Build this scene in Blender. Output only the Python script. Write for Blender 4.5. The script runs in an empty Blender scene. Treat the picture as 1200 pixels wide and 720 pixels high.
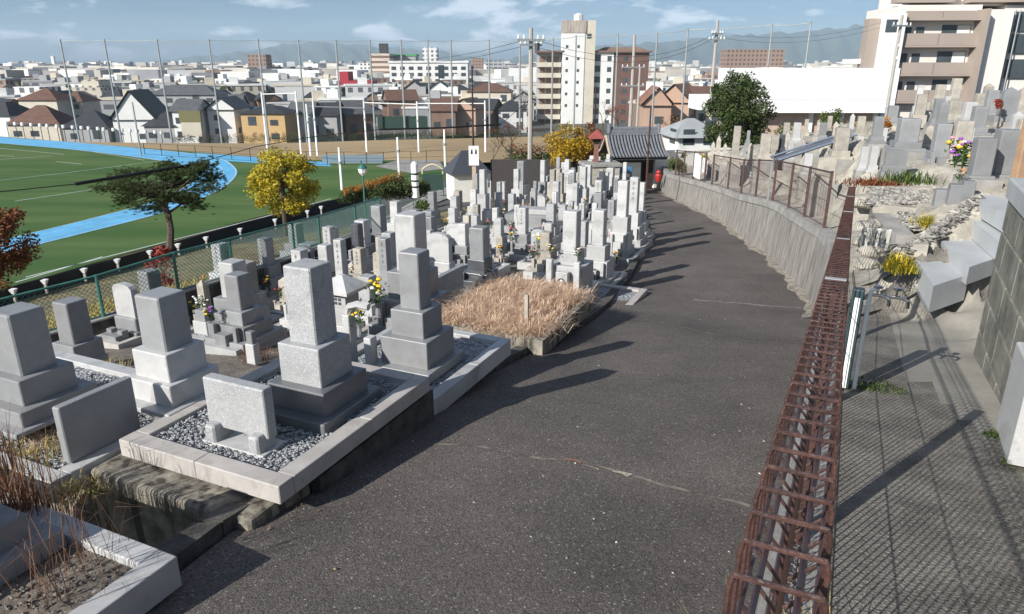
import bpy, bmesh, math, random
from mathutils import Vector, Matrix
R = math.radians
rnd = random.Random(7)
scene = bpy.context.scene
COL = scene.collection

# ------------------------------------------------------------------ camera
PITCH = R(18.8)
F = 830.0
cam_d = bpy.data.cameras.new('camera')
cam_d.sensor_width = 36.0
cam_d.lens = 36.0 * F / 1200.0
cam_d.clip_start = 0.05
cam_d.clip_end = 40000
cam = bpy.data.objects.new('camera', cam_d)
cam.rotation_euler = (R(90) - PITCH, 0, 0)
COL.objects.link(cam)
scene.camera = cam

# ------------------------------------------------------------------ light
SUN_AZ = (-0.74, -0.67)          # where the sun stands (towards it), horizontally
SUN_EL = R(29)
world = bpy.data.worlds.new('World')
scene.world = world
world.use_nodes = True
wn, wl = world.node_tree.nodes, world.node_tree.links
wn.clear()
wo = wn.new('ShaderNodeOutputWorld')
bg = wn.new('ShaderNodeBackground')
sky = wn.new('ShaderNodeTexSky')
sky.sky_type = 'NISHITA'
sky.sun_disc = False
sky.sun_elevation = SUN_EL
sky.sun_rotation = math.atan2(SUN_AZ[0], SUN_AZ[1])
sky.altitude = 60
sky.air_density = 0.8
sky.dust_density = 1.5
sky.ozone_density = 2.0
bg.inputs['Strength'].default_value = 0.05
# small clouds, mapped on a flat layer high above (direction / height)
tc = wn.new('ShaderNodeTexCoord')
sep = wn.new('ShaderNodeSeparateXYZ'); wl.new(tc.outputs['Generated'], sep.inputs[0])
def wmath(op, a, b=None):
    m = wn.new('ShaderNodeMath'); m.operation = op
    for i, v in enumerate((a, b)):
        if v is None: continue
        if hasattr(v, 'links'): wl.new(v, m.inputs[i])
        else: m.inputs[i].default_value = v
    return m.outputs[0]
zz = wmath('ADD', wmath('MAXIMUM', sep.outputs[2], 0.0), 0.09)
comb = wn.new('ShaderNodeCombineXYZ')
wl.new(wmath('DIVIDE', sep.outputs[0], zz), comb.inputs[0])
wl.new(wmath('DIVIDE', sep.outputs[1], zz), comb.inputs[1])
n1 = wn.new('ShaderNodeTexNoise'); n1.inputs['Scale'].default_value = 1.0
n1.inputs['Detail'].default_value = 7; n1.inputs['Roughness'].default_value = 0.56
n1.inputs['Distortion'].default_value = 0.2
mpc = wn.new('ShaderNodeMapping'); mpc.inputs['Scale'].default_value = (9.0, 9.0, 30.0); mpc.inputs['Location'].default_value = (3.1, 0.4, 1.7)
wl.new(tc.outputs['Generated'], mpc.inputs[0]); wl.new(mpc.outputs[0], n1.inputs['Vector'])
cr = wn.new('ShaderNodeValToRGB')
cr.color_ramp.elements[0].position = 0.535; cr.color_ramp.elements[0].color = (0, 0, 0, 1)
cr.color_ramp.elements[1].position = 0.63; cr.color_ramp.elements[1].color = (0.62, 0.62, 0.62, 1)
wl.new(n1.outputs['Fac'], cr.inputs['Fac'])
n2 = wn.new('ShaderNodeTexNoise'); n2.inputs['Scale'].default_value = 0.28
n2.inputs['Detail'].default_value = 4; n2.inputs['Roughness'].default_value = 0.6
wl.new(comb.outputs[0], n2.inputs['Vector'])
cr2 = wn.new('ShaderNodeValToRGB')
cr2.color_ramp.elements[0].position = 0.42; cr2.color_ramp.elements[0].color = (0, 0, 0, 1)
cr2.color_ramp.elements[1].position = 0.8; cr2.color_ramp.elements[1].color = (0.16, 0.16, 0.16, 1)
wl.new(n2.outputs['Fac'], cr2.inputs['Fac'])
fade = wmath('MULTIPLY', wmath('MINIMUM', wmath('MULTIPLY', sep.outputs[2], 22.0), 1.0), 1.0)
fac = wmath('MULTIPLY', wmath('MAXIMUM', cr.outputs[0], cr2.outputs[0]), fade)
tint = wn.new('ShaderNodeMixRGB'); tint.blend_type = 'MULTIPLY'; tint.inputs['Fac'].default_value = 1.0
tint.inputs['Color2'].default_value = (0.74, 1.03, 1.28, 1)
wl.new(sky.outputs[0], tint.inputs['Color1'])
mx = wn.new('ShaderNodeMixRGB'); mx.inputs['Color2'].default_value = (14.5, 15.2, 16.4, 1)
wl.new(fac, mx.inputs['Fac']); wl.new(tint.outputs[0], mx.inputs['Color1'])
wl.new(mx.outputs[0], bg.inputs['Color'])
wl.new(bg.outputs[0], wo.inputs['Surface'])

sun_d = bpy.data.lights.new('sun', 'SUN')
sun_d.energy = 5.0
sun_d.angle = R(0.4)
sun_d.color = (1.0, 0.955, 0.89)
sun = bpy.data.objects.new('sun', sun_d)
sdir = Vector((-SUN_AZ[0] * math.cos(SUN_EL), -SUN_AZ[1] * math.cos(SUN_EL), -math.sin(SUN_EL)))
sun.rotation_euler = sdir.to_track_quat('-Z', 'Y').to_euler()
COL.objects.link(sun)
vs = scene.view_settings
vs.view_transform = 'Standard'; vs.look = 'None'; vs.gamma = 1; vs.use_curve_mapping = False
vs.exposure = 0.5

# ------------------------------------------------------------------ camera maths: pixel of the 1200x720 photo -> metres
SP, CP = math.sin(PITCH), math.cos(PITCH)
def ray(px, py):
    dx, dy = (px - 600) / F, (360 - py) / F
    return Vector((dx, CP + dy * SP, -SP + dy * CP))
def W(px, py, Z):                    # point at height Z under this pixel
    d = ray(px, py); t = Z / d.z
    return Vector((d.x * t, d.y * t, Z))
def AT(px, py, z):                   # point at depth z
    return ray(px, py) * z
def proj(p):
    z = p.y * CP - p.z * SP
    return 600 + F * p.x / z, 360 - F * (p.y * SP + p.z * CP) / z, z
def lerp(a, b, t): return a + (b - a) * t
def interp(tab, x):
    if x <= tab[0][0]: return tab[0][1] + (x - tab[0][0]) * (tab[1][1] - tab[0][1]) / (tab[1][0] - tab[0][0])
    for (a, va), (b, vb) in zip(tab, tab[1:]):
        if x <= b: return va + (vb - va) * (x - a) / (b - a)
    return tab[-1][1]
A0 = R(24.5)
U = Vector((math.sin(A0), math.cos(A0), 0)); V = Vector((math.cos(A0), -math.sin(A0), 0))
def UV(u, v, z=0.0): return U * u + V * v + Vector((0, 0, z))
def to_uv(p): return p.x * U.x + p.y * U.y, p.x * V.x + p.y * V.y
RZ = -A0

# ------------------------------------------------------------------ ground heights
PROF = [(-8, -1.5), (0, -2.4), (3, -2.85), (6, -3.25), (9, -3.75), (13, -4.4), (20, -5.0), (30, -5.6), (36, -6.0), (45, -6.8), (70, -9.5), (100, -13.5), (130, -16.0)]
def lane_h(Y): return interp(PROF, Y)
LEFT_EDGE = [(-8, -4.4), (2.85, -2.15), (4.05, -1.83), (6.3, -0.86), (8.8, 0.22), (11.2, 1.4), (15.5, 2.8), (22, 4.45), (28, 5.3), (33, 5.6), (45, 5.5)]
def lane_left(Y): return interp(LEFT_EDGE, Y)
F0 = Vector((-8.1, 12.2, 0)); FD = Vector((0.385, 0.923, 0)).normalized()
def dleft(X, Y): return (X - F0.x) * (-FD.y) + (Y - F0.y) * FD.x
def H(X, Y):
    c = lane_h(Y) - 0.045 * min(12, max(0.0, lane_left(Y) - X))
    uu_, vv_ = X * U.x + Y * U.y, X * V.x + Y * V.y
    if vv_ < -3.35 and uu_ < 3.15: c -= 0.42 * min(1, (-3.35 - vv_) / .25) * min(1, (3.15 - uu_) / .2)
    base = c
    if Y > 45: base = min(base, -6.8) if Y < 60 else base
    dl = dleft(X, Y) - 0.6
    if dl > 0:
        low = -12.0 if Y < 150 else -16
        f = min(1.0, dl / 25.0)
        c2 = base + (low - base) * f if low < base else base
        base = c2
    if Y > 118: base = max(-16.0, interp([(118, -12.1), (135, -16.0), (100000, -16.0)], Y)) if base < -11 or Y > 135 else base
    if Y > 130: base = -16.0
    return base
def G(px, py, lift=0.0):             # where the pixel's ray meets the ground (+lift)
    d = ray(px, py); t = 1.0; step = 0.05
    while t < 400:
        p = d * t
        if p.z <= H(p.x, p.y) + lift:
            lo, hi = t - step, t
            for _ in range(30):
                m = (lo + hi) / 2; p = d * m
                if p.z <= H(p.x, p.y) + lift: hi = m
                else: lo = m
            return d * hi
        t += step; step = min(0.5, step * 1.02)
    return d * t

# ------------------------------------------------------------------ materials
MATS = {}
def new_mat(name):
    m = bpy.data.materials.new(name); m.use_nodes = True
    n, l = m.node_tree.nodes, m.node_tree.links
    b = n['Principled BSDF']; MATS[name] = m
    return m, n, l, b
def rgb(c): return (c[0], c[1], c[2], 1)
def mat(name, col, rough=0.7, metal=0.0, spec=0.5, var=0.0, vscale=8.0, detail=4, col2=None, bump=0.0, bscale=60.0, coord='Object', stretch=None, speck=None, thr=(0.35, 0.65), random_val=0.0):
    """noise-mottled surface; speck=(scale, colour, threshold, amount) adds grains"""
    if name in MATS: return MATS[name]
    m, n, l, b = new_mat(name)
    b.inputs['Roughness'].default_value = rough
    b.inputs['Metallic'].default_value = metal
    b.inputs['Specular IOR Level'].default_value = spec
    t = n.new('ShaderNodeTexCoord'); vec = t.outputs[coord]
    if stretch:
        mp = n.new('ShaderNodeMapping'); mp.inputs['Scale'].default_value = stretch
        l.new(vec, mp.inputs[0]); vec = mp.outputs[0]
    cur = None
    c2 = col2 if col2 else tuple(max(0.0, x * (1 - var)) for x in col)
    c1 = col if col2 else tuple(min(1.0, x * (1 + var)) for x in col)
    nz = n.new('ShaderNodeTexNoise'); nz.inputs['Scale'].default_value = vscale; nz.inputs['Detail'].default_value = detail
    nz.inputs['Roughness'].default_value = 0.62
    l.new(vec, nz.inputs['Vector'])
    rp = n.new('ShaderNodeValToRGB'); rp.color_ramp.elements[0].position = thr[0]; rp.color_ramp.elements[1].position = thr[1]
    rp.color_ramp.elements[0].color = rgb(c2); rp.color_ramp.elements[1].color = rgb(c1)
    l.new(nz.outputs['Fac'], rp.inputs['Fac']); cur = rp.outputs[0]
    if speck:
        for (sc, sc_col, th, amt) in speck:
            s = n.new('ShaderNodeTexNoise'); s.inputs['Scale'].default_value = sc; s.inputs['Detail'].default_value = 2
            l.new(t.outputs[coord], s.inputs['Vector'])
            r2 = n.new('ShaderNodeValToRGB'); r2.color_ramp.elements[0].position = th; r2.color_ramp.elements[1].position = min(1, th + 0.06)
            r2.color_ramp.elements[0].color = (0, 0, 0, 1); r2.color_ramp.elements[1].color = (amt, amt, amt, 1)
            l.new(s.outputs['Fac'], r2.inputs['Fac'])
            mxx = n.new('ShaderNodeMixRGB'); mxx.inputs['Color2'].default_value = rgb(sc_col)
            l.new(r2.outputs[0], mxx.inputs['Fac']); l.new(cur, mxx.inputs['Color1']); cur = mxx.outputs[0]
    if random_val:
        oi = n.new('ShaderNodeObjectInfo')
        hs = n.new('ShaderNodeHueSaturation')
        mr = n.new('ShaderNodeMapRange'); mr.inputs['To Min'].default_value = 1 - random_val; mr.inputs['To Max'].default_value = 1 + random_val
        l.new(oi.outputs['Random'], mr.inputs['Value']); l.new(mr.outputs[0], hs.inputs['Value'])
        l.new(cur, hs.inputs['Color']); cur = hs.outputs[0]
    l.new(cur, b.inputs['Base Color'])
    if bump:
        bn = n.new('ShaderNodeTexNoise'); bn.inputs['Scale'].default_value = bscale; bn.inputs['Detail'].default_value = 5
        l.new(vec if stretch else t.outputs[coord], bn.inputs['Vector'])
        bp = n.new('ShaderNodeBump'); bp.inputs['Strength'].default_value = bump; bp.inputs['Distance'].default_value = 0.02
        l.new(bn.outputs['Fac'], bp.inputs['Height']); l.new(bp.outputs[0], b.inputs['Normal'])
    return m
def leaf_mat(name, col, col2, rough=0.6, trans=0.25):
    m, n, l, b = new_mat(name)
    g = n.new('ShaderNodeNewGeometry'); rp = n.new('ShaderNodeValToRGB')
    rp.color_ramp.elements[0].color = rgb(col); rp.color_ramp.elements[1].color = rgb(col2)
    l.new(g.outputs['Random Per Island'], rp.inputs['Fac']); l.new(rp.outputs[0], b.inputs['Base Color'])
    b.inputs['Roughness'].default_value = rough; b.inputs['Specular IOR Level'].default_value = 0.25
    tr = n.new('ShaderNodeBsdfTranslucent'); l.new(rp.outputs[0], tr.inputs['Color'])
    ms = n.new('ShaderNodeMixShader'); ms.inputs['Fac'].default_value = trans
    l.new(b.outputs[0], ms.inputs[1]); l.new(tr.outputs[0], ms.inputs[2]); l.new(ms.outputs[0], n['Material Output'].inputs['Surface'])
    return m

G_LIGHT = mat('granite_light', (0.43, 0.43, 0.425), 0.45, var=0.10, vscale=3, speck=[(2.6, (0.16, 0.155, 0.14), 0.57, 0.30), (11, (0.20, 0.19, 0.17), 0.64, 0.28), (260, (0.22, 0.22, 0.23), 0.60, 0.75), (190, (0.62, 0.62, 0.62), 0.62, 0.6)], random_val=0.14)
G_SPECK = mat('granite_speckled', (0.35, 0.355, 0.355), 0.5, var=0.10, vscale=3, speck=[(2.6, (0.16, 0.155, 0.14), 0.57, 0.30), (11, (0.20, 0.19, 0.17), 0.64, 0.28), (120, (0.17, 0.18, 0.2), 0.56, 0.7), (90, (0.62, 0.62, 0.62), 0.6, 0.6)])
G_MID = mat('granite_grey', (0.24, 0.245, 0.25), 0.42, var=0.12, vscale=3, speck=[(2.6, (0.16, 0.155, 0.14), 0.57, 0.30), (11, (0.20, 0.19, 0.17), 0.64, 0.28), (250, (0.15, 0.15, 0.17), 0.60, 0.7), (190, (0.45, 0.45, 0.45), 0.64, 0.5)], random_val=0.15)
G_DARK = mat('granite_dark', (0.07, 0.075, 0.085), 0.22, var=0.2, vscale=4, speck=[(250, (0.25, 0.25, 0.27), 0.64, 0.5)])
G_WARM = mat('granite_old', (0.43, 0.39, 0.33), 0.8, col2=(0.28, 0.265, 0.23), vscale=5, speck=[(180, (0.16, 0.15, 0.14), 0.6, 0.6)], random_val=0.15)
G_PINK = mat('kerb_stone', (0.41, 0.385, 0.36), 0.6, var=0.12, vscale=4, speck=[(220, (0.28, 0.27, 0.27), 0.6, 0.7), (9, (0.30, 0.27, 0.23), 0.60, 0.45)])
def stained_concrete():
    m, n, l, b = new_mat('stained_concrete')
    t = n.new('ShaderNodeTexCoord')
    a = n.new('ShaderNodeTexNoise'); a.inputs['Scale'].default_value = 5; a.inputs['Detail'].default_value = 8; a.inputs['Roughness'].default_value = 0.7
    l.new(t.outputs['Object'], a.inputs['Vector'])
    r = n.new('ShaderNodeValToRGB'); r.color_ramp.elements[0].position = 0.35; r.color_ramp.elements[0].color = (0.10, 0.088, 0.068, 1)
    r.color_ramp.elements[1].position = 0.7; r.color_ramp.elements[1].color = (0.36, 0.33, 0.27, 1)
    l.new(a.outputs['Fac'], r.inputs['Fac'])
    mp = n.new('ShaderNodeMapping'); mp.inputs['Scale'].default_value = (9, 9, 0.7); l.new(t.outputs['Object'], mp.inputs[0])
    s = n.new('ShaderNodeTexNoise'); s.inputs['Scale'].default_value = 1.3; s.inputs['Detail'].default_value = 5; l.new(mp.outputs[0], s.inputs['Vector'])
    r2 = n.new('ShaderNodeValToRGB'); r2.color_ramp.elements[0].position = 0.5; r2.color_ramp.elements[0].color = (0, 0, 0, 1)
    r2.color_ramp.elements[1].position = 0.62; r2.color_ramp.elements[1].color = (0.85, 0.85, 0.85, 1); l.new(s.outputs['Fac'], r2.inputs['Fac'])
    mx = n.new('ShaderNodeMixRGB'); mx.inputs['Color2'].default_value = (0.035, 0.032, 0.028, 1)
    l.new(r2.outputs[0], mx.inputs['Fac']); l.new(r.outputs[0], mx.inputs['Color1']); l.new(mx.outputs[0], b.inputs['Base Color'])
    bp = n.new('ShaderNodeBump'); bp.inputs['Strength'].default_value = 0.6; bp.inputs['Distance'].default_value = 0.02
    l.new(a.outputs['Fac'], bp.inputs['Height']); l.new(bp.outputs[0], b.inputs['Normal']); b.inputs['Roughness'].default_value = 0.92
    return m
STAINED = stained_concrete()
def wall_concrete():
    m, n, l, b = new_mat('streaked_retaining_concrete')
    t = n.new('ShaderNodeTexCoord')
    mp = n.new('ShaderNodeMapping'); mp.inputs['Scale'].default_value = (5, 5, 0.8); l.new(t.outputs['Object'], mp.inputs[0])
    s = n.new('ShaderNodeTexNoise'); s.inputs['Scale'].default_value = 1.6; s.inputs['Detail'].default_value = 8; s.inputs['Roughness'].default_value = 0.7; l.new(mp.outputs[0], s.inputs['Vector'])
    r = n.new('ShaderNodeValToRGB'); e = r.color_ramp.elements
    e[0].position = 0.36; e[0].color = (0.14, 0.132, 0.118, 1); e[1].position = 0.66; e[1].color = (0.34, 0.32, 0.29, 1)
    l.new(s.outputs['Fac'], r.inputs['Fac']); l.new(r.outputs[0], b.inputs['Base Color'])
    a = n.new('ShaderNodeTexNoise'); a.inputs['Scale'].default_value = 25; a.inputs['Detail'].default_value = 5; l.new(t.outputs['Object'], a.inputs['Vector'])
    bp = n.new('ShaderNodeBump'); bp.inputs['Strength'].default_value = 0.5; bp.inputs['Distance'].default_value = 0.03
    l.new(a.outputs['Fac'], bp.inputs['Height']); l.new(bp.outputs[0], b.inputs['Normal']); b.inputs['Roughness'].default_value = 0.92
    return m
WALLC = wall_concrete()
def asphalt():
    m, n, l, b = new_mat('asphalt')
    t = n.new('ShaderNodeTexCoord')
    big = n.new('ShaderNodeTexNoise'); big.inputs['Scale'].default_value = 0.55; big.inputs['Detail'].default_value = 9; big.inputs['Roughness'].default_value = 0.62; l.new(t.outputs['Object'], big.inputs['Vector'])
    r0 = n.new('ShaderNodeValToRGB'); r0.color_ramp.elements[0].position = 0.3; r0.color_ramp.elements[0].color = (0.066, 0.059, 0.055, 1)
    r0.color_ramp.elements[1].position = 0.72; r0.color_ramp.elements[1].color = (0.138, 0.122, 0.111, 1); l.new(big.outputs['Fac'], r0.inputs['Fac'])
    v = n.new('ShaderNodeTexVoronoi'); v.inputs['Scale'].default_value = 95; l.new(t.outputs['Object'], v.inputs['Vector'])
    sp = n.new('ShaderNodeSeparateColor'); l.new(v.outputs['Color'], sp.inputs[0])
    r1 = n.new('ShaderNodeValToRGB'); r1.color_ramp.elements[0].position = 0.0; r1.color_ramp.elements[0].color = (0.62, 0.62, 0.62, 1)
    r1.color_ramp.elements[1].position = 1.0; r1.color_ramp.elements[1].color = (1.5, 1.48, 1.45, 1)
    l.new(sp.outputs[0], r1.inputs['Fac'])
    mu = n.new('ShaderNodeMixRGB'); mu.blend_type = 'MULTIPLY'; mu.inputs['Fac'].default_value = 1; l.new(r0.outputs[0], mu.inputs['Color1']); l.new(r1.outputs[0], mu.inputs['Color2'])
    r3 = n.new('ShaderNodeValToRGB'); r3.color_ramp.elements[0].position = 0.976; r3.color_ramp.elements[0].color = (0, 0, 0, 1); r3.color_ramp.elements[1].position = 0.99; r3.color_ramp.elements[1].color = (0.6, 0.6, 0.6, 1)
    l.new(sp.outputs[1], r3.inputs['Fac'])
    mx = n.new('ShaderNodeMixRGB'); mx.inputs['Color2'].default_value = (0.42, 0.40, 0.37, 1); l.new(r3.outputs[0], mx.inputs['Fac']); l.new(mu.outputs[0], mx.inputs['Color1'])
    l.new(mx.outputs[0], b.inputs['Base Color']); b.inputs['Roughness'].default_value = 0.88; b.inputs['Specular IOR Level'].default_value = 0.35
    bp = n.new('ShaderNodeBump'); bp.inputs['Strength'].default_value = 0.7; bp.inputs['Distance'].default_value = 0.004
    l.new(v.outputs['Distance'], bp.inputs['Height']); bp.invert = True; l.new(bp.outputs[0], b.inputs['Normal'])
    return m
ASPH = asphalt()
PATHM = mat('coarse_path_concrete', (0.24, 0.22, 0.19), 0.9, col2=(0.12, 0.11, 0.095), vscale=3, bump=0.8, bscale=70, speck=[(85, (0.42, 0.38, 0.32), 0.6, 0.7), (60, (0.03, 0.03, 0.028), 0.6, 0.6)])
APRON = mat('smooth_apron_concrete', (0.33, 0.31, 0.265), 0.85, col2=(0.22, 0.205, 0.175), vscale=1.6, detail=8, bump=0.2, bscale=30)
CONC = mat('plain_concrete', (0.34, 0.33, 0.31), 0.9, col2=(0.2, 0.19, 0.175), vscale=2.5, detail=8, bump=0.3, bscale=30)
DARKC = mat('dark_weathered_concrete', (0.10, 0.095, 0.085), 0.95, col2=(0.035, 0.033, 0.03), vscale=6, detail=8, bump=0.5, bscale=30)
DIRT = mat('cemetery_earth', (0.20, 0.17, 0.14), 0.95, col2=(0.085, 0.075, 0.062), vscale=3, detail=10, bump=0.7, bscale=18, speck=[(26, (0.38, 0.35, 0.31), 0.62, 0.6)])
RUBBLE = mat('pale_rubble_earth', (0.47, 0.44, 0.37), 0.95, col2=(0.22, 0.20, 0.165), vscale=2.5, detail=10, bump=0.8, bscale=14, speck=[(20, (0.5, 0.48, 0.43), 0.6, 0.5)])
SLOPE = mat('dry_slope_earth', (0.23, 0.175, 0.09), 0.95, col2=(0.07, 0.075, 0.03), vscale=0.8, detail=10, bump=0.6, bscale=8)
CITYG = mat('city_ground', (0.12, 0.12, 0.115), 0.95, col2=(0.05, 0.055, 0.045), vscale=0.02, detail=8)
TURF = mat('artificial_turf', (0.055, 0.112, 0.036), 0.95, spec=0.1, detail=6, col2=(0.098, 0.148, 0.052), vscale=0.12, stretch=(0.35, 1.6, 1), thr=(0.4, 0.6))
TRACK = mat('blue_track', (0.11, 0.40, 0.66), 0.8, var=0.12, vscale=0.5)
SAND = mat('dirt_ground_sand', (0.33, 0.24, 0.13), 0.95, var=0.12, vscale=0.05)
WHITE = mat('white_paint', (0.8, 0.8, 0.79), 0.5, var=0.03, vscale=2)
GALV = mat('galvanised_steel', (0.33, 0.35, 0.35), 0.5, metal=0.3, var=0.1, vscale=1)
POLEC = mat('pole_concrete', (0.36, 0.34, 0.31), 0.8, var=0.1, vscale=1)
RUST = mat('brown_painted_steel', (0.082, 0.038, 0.030), 0.45, col2=(0.038, 0.019, 0.017), vscale=18, detail=6, metal=0.0, spec=0.6, bump=0.25, bscale=120)
RUSTD = mat('dark_brown_bar', (0.045, 0.032, 0.04), 0.5, col2=(0.075, 0.04, 0.035), vscale=14, spec=0.5)
GREENF = mat('green_coated_steel', (0.035, 0.14, 0.115), 0.5, var=0.2, vscale=6)
BLACK = mat('black_cover', (0.012, 0.012, 0.013), 0.7, var=0.3)
DARKG = mat('dark_green_net', (0.02, 0.05, 0.04), 0.9, var=0.2)
WOOD = mat('dark_wood', (0.035, 0.022, 0.018), 0.7, var=0.3, vscale=6)
TAN = mat('tan_post', (0.42, 0.26, 0.15), 0.7, col2=(0.30, 0.19, 0.12), vscale=4)
PLASTER = mat('white_plaster', (0.78, 0.77, 0.72), 0.9, var=0.05, vscale=0.6)
GLASSD = mat('window_glass', (0.06, 0.075, 0.085), 0.12, var=0.2, vscale=0.4, spec=0.6)
BARK = mat('bark', (0.11, 0.085, 0.06), 0.95, col2=(0.04, 0.032, 0.025), vscale=12, bump=0.6, bscale=25)
BARKW = mat('pale_bark', (0.3, 0.27, 0.24), 0.95, col2=(0.10, 0.09, 0.08), vscale=8, bump=0.4, bscale=25)
GOLD = mat('brass', (0.5, 0.34, 0.1), 0.35, metal=0.7, var=0.1)
REDM = mat('red_paint', (0.42, 0.025, 0.02), 0.5, var=0.1)

# ------------------------------------------------------------------ mesh builder
class MB:
    def __init__(s): s.v = []; s.f = []
    def quad(s, a, b, c, d): i = len(s.v); s.v += [tuple(a), tuple(b), tuple(c), tuple(d)]; s.f.append((i, i + 1, i + 2, i + 3)); return s
    def tri(s, a, b, c): i = len(s.v); s.v += [tuple(a), tuple(b), tuple(c)]; s.f.append((i, i + 1, i + 2)); return s
    def box(s, c, size, rz=0.0, taper=1.0, bev=0.0, M=None):
        """box with centre of its BASE at c; taper scales the top; bev = chamfer round the top and the edges"""
        x, y, z = size[0] / 2, size[1] / 2, size[2]
        m = M if M is not None else Matrix.Translation(Vector(c)) @ Matrix.Rotation(rz, 4, 'Z')
        i = len(s.v)
        if bev <= 0:
            pts = [(-x, -y, 0), (x, -y, 0), (x, y, 0), (-x, y, 0)] + [(a * taper, b * taper, z) for a, b in ((-x, -y), (x, -y), (x, y), (-x, y))]
            s.v += [tuple(m @ Vector(p)) for p in pts]
            s.f += [(i, i + 3, i + 2, i + 1), (i + 4, i + 5, i + 6, i + 7)] + [(i + k, i + (k + 1) % 4, i + 4 + (k + 1) % 4, i + 4 + k) for k in range(4)]
            return s
        def ring(X, Y, Z, b): return [(-X + b, -Y, Z), (X - b, -Y, Z), (X, -Y + b, Z), (X, Y - b, Z), (X - b, Y, Z), (-X + b, Y, Z), (-X, Y - b, Z), (-X, -Y + b, Z)]
        X2, Y2 = x * taper, y * taper
        bb = bev * 0.7
        pts = ring(x, y, 0, bb) + ring(X2, Y2, z - bev, bb) + ring(X2 - bev * 0.35, Y2 - bev * 0.35, z - bev * 0.3, bb) + ring(X2 - bev, Y2 - bev, z, bb * .5)
        s.v += [tuple(m @ Vector(p)) for p in pts]
        for r in range(3):
            for k in range(8):
                a = i + r * 8 + k; b2 = i + r * 8 + (k + 1) % 8
                s.f.append((a, b2, b2 + 8, a + 8))
        s.f.append(tuple(i + 24 + k for k in range(8))); s.f.append(tuple(i + 7 - k for k in range(8)))
        return s
    def tube(s, pts, r, seg=6, r2=None, cap=True):
        pts = [Vector(p) for p in pts]; n = len(pts); rings = []
        for k, p in enumerate(pts):
            d = (pts[min(k + 1, n - 1)] - pts[max(k - 1, 0)])
            d = d.normalized() if d.length > 1e-9 else Vector((0, 0, 1))
            a = d.orthogonal().normalized() if k == 0 else (rings[-1][1] - d * rings[-1][1].dot(d))
            if a.length < 1e-4: a = d.orthogonal()
            a = a.normalized(); b = d.cross(a)
            rr = r if r2 is None else lerp(r, r2, k / (n - 1))
            i = len(s.v)
            s.v += [tuple(p + (a * math.cos(2 * math.pi * q / seg) + b * math.sin(2 * math.pi * q / seg)) * rr) for q in range(seg)]
            rings.append((i, a))
        for (i, _), (j, _) in zip(rings, rings[1:]):
            for q in range(seg): s.f.append((i + q, i + (q + 1) % seg, j + (q + 1) % seg, j + q))
        if cap:
            s.f.append(tuple(rings[0][0] + q for q in reversed(range(seg)))); s.f.append(tuple(rings[-1][0] + q for q in range(seg)))
        return s
    def lathe(s, c, prof, seg=12, M=None):
        c = Vector(c if c is not None else (0, 0, 0)); i = len(s.v); n = len(prof)
        for (r, z) in prof:
            for q in range(seg):
                a = 2 * math.pi * q / seg; p = Vector((r * math.cos(a), r * math.sin(a), z))
                s.v.append(tuple((M @ p) if M is not None else c + p))
        for k in range(n - 1):
            for q in range(seg):
                a = i + k * seg + q; b = i + k * seg + (q + 1) % seg
                s.f.append((a, b, b + seg, a + seg))
        s.f.append(tuple(i + q for q in reversed(range(seg)))); s.f.append(tuple(i + (n - 1) * seg + q for q in range(seg)))
        return s
    def prism(s, poly, z0, z1):        # vertical prism from a list of (x,y)
        n = len(poly); i = len(s.v)
        z0 = z0 if isinstance(z0, (list, tuple)) else [z0] * n; z1 = z1 if isinstance(z1, (list, tuple)) else [z1] * n
        s.v += [(p[0], p[1], z0[k]) for k, p in enumerate(poly)] + [(p[0], p[1], z1[k]) for k, p in enumerate(poly)]
        s.f.append(tuple(i + k for k in reversed(range(n)))); s.f.append(tuple(i + n + k for k in range(n)))
        for k in range(n): s.f.append((i + k, i + (k + 1) % n, i + n + (k + 1) % n, i + n + k))
        return s
    def build(s, name, material, parent=None, origin=None, smooth=False):
        me = bpy.data.meshes.new(name)
        v = s.v
        o = bpy.data.objects.new(name, me)
        off = Vector(origin) if origin is not None else Vector((0, 0, 0))
        if off.length: v = [(a - off.x, b - off.y, c - off.z) for a, b, c in v]
        me.from_pydata(v, [], s.f); me.update()
        if smooth:
            for p in me.polygons: p.use_smooth = True
        me.materials.append(material)
        COL.objects.link(o)
        if parent is not None: o.parent = parent
        if origin is not None: o.location = off
        return o
def tag(o, label=None, cat=None, group=None, kind=None):
    if label: o['label'] = label
    if cat: o['category'] = cat
    if group: o['group'] = group
    if kind: o['kind'] = kind
    return o
def thing(name, loc, label, cat, group=None, rz=0.0):
    e = bpy.data.objects.new(name, None); e.empty_display_size = 0.1
    COL.objects.link(e); e.location = loc; e.rotation_euler = (0, 0, rz)
    return tag(e, label, cat, group)
def copy_tree(root, loc, rz=None, label=None, scale=None, group=None):
    r = root.copy(); COL.objects.link(r); r.location = loc
    if rz is not None: r.rotation_euler = (0, 0, rz)
    if scale is not None: r.scale = scale
    if label: r['label'] = label
    if group: r['group'] = group
    for ch in list(root.children):
        c = ch.copy(); COL.objects.link(c); c.parent = r
        for g in ch.children:
            d = g.copy(); COL.objects.link(d); d.parent = c
    return r
_ones = ['', 'first', 'second', 'third', 'fourth', 'fifth', 'sixth', 'seventh', 'eighth', 'ninth', 'tenth', 'eleventh', 'twelfth', 'thirteenth', 'fourteenth', 'fifteenth', 'sixteenth', 'seventeenth', 'eighteenth', 'nineteenth']
_tens = {2: ('twenty', 'twentieth'), 3: ('thirty', 'thirtieth'), 4: ('forty', 'fortieth'), 5: ('fifty', 'fiftieth'), 6: ('sixty', 'sixtieth')}
ORD = [_ones[k] if k < 20 else (_tens[k // 10][1] if k % 10 == 0 else _tens[k // 10][0] + '-' + _ones[k % 10]) for k in range(1, 70)]
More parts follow.
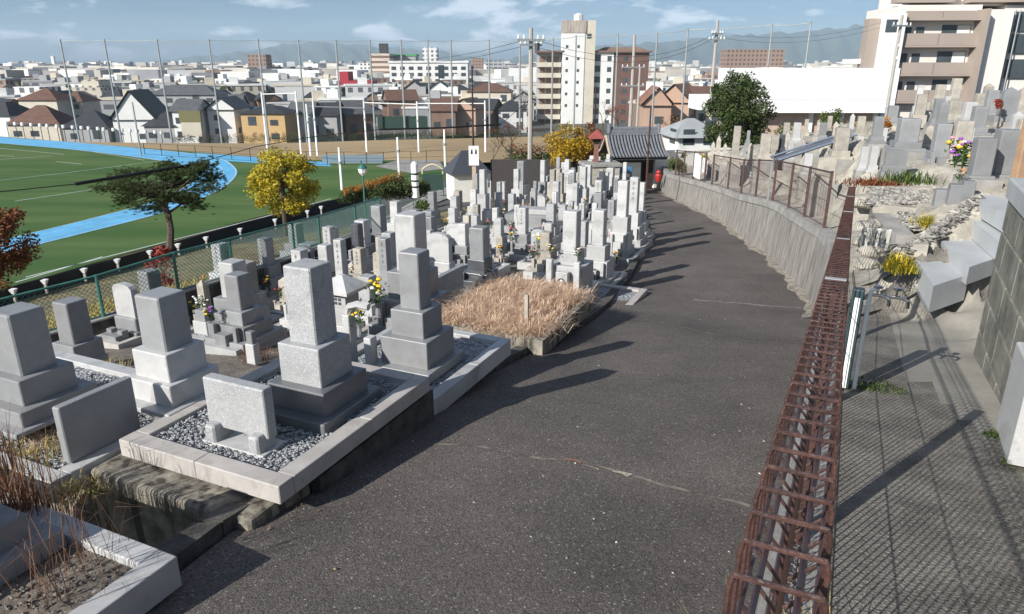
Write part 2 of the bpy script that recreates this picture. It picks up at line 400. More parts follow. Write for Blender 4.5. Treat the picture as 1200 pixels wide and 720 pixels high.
# ================================================================== THE SETTING
def axis(segs):
    out = []
    for a, b, st in segs:
        n = max(1, int(round((b - a) / st)))
        out += [a + (b - a) * i / n for i in range(n)]
    out.append(segs[-1][1]); return out
XS = axis([(-14000, -2000, 2000), (-2000, -400, 200), (-400, -120, 20), (-120, -34, 3), (-34, -6, 0.8), (-6, 2, 0.25), (2, 16, 0.8), (16, 60, 4), (60, 400, 20), (400, 2000, 200), (2000, 14000, 2000)])
YS = axis([(-30, -6, 4), (-6, 1, 0.8), (1, 6, 0.25), (6, 48, 0.8), (48, 140, 2.0), (140, 400, 20), (400, 2000, 200), (2000, 16000, 2000)])
def ground_sheet(name, xs, ys, fn, material, keep):
    mb = MB(); idx = {}
    for j in range(len(ys) - 1):
        for i in range(len(xs) - 1):
            cx, cy = (xs[i] + xs[i + 1]) / 2, (ys[j] + ys[j + 1]) / 2
            if not keep(cx, cy): continue
            q = []
            for (a, b) in ((i, j), (i + 1, j), (i + 1, j + 1), (i, j + 1)):
                if (a, b) not in idx:
                    idx[(a, b)] = len(mb.v); mb.v.append((xs[a], ys[b], fn(xs[a], ys[b])))
                q.append(idx[(a, b)])
            mb.f.append(tuple(q))
    return mb.build(name, material, smooth=True)
def region(x, y):
    if y > 128 or x < -110 or x > 60: return 'city'
    if y > 48 and dleft(x, y) < 27: return 'city'
    if dleft(x, y) > 0.6: return 'slope'
    return 'cem'
for nm, mt, rg in (('city_ground', CITYG, 'city'), ('slope_ground', SLOPE, 'slope'), ('cemetery_ground', DIRT, 'cem')):
    tag(ground_sheet(nm, XS, YS, H, mt, lambda a, b, rg=rg: region(a, b) == rg), kind='structure')

# lane -------------------------------------------------------------
base_px = [(951, 350), (903, 300), (850, 262), (800, 238), (778, 226)]
RB = [G(x, y) for x, y in base_px]
RIGHT_EDGE = [(-8, -3.95), (0, -0.10), (RB[0].y - 2.5, 0.481 * (RB[0].y - 2.5) - 0.11)] + [(p.y, p.x) for p in RB] + [(RB[-1].y + 5, RB[-1].x + 0.8), (RB[-1].y + 14, RB[-1].x + 1)]
def lane_right(Y): return interp(RIGHT_EDGE, Y)
mb = MB(); ys = axis([(-8, 46, 0.5)]); nx = 14
for y in ys:
    a, b = lane_left(y) - 0.05, lane_right(y) + 0.35
    for k in range(nx + 1):
        x = lerp(a, b, k / nx)
        mb.v.append((x, y, lane_h(y) + 0.03 + 0.015 * math.sin(x * 1.3 + y * .4)))
for j in range(len(ys) - 1):
    for k in range(nx):
        i = j * (nx + 1) + k; mb.f.append((i, i + 1, i + nx + 2, i + nx + 1))
tag(mb.build('asphalt_road', ASPH, smooth=True), kind='structure')
def lane_z(x, y): return lane_h(y) + 0.03 + 0.015 * math.sin(x * 1.3 + y * .4)
def LG(px, py):
    p = G(px, py, 0.03); return Vector((p.x, p.y, lane_z(p.x, p.y)))
# patched joint across the lane, crack and its stones
def strip(pts, w, lift, name, material, parent=None, jag=0.0):
    mb = MB(); P = [Vector(p) for p in pts]
    dense = []
    for a, b in zip(P, P[1:]):
        n = max(1, int((b - a).length / 0.12)); dense += [a.lerp(b, k / n) for k in range(n)]
    dense.append(P[-1]); prev = None
    for k, p in enumerate(dense):
        d = dense[min(k + 1, len(dense) - 1)] - dense[max(k - 1, 0)]; d.z = 0; d.normalize(); nrm = Vector((-d.y, d.x, 0))
        ww = w * (1 + rnd.uniform(-jag, jag)) / 2; off = nrm * rnd.uniform(-jag, jag) * w * 0.8
        a = p + nrm * ww + off; b = p - nrm * ww + off
        a.z = lane_z(a.x, a.y) + lift; b.z = lane_z(b.x, b.y) + lift
        if prev: mb.quad(prev[0], prev[1], b, a)
        prev = (a, b)
    return mb.build(name, material, parent)
JOINT = mat('pale_worn_joint', (0.30, 0.28, 0.26), 0.9, col2=(0.10, 0.09, 0.085), vscale=14)
tag(strip([LG(812, 351), LG(870, 355), LG(940, 361)], 0.10, 0.004, 'road_marking', JOINT, jag=0.25), kind='structure')
CRACKM = mat('pale_sand_in_crack', (0.30, 0.26, 0.21), 0.95, col2=(0.075, 0.068, 0.06), vscale=6)
tag(strip([LG(505, 522), LG(560, 525), (LG(620, 537)), LG(680, 542), LG(735, 556), LG(800, 575), LG(880, 592)], 0.028, 0.004, 'road_crack', CRACKM, jag=0.9), kind='structure')
tag(strip([LG(690, 384), LG(760, 376), LG(850, 396), LG(925, 410)], 0.014, 0.004, 'road_crack', CRACKM, jag=0.9), kind='structure')

for (x_, y_, w_, c_) in ((672, 541, .03, (0.22, .12, .09)), (731, 554, .05, (0.42, .38, .30)), (694, 548, .02, (.3, .26, .2))):
    tag(strip([LG(x_ - 12, y_ - 2), LG(x_, y_), LG(x_ + 9, y_ + 3)], w_, 0.006, 'road_crack', mat('crack_patch_%d' % x_, c_, .95, var=.4, vscale=30), jag=.8), kind='structure')
# concrete gutter kerb along the left of the lane
mb = MB()
for (y0, y1) in [(a, a + 0.98) for a in axis([(-6, 34, 1.0)])[:-1]]:
    for (yy0, yy1) in ((y0, y1),):
        xa, xb = lane_left(yy0) - 0.10, lane_left(yy1) - 0.10
        q = [(xa - 0.16, yy0), (xa + 0.02, yy0), (xb + 0.02, yy1), (xb - 0.16, yy1)]
        mb.prism(q, [lane_h(yy0) - .1] * 2 + [lane_h(yy1) - .1] * 2, [lane_h(yy0) + .12] * 2 + [lane_h(yy1) + .12] * 2)
tag(mb.build('road_kerb', DARKC), kind='structure')

# terrace right of the lane ---------------------------------------
TB = [(-8, -0.38), (8, -2.78), (12.7, -2.98), (20, -3.6), (23.5, -4.04), (28.5, -4.4), (34, -4.9), (50, -5.5)]
def terr_b(Y): return interp(TB, Y)
def right_b(Y): return lane_right(Y) + 0.16
CTRL = []
for y in [-6 + 0.8 * k for k in range(66)]:
    b = right_b(y); CTRL.append((b, y, terr_b(y), 1.0))
    if y < 8.5:
        for s in (0.4, 0.8, 1.2): CTRL.append((b + s, y, terr_b(y), 1.0))
        CTRL.append((b + 1.7, y, terr_b(y) + 0.12, 1.0))
def ctrl(px, py, z): p = AT(px, py, z); CTRL.append((p.x, p.y, p.z, 1.0)); return p
# terraces seen beyond the path: pixel, depth
for k in range(6):
    t = k / 5
    p = ctrl(lerp(1056, 1150, t), lerp(304, 237, t), lerp(8.3, 9.0, t)); p = ctrl(lerp(1098, 1185, t), lerp(338, 296, t), lerp(8.0, 8.1, t))
for (x_, y_, z_) in ((1101, 313, 8.16), (1139, 292, 8.36), (1170, 267, 8.46), (1181, 240, 8.66), (1205, 275, 8.2), (1225, 250, 8.4)): ctrl(x_, y_, z_)
for a in ((1010, 300, 8.2), (1060, 318, 8.3), (1020, 225, 10.5), (1060, 222, 10.6), (1090, 238, 9.8), (1045, 268, 9.2), (1120, 290, 8.4), (1165, 262, 8.6), (1130, 222, 9.5),
          (960, 262, 13.5), (930, 246, 15.5), (900, 232, 18), (985, 215, 16), (950, 205, 19), (900, 198, 23), (860, 192, 27), (830, 188, 31), (1010, 200, 15),
          (1050, 205, 12.2), (1100, 190, 12.5), (1150, 208, 9.6), (1180, 207, 9.9), (1060, 173, 15), (1110, 170, 15.5), (1150, 155, 15.5), (1190, 145, 16), (1030, 166, 19),
          (1080, 140, 20), (1180, 122, 22), (1020, 158, 26), (960, 168, 30), (900, 172, 36), (1200, 118, 30), (1040, 145, 34), (960, 158, 40)):
    ctrl(*a)
for a in ((30, 45, -5.0), (22, 45, -5.2), (12, 45, -5.4), (40, 40, -3), (40, 20, 0), (40, 5, 1.0), (14, 2, 0.6), (8, -3, 0.6), (20, -3, 1), (6, 1.5, -0.4), (10, 6, 0.2)): CTRL.append(a + (1.0,))
def terr(X, Y):
    s_ = X - right_b(Y); zb_ = terr_b(Y)
    lim = 1.35 if Y < 5.6 else max(.35, 1.35 - (Y - 5.6) * .6)
    if s_ <= lim: return zb_
    sw = sz = 0.0
    for (x, y, z, w) in CTRL:
        d2 = (x - X) ** 2 + (y - Y) ** 2
        if d2 < 1e-6: return z
        k = w / (d2 * d2 * math.sqrt(d2)) ; sw += k; sz += k * z
    return lerp(zb_, sz / sw, min(1, (s_ - lim) / .5))
def TG(px, py):
    d = ray(px, py); t = 2.0
    while t < 80:
        p = d * t
        if p.x > right_b(p.y) and p.z <= terr(p.x, p.y): return p
        t += 0.05
    return d * t
tys = axis([(-6, 2.4, 0.4), (2.4, 8.6, 0.11), (8.6, 14, 0.3), (14, 48, 0.8)]); tss = axis([(0, .8, 0.2), (.8, 3.2, 0.08), (3.2, 12, 0.5), (12, 40, 2.0)])
grid = {}
for j, y in enumerate(tys):
    for i, s in enumerate(tss):
        x = right_b(y) + s; grid[(i, j)] = (x, y, terr(x, y) + (0.012 * math.sin(x * 5.1 + y * 3.3) if s > 1.5 else 0))
apron_poly = [(1083, 455), (1062, 425), (1040, 385), (1058, 350), (1085, 335), (1145, 322), (1165, 400), (1260, 520), (1260, 600), (1190, 545), (1130, 492)]
def inside(poly, x, y):
    c = False; n = len(poly)
    for k in range(n):
        (x1, y1), (x2, y2) = poly[k], poly[(k + 1) % n]
        if (y1 > y) != (y2 > y) and x < (x2 - x1) * (y - y1) / (y2 - y1) + x1: c = not c
    return c
sheets = {'path': MB(), 'apron': MB(), 'terrace': MB()}; maps = {k: {} for k in sheets}
for j in range(len(tys) - 1):
    for i in range(len(tss) - 1):
        q = [(i, j), (i + 1, j), (i + 1, j + 1), (i, j + 1)]
        c = sum((Vector(grid[k]) for k in q), Vector()) / 4
        kind = 'terrace'
        if c.y < 8.3 and c.x - right_b(c.y) < 2.4: kind = 'path'
        px, py, z = proj(c)
        if z > 0.5 and inside(apron_poly, px, py): kind = 'apron'
        s = sheets[kind]; m = maps[kind]; f = []
        for k in q:
            if k not in m: m[k] = len(s.v); s.v.append(grid[k])
            f.append(m[k])
        s.f.append(tuple(f))
tag(sheets['path'].build('footpath', PATHM, smooth=True), kind='structure')
tag(sheets['apron'].build('apron_ground', APRON, smooth=True), kind='structure')
tag(sheets['terrace'].build('terrace_ground', RUBBLE, smooth=True), kind='structure')

# retaining wall between lane and terrace --------------------------
w_root = thing('retaining_wall', (0, 0, 0), 'long streaked concrete retaining wall between the asphalt lane and the upper cemetery terrace', 'wall')
mb = MB(); cap = MB(); wy = axis([(-6, 46, 0.6)])
for a, b in zip(wy, wy[1:]):
    for (m2, x0a, x1a, x0b, x1b, z0a, z1a, z0b, z1b) in (
        (mb, lane_right(a) - 0.12, right_b(a) + 0.12, lane_right(b) - 0.12, right_b(b) + 0.12, lane_h(a) - .2, terr_b(a) - 0.16, lane_h(b) - .2, terr_b(b) - 0.16),):
        i = len(m2.v)
        # battered face
        m2.v += [(x0a, a, z0a), (x0a + 0.14, a, z1a), (x1a, a, z1a), (x1a, a, z0a), (x0b, b, z0b), (x0b + 0.14, b, z1b), (x1b, b, z1b), (x1b, b, z0b)]
        m2.f += [(i, i + 4, i + 5, i + 1), (i + 1, i + 5, i + 6, i + 2), (i + 2, i + 6, i + 7, i + 3)]
    j = len(cap.v)
    xa, xb = lane_right(a), lane_right(b)
    za, zb = terr_b(a), terr_b(b)
    cap.v += [(xa - 0.02, a, za - 0.162), (xa + 0.0, a, za + 0.03), (xa + 0.22, a, za + 0.03), (xa + 0.22, a, za - 0.162), (xb - 0.02, b, zb - 0.162), (xb, b, zb + 0.03), (xb + 0.22, b, zb + 0.03), (xb + 0.22, b, zb - 0.162)]
    cap.f += [(j, j + 4, j + 5, j + 1), (j + 1, j + 5, j + 6, j + 2), (j + 2, j + 6, j + 7, j + 3)]
mb.build('wall_face', WALLC, w_root)
cap.build('wall_cap', CONC, w_root)
# sandy strip at the wall foot
mb = MB(); prev = None
for y in axis([(RB[0].y - 2, 34, 0.3)]):
    x0 = lane_right(y) - 0.12; w = 0.14 + 0.07 * math.sin(y * 2.3) + 0.05 * math.sin(y * 7.1)
    a = Vector((x0 - w, y, 0)); b = Vector((x0 + 0.05, y, 0)); a.z = lane_z(a.x, a.y) + .004; b.z = lane_z(b.x, b.y) + .035
    if prev: mb.quad(prev[0], prev[1], b, a)
    prev = (a, b)
tag(mb.build('sand_strip', mat('wall_foot_sand', (0.36, 0.32, 0.26), 0.95, col2=(0.12, 0.11, 0.09), vscale=9)), kind='structure')

# ------------------------------------------------------------------ sports field
ZF = -12.0
def FW(px, py, lift): return W(px, py, ZF + lift)
def flat(name, pts, lift, material, kind='structure'):
    mb = MB(); P = [FW(x, y, lift) if not isinstance(x, Vector) else x for x, y in pts]
    i = len(mb.v); mb.v += [tuple(p) for p in P]; mb.f.append(tuple(range(i, i + len(P))))
    o = mb.build(name, material); tag(o, kind=kind); return o
flat('turf_field', [(-420, 150), (0, 160), (200, 176), (330, 187), (470, 188), (520, 190), (545, 204), (470, 224), (380, 236), (285, 259), (150, 297), (20, 334), (-300, 426), (-700, 520)], 0.05, TURF)
flat('dirt_ground', [(60, 166), (200, 168), (330, 168), (430, 165), (640, 160), (700, 162), (660, 186), (540, 192), (400, 189), (330, 186), (225, 179)], 0.03, SAND)
track_out = [(-200, 143.5), (0, 160.5), (80, 166.5), (150, 172.5), (225, 180), (258, 186), (272, 193), (278, 203), (266, 217), (238, 232), (185, 251), (110, 270.5), (42, 287.5), (-60, 313)]
track_in = [(-200, 150), (0, 168), (75, 174.5), (130, 180.5), (185, 188), (213, 193), (225, 198.5), (229, 206), (221, 216), (202, 227), (170, 239.5), (100, 258), (42, 272), (-60, 296)]
def smooth_line(pts, n=8):
    out = []
    P = [Vector((a, b, 0)) for a, b in pts]; P = [P[0]] + P + [P[-1]]
    for k in range(1, len(P) - 2):
        for i in range(n):
            t = i / n; a, b, c, d = P[k - 1], P[k], P[k + 1], P[k + 2]
            out.append(0.5 * ((2 * b) + (-a + c) * t + (2 * a - 5 * b + 4 * c - d) * t * t + (-a + 3 * b - 3 * c + d) * t ** 3))
    out.append(P[-2]); return [(p.x, p.y) for p in out]
so, si = smooth_line(track_out), smooth_line(track_in)
mb = MB()
Po = [FW(x, y, 0.07) for x, y in so]; Pi = [FW(x, y, 0.07) for x, y in si]
for k in range(len(Po) - 1): mb.quad(Po[k], Po[k + 1], Pi[k + 1], Pi[k])
tag(mb.build('running_track', TRACK), kind='structure')
flat('running_track_straight', [(225, 179), (300, 184.5), (385, 190.5), (388, 195), (330, 193), (262, 188.5)], 0.066, TRACK)
LINEW = mat('white_line_paint', (0.62, 0.66, 0.66), 0.8, var=0.1, vscale=1)
mb = MB()
for fr in (0.02, 0.33, 0.66, 0.98):
    w = 0.012 if fr in (0.33, 0.66) else 0.02
    for k in range(len(Po) - 1):
        a, b = Po[k].lerp(Pi[k], fr), Po[k + 1].lerp(Pi[k + 1], fr); c, d = Po[k + 1].lerp(Pi[k + 1], fr + w), Po[k].lerp(Pi[k], fr + w)
        for q in (a, b, c, d): q.z = ZF + 0.08
        mb.quad(a, b, c, d)
def fline(x0, y0, x1, y1, w=0.12):
    a, b = FW(x0, y0, 0.06), FW(x1, y1, 0.06); d = (b - a).normalized(); n = Vector((-d.y, d.x, 0)) * w / 2
    mb.quad(a + n, b + n, b - n, a - n)
for l in ((-60, 218, 75, 203), (75, 203, 200, 187), (17, 236, 130, 219), (-20, 181.5, 17, 183.5), (66, 189.5, 96, 192.5), (75, 172.5, 170, 188), (-60, 172, 0, 174), (0, 174, 75, 181), (30, 325, 300, 257), (300, 257, 388, 233), (-40, 190, 60, 183), (18, 331, 120, 301)):
    fline(*l)
tag(mb.build('pitch_markings', LINEW), kind='structure')
flat('footpath_slabs', [(452, 268), (500, 243), (545, 226), (575, 214), (560, 208), (520, 221), (478, 240), (440, 262)], 0, CONC).location.z = 0
bpy.data.objects['footpath_slabs'].hide_render = False
o = bpy.data.objects['footpath_slabs']
for v in o.data.vertices:
    pass
# that walk follows the slope outside the cemetery fence
pp = [G(x, y) for x, y in [(452, 268), (500, 243), (545, 226), (575, 214), (560, 208), (520, 221), (478, 240), (440, 262)]]
for v, p in zip(o.data.vertices, pp): v.co = (p.x, p.y, p.z + 0.05)
flat('pale_paving', [(440, 195), (470, 187), (515, 188), (520, 198), (480, 203)], 0.09, CONC)

# mountains ---------------------------------------------------------
MTN = mat('wooded_mountain', (0.05, 0.075, 0.05), 0.95, col2=(0.03, 0.05, 0.04), vscale=0.0012, detail=10, bump=0)
def ridge(name, prof, dist, label=None):
    mb = MB(); rows = 9; xs = []
    x0, x1 = prof[0][0], prof[-1][0]; n = int((x1 - x0) / 4)
    for k in range(n + 1):
        px = lerp(x0, x1, k / n); h = interp(prof, px) + 0.7 * math.sin(px * .13) + 0.5 * math.sin(px * .37 + 1) + .25 * math.sin(px * 1.1)
        top = AT(px, 78, 1.0); dirv = Vector((top.x, top.y, 0)).normalized(); dd = dist / max(0.6, dirv.y)
        hh = max(3.0, (78 - (78 - h)) * 0 + (78 - h) / F * dist * 1.02)
        for r in range(rows):
            t = r / (rows - 1)
            s = math.sin(t * math.pi / 2)
            p = dirv * (dd - 2600 * (1 - t)); fold = 0.16 * math.sin(px * .21 + r * .9) * math.sin(math.pi * t)
            mb.v.append((p.x, p.y, -18 + (hh + 18) * (s ** 1.5 + fold * .6)))
        p = dirv * (dd + 900); mb.v.append((p.x, p.y, -18))
    R_ = rows + 1
    for k in range(n):
        for r in range(rows):
            a = k * R_ + r; mb.f.append((a, a + R_, a + R_ + 1, a + 1))
    o = mb.build(name, MTN, smooth=True); tag(o, kind='structure'); return o
ridge('mountains', [(150, 79), (195, 72), (235, 68), (262, 66), (300, 62), (340, 56), (375, 54), (420, 57), (470, 60), (520, 64), (552, 68), (566, 72), (600, 70), (625, 66), (650, 62), (700, 58)], 9000)
ridge('mountains_beyond', [(560, 80), (600, 70), (640, 64), (700, 58), (760, 55), (800, 52), (850, 48), (890, 46), (930, 44), (965, 41), (1000, 38), (1040, 36), (1100, 36), (1200, 38), (1350, 44)], 8000)
# ================================================================== FENCES
# rolled-top mesh fence beside the path
def ftop(Y): return -0.38 - 0.15 * Y if Y < 4.4 else -1.04 - 0.10 * (Y - 4.4)
FX = lambda Y: 0.481 * Y - 0.012
FU = Vector((0.481, 1, 0)).normalized(); FV = Vector((FU.y, -FU.x, 0))
root = thing('mesh_fence', (0, 0, 0), 'brown steel mesh fence with rolled box top running beside the path above the lane', 'fence')
def fpt(s, w, h):                      # s metres along the fence, w across, h above its foot
    Y = s * FU.y; return Vector((FX(Y), Y, ftop(Y) - 1.2 + h)) + FV * w
panel_len = 2.0; s_first = 2.57 / FU.y - 3 * panel_len
prof_h = [(-0.006, 0.20), (-0.006, 1.03), (-0.040, 1.070), (-0.043, 1.082), (-0.043, 1.186), (-0.041, 1.196), (-0.040, 1.2), (0.040, 1.2), (0.041, 1.196), (0.043, 1.186), (0.043, 1.082), (0.040, 1.070), (0.006, 1.035)]
prof_l = [(-0.006, 0.20), (-0.006, 0.165), (-0.043, 0.12), (-0.043, 0.06), (-0.04, 0.05), (0.04, 0.05), (0.043, 0.06), (0.043, 0.12), (0.006, 0.165)]
for k in range(7):
    s0 = s_first + k * panel_len
    hoops, bars = MB(), MB()
    n = 28
    for i in range(n):
        s = s0 + (i + 0.5) * panel_len / n
        if s * FU.y < -0.6: continue
        seg = 7 if s < 3.2 else 4
        hoops.tube([fpt(s, w, h) for w, h in prof_h], 0.0033, seg, cap=False)
        hoops.tube([fpt(s, w, h) for w, h in prof_l], 0.0029, 4, cap=False)
    for (w, h) in ((-0.018, 1.1935), (0.018, 1.1935), (-0.04, 1.08), (0.04, 1.08), (-0.012, 1.02), (-0.012, 0.75), (-0.012, 0.47), (-0.012, 0.20), (-0.053, 0.09), (0.053, 0.09), (-0.02, 0.055), (0.02, 0.055)):
        bars.tube([fpt(s0 + 0.01, w, h), fpt(s0 + panel_len / 2, w, h), fpt(s0 + panel_len - 0.01, w, h)], 0.0032, 6)
    p = MB()
    a = fpt(s0, 0.0, 0)
    M = Matrix.Translation(a + FV * 0.0) @ Matrix.Rotation(-math.atan2(FU.x, FU.y), 4, 'Z')
    p.box((0, 0, 0), (0.05, 0.075, 1.185), M=M)
    if hoops.v: hoops.build('hoop_wires', RUST, root)
    bars.build('rail_wires', RUSTD, root)
    if s0 * FU.y > 0.9: p.build('post', RUST, root)
    if s0 * FU.y > 0.9:
        c = MB(); M2 = Matrix.Translation(fpt(s0, 0, 1.2)) @ Matrix.Rotation(-math.atan2(FU.x, FU.y), 4, 'Z')
        c.box((0, 0, 0), (0.075, 0.022, 0.006), M=M2); c.build('joint_clip', GALV, root)

# lower brown fence on top of the wall beyond
def wall_fence(name, ya, yb, hgt, label, npan, panels=None):
    r_ = thing(name, (0, 0, 0), label, 'fence')
    for k in range(npan + 1):
        y = lerp(ya, yb, k / npan); x = lane_right(y) + 0.1
        m = MB(); m.box((x, y, terr_b(y) - .02), (0.06, 0.06, hgt + 0.05), rz=RZ); m.build('post', RUST, r_)
    for k in range(npan):
        y0, y1 = lerp(ya, yb, k / npan), lerp(ya, yb, (k + 1) / npan)
        a = Vector((lane_right(y0) + 0.1, y0, terr_b(y0))); b = Vector((lane_right(y1) + 0.1, y1, terr_b(y1)))
        m = MB(); L = (b - a).length
        m.tube([a + Vector((0, 0, hgt)), b + Vector((0, 0, hgt))], 0.02, 5)
        m.build('top_rail', RUST, r_)
        m = MB()
        for h in (0.08, hgt * 0.5, hgt - 0.1): m.tube([a + Vector((0, 0, h)), b + Vector((0, 0, h))], 0.005, 4)
        nv = int(L / 0.075)
        for i in range(1, nv):
            p = a.lerp(b, i / nv); m.tube([p + Vector((0, 0, .06)), p + Vector((0, 0, hgt))], 0.003, 3, cap=False)
        m.build('mesh_panel', RUST, r_)
    return r_
wall_fence('wall_fence', RB[0].y + 0.2, RB[3].y - 3.6, 1.12, 'brown mesh fence with square posts standing on the streaked retaining wall', 7)
wall_fence('short_wall_fence', RB[3].y - 2.6, RB[3].y + 2.4, 1.15, 'short brown fence carrying white notice boards at the far bend of the lane', 3)
# tall pale post with two signs at the corner
def sign_on(ypos, h0, w, h, name, label, marks):
    x = lane_right(ypos) + 0.05; z = terr_b(ypos) + h0
    d = Vector((lane_right(ypos - 1.0) - lane_right(ypos + 1.0), -2.0, 0)).normalized()
    ang = math.atan2(d.y, d.x)
    r_ = thing(name, (x, ypos, z), label, 'sign', rz=ang)
    m = MB(); m.box((0, 0.05, 0), (w, 0.02, h)); m.build('board', WHITE, r_)
    m = MB()
    for (mx_, mz, mw, mh) in marks:
        m.box((mx_, 0.05 + (-0.016 if False else 0.0), mz), (mw, 0.026, mh))
    if marks: m.build('writing', BLACK, r_)
    return r_
sign_on(RB[3].y - 1.4, 0.12, 1.0, 0.95, 'notice_board', 'large blank white notice board on the short brown fence', [])
sign_on(RB[3].y - 2.3, 0.40, 0.30, 0.55, 'notice_sign', 'small narrow white notice hanging right of the large blank board', [(-0.06, .1, .02, .35), (0.03, .1, .02, .35)])

# green chain-link fence on the left
root = thing('chain_link_fence', (0, 0, 0), 'green chain-link fence on a low dark wall along the left edge of the cemetery', 'fence')
fb = [(-60, 432, 11.4), (-5, 408, 11.7), (122, 373, 12.6), (210, 343, 13.6), (274, 323, 14.8), (346, 300, 16.4), (376, 290, 17.6), (418, 274, 19.4), (447, 262, 21.0)]
FB = [AT(x, y, z) for x, y, z in fb]
mb = MB(); wmb = MB()
fh = 0.78
for k, (a, b) in enumerate(zip(FB, FB[1:])):
    for p in ([a] if k < len(FB) - 2 else [a, b]):
        m = MB(); m.tube([p + Vector((0, 0, -0.05)), p + Vector((0, 0, fh + .02))], 0.03, 8); m.build('post', GREENF, root)
    m = MB(); m.tube([a + Vector((0, 0, fh)), b + Vector((0, 0, fh))], 0.022, 6); m.tube([a + Vector((0, 0, 0.03)), b + Vector((0, 0, 0.03))], 0.014, 6); m.build('rail', GREENF, root)
    L = (b - a).length; m = MB(); st = 0.085; n = int(L / st)
    for i in range(-int(fh / st), n + 1):
        for sgn in (0, 1):
            s0, s1 = i * st, i * st + fh * 0.95
            h0, h1 = 0.03, 0.03 + fh * 0.95
            if s0 < 0: h0 += -s0; s0 = 0
            if s1 > L: h1 -= s1 - L; s1 = L
            if s1 <= s0: continue
            if sgn: p0, p1 = (L - s0, h0), (L - s1, h1)
            else: p0, p1 = (s0, h0), (s1, h1)
            off = Vector((0, 0.004 * sgn, 0))
            m.tube([a.lerp(b, p0[0] / L) + Vector((0, 0, p0[1])) + off, a.lerp(b, p1[0] / L) + Vector((0, 0, p1[1])) + off], 0.0048, 3, cap=False)
    m.build('wire_mesh', GREENF, root)
# low wall under it
wl_root = thing('low_wall', (0, 0, 0), 'low dark concrete wall under the green chain-link fence', 'wall')
m = MB()
for a, b in zip(FB, FB[1:]):
    n_ = Vector((0.92, -0.385, 0)) * 0.09
    q = [(a - n_).to_2d(), (a + n_).to_2d(), (b + n_).to_2d(), (b - n_).to_2d()]
    m.prism([tuple(x) for x in q], [a.z - 1.1] * 2 + [b.z - 1.1] * 2, [a.z] * 2 + [b.z] * 2)
m.build('wall_body', DARKC, wl_root)
m = MB()
for a, b in zip(FB, FB[1:]):
    n_ = Vector((0.92, -0.385, 0)) * 0.11
    q = [(a - n_).to_2d(), (a + n_).to_2d(), (b + n_).to_2d(), (b - n_).to_2d()]
    m.prism([tuple(x) for x in q], [a.z - .002] * 2 + [b.z - .002] * 2, [a.z + .03] * 2 + [b.z + .03] * 2)
m.build('wall_cap', CONC, wl_root)

# second low mesh fence continuing to the shed
root = thing('walkway_railing', (0, 0, 0), 'thin dark railing following the walkway down to the shed with the slate roof', 'railing')
rp = [G(455, 262), G(485, 247), G(520, 231), G(560, 213)]
for a, b in zip(rp, rp[1:]):
    m = MB(); m.tube([a, a + Vector((0, 0, .9))], 0.03, 5); m.build('post', GREENF, root)
    m = MB()
    for h in (.88, .5, .12): m.tube([a + Vector((0, 0, h)), b + Vector((0, 0, h))], 0.015, 4)
    m.build('rail', GREENF, root)

# field-side fence: dark sheet fence with white flared post heads
fe = [(-330, 440), (-120, 378), (20, 334), (150, 299), (285, 261), (380, 237), (425, 226)]
FE = [FW(x, y, 0.0) for x, y in fe]
root = thing('field_boundary_fence', (0, 0, 0), 'black sheeted fence along the near edge of the green pitch', 'fence')
for a, b in zip(FE, FE[1:]):
    m = MB(); n_ = Vector(((b - a).y, -(b - a).x, 0)).normalized() * 0.04
    a = a * .93; b = b * .93; o1 = n_ * 0
    m.prism([tuple((a + o1 - n_).to_2d()), tuple((a + o1 + n_).to_2d()), tuple((b + o1 + n_).to_2d()), tuple((b + o1 - n_).to_2d())], -13, [a.z, a.z, b.z, b.z])
    m.build('sheet_panel', BLACK, root)
heads = [(-30, 352), (15, 338), (52, 327), (98, 314), (137, 303), (175, 293), (208, 285), (241, 277), (281, 267), (322, 256), (360, 246), (376, 241)]
hx = []
for k, (x, y) in enumerate(heads):
    p = FW(x, y + 1, 0.0) * .925; p.z = -11.86
    r_ = thing('bracket_post', tuple(p), f'white flared bracket post against the black fence, {ORD[k]} from the left', 'post', group='white flared posts along the pitch fence')
    m = MB(); m.box((0, 0, 0), (0.12, 0.12, 0.45)); m.build('post', POLEC, r_)
    m = MB(); m.box((0, 0, 0.50), (0.12, 0.14, 0.26), taper=2.4); m.build('flared_head', WHITE, r_)

# tall ball nets ----------------------------------------------------
def pole_thing(px, pyb, ytop, z, r, name, label, cat, group, material=GALV, extra=None):
    b = AT(px, pyb, z); d = ray(px, ytop)
    # height where the vertical line above b is seen at ytop
    t = b.y / d.y if False else None
    lo, hi = 0.0, 60.0
    for _ in range(40):
        m_ = (lo + hi) / 2
        if proj(b + Vector((0, 0, m_)))[1] > ytop: lo = m_
        else: hi = m_
    h = lo
    r_ = thing(name, tuple(b), label, cat, group)
    m = MB(); m.tube([(0, 0, -0.3), (0, 0, h)], r, 7, r2=r * .75); m.build('shaft', material, r_)
    return r_, b, h
netp = [(93, 165, 47.5, 118), (143, 168, 47.5, 118), (202, 168, 47.5, 118), (260, 167, 47.5, 119), (315, 166, 47.5, 121), (360, 165, 48, 122), (402, 164, 48, 123), (440, 163, 48, 124), (475, 162, 48, 125),
        (505, 161, 48, 126), (531, 160, 48, 127), (574, 160, 48, 128), (609, 160, 49, 128), (646, 158, 46, 122), (672, 158, 43, 118), (719, 158, 41, 108), (763, 158, 40, 100), (797, 160, 35, 90), (892, 150, 30, 80), (936, 140, 27, 76)]
tops = []
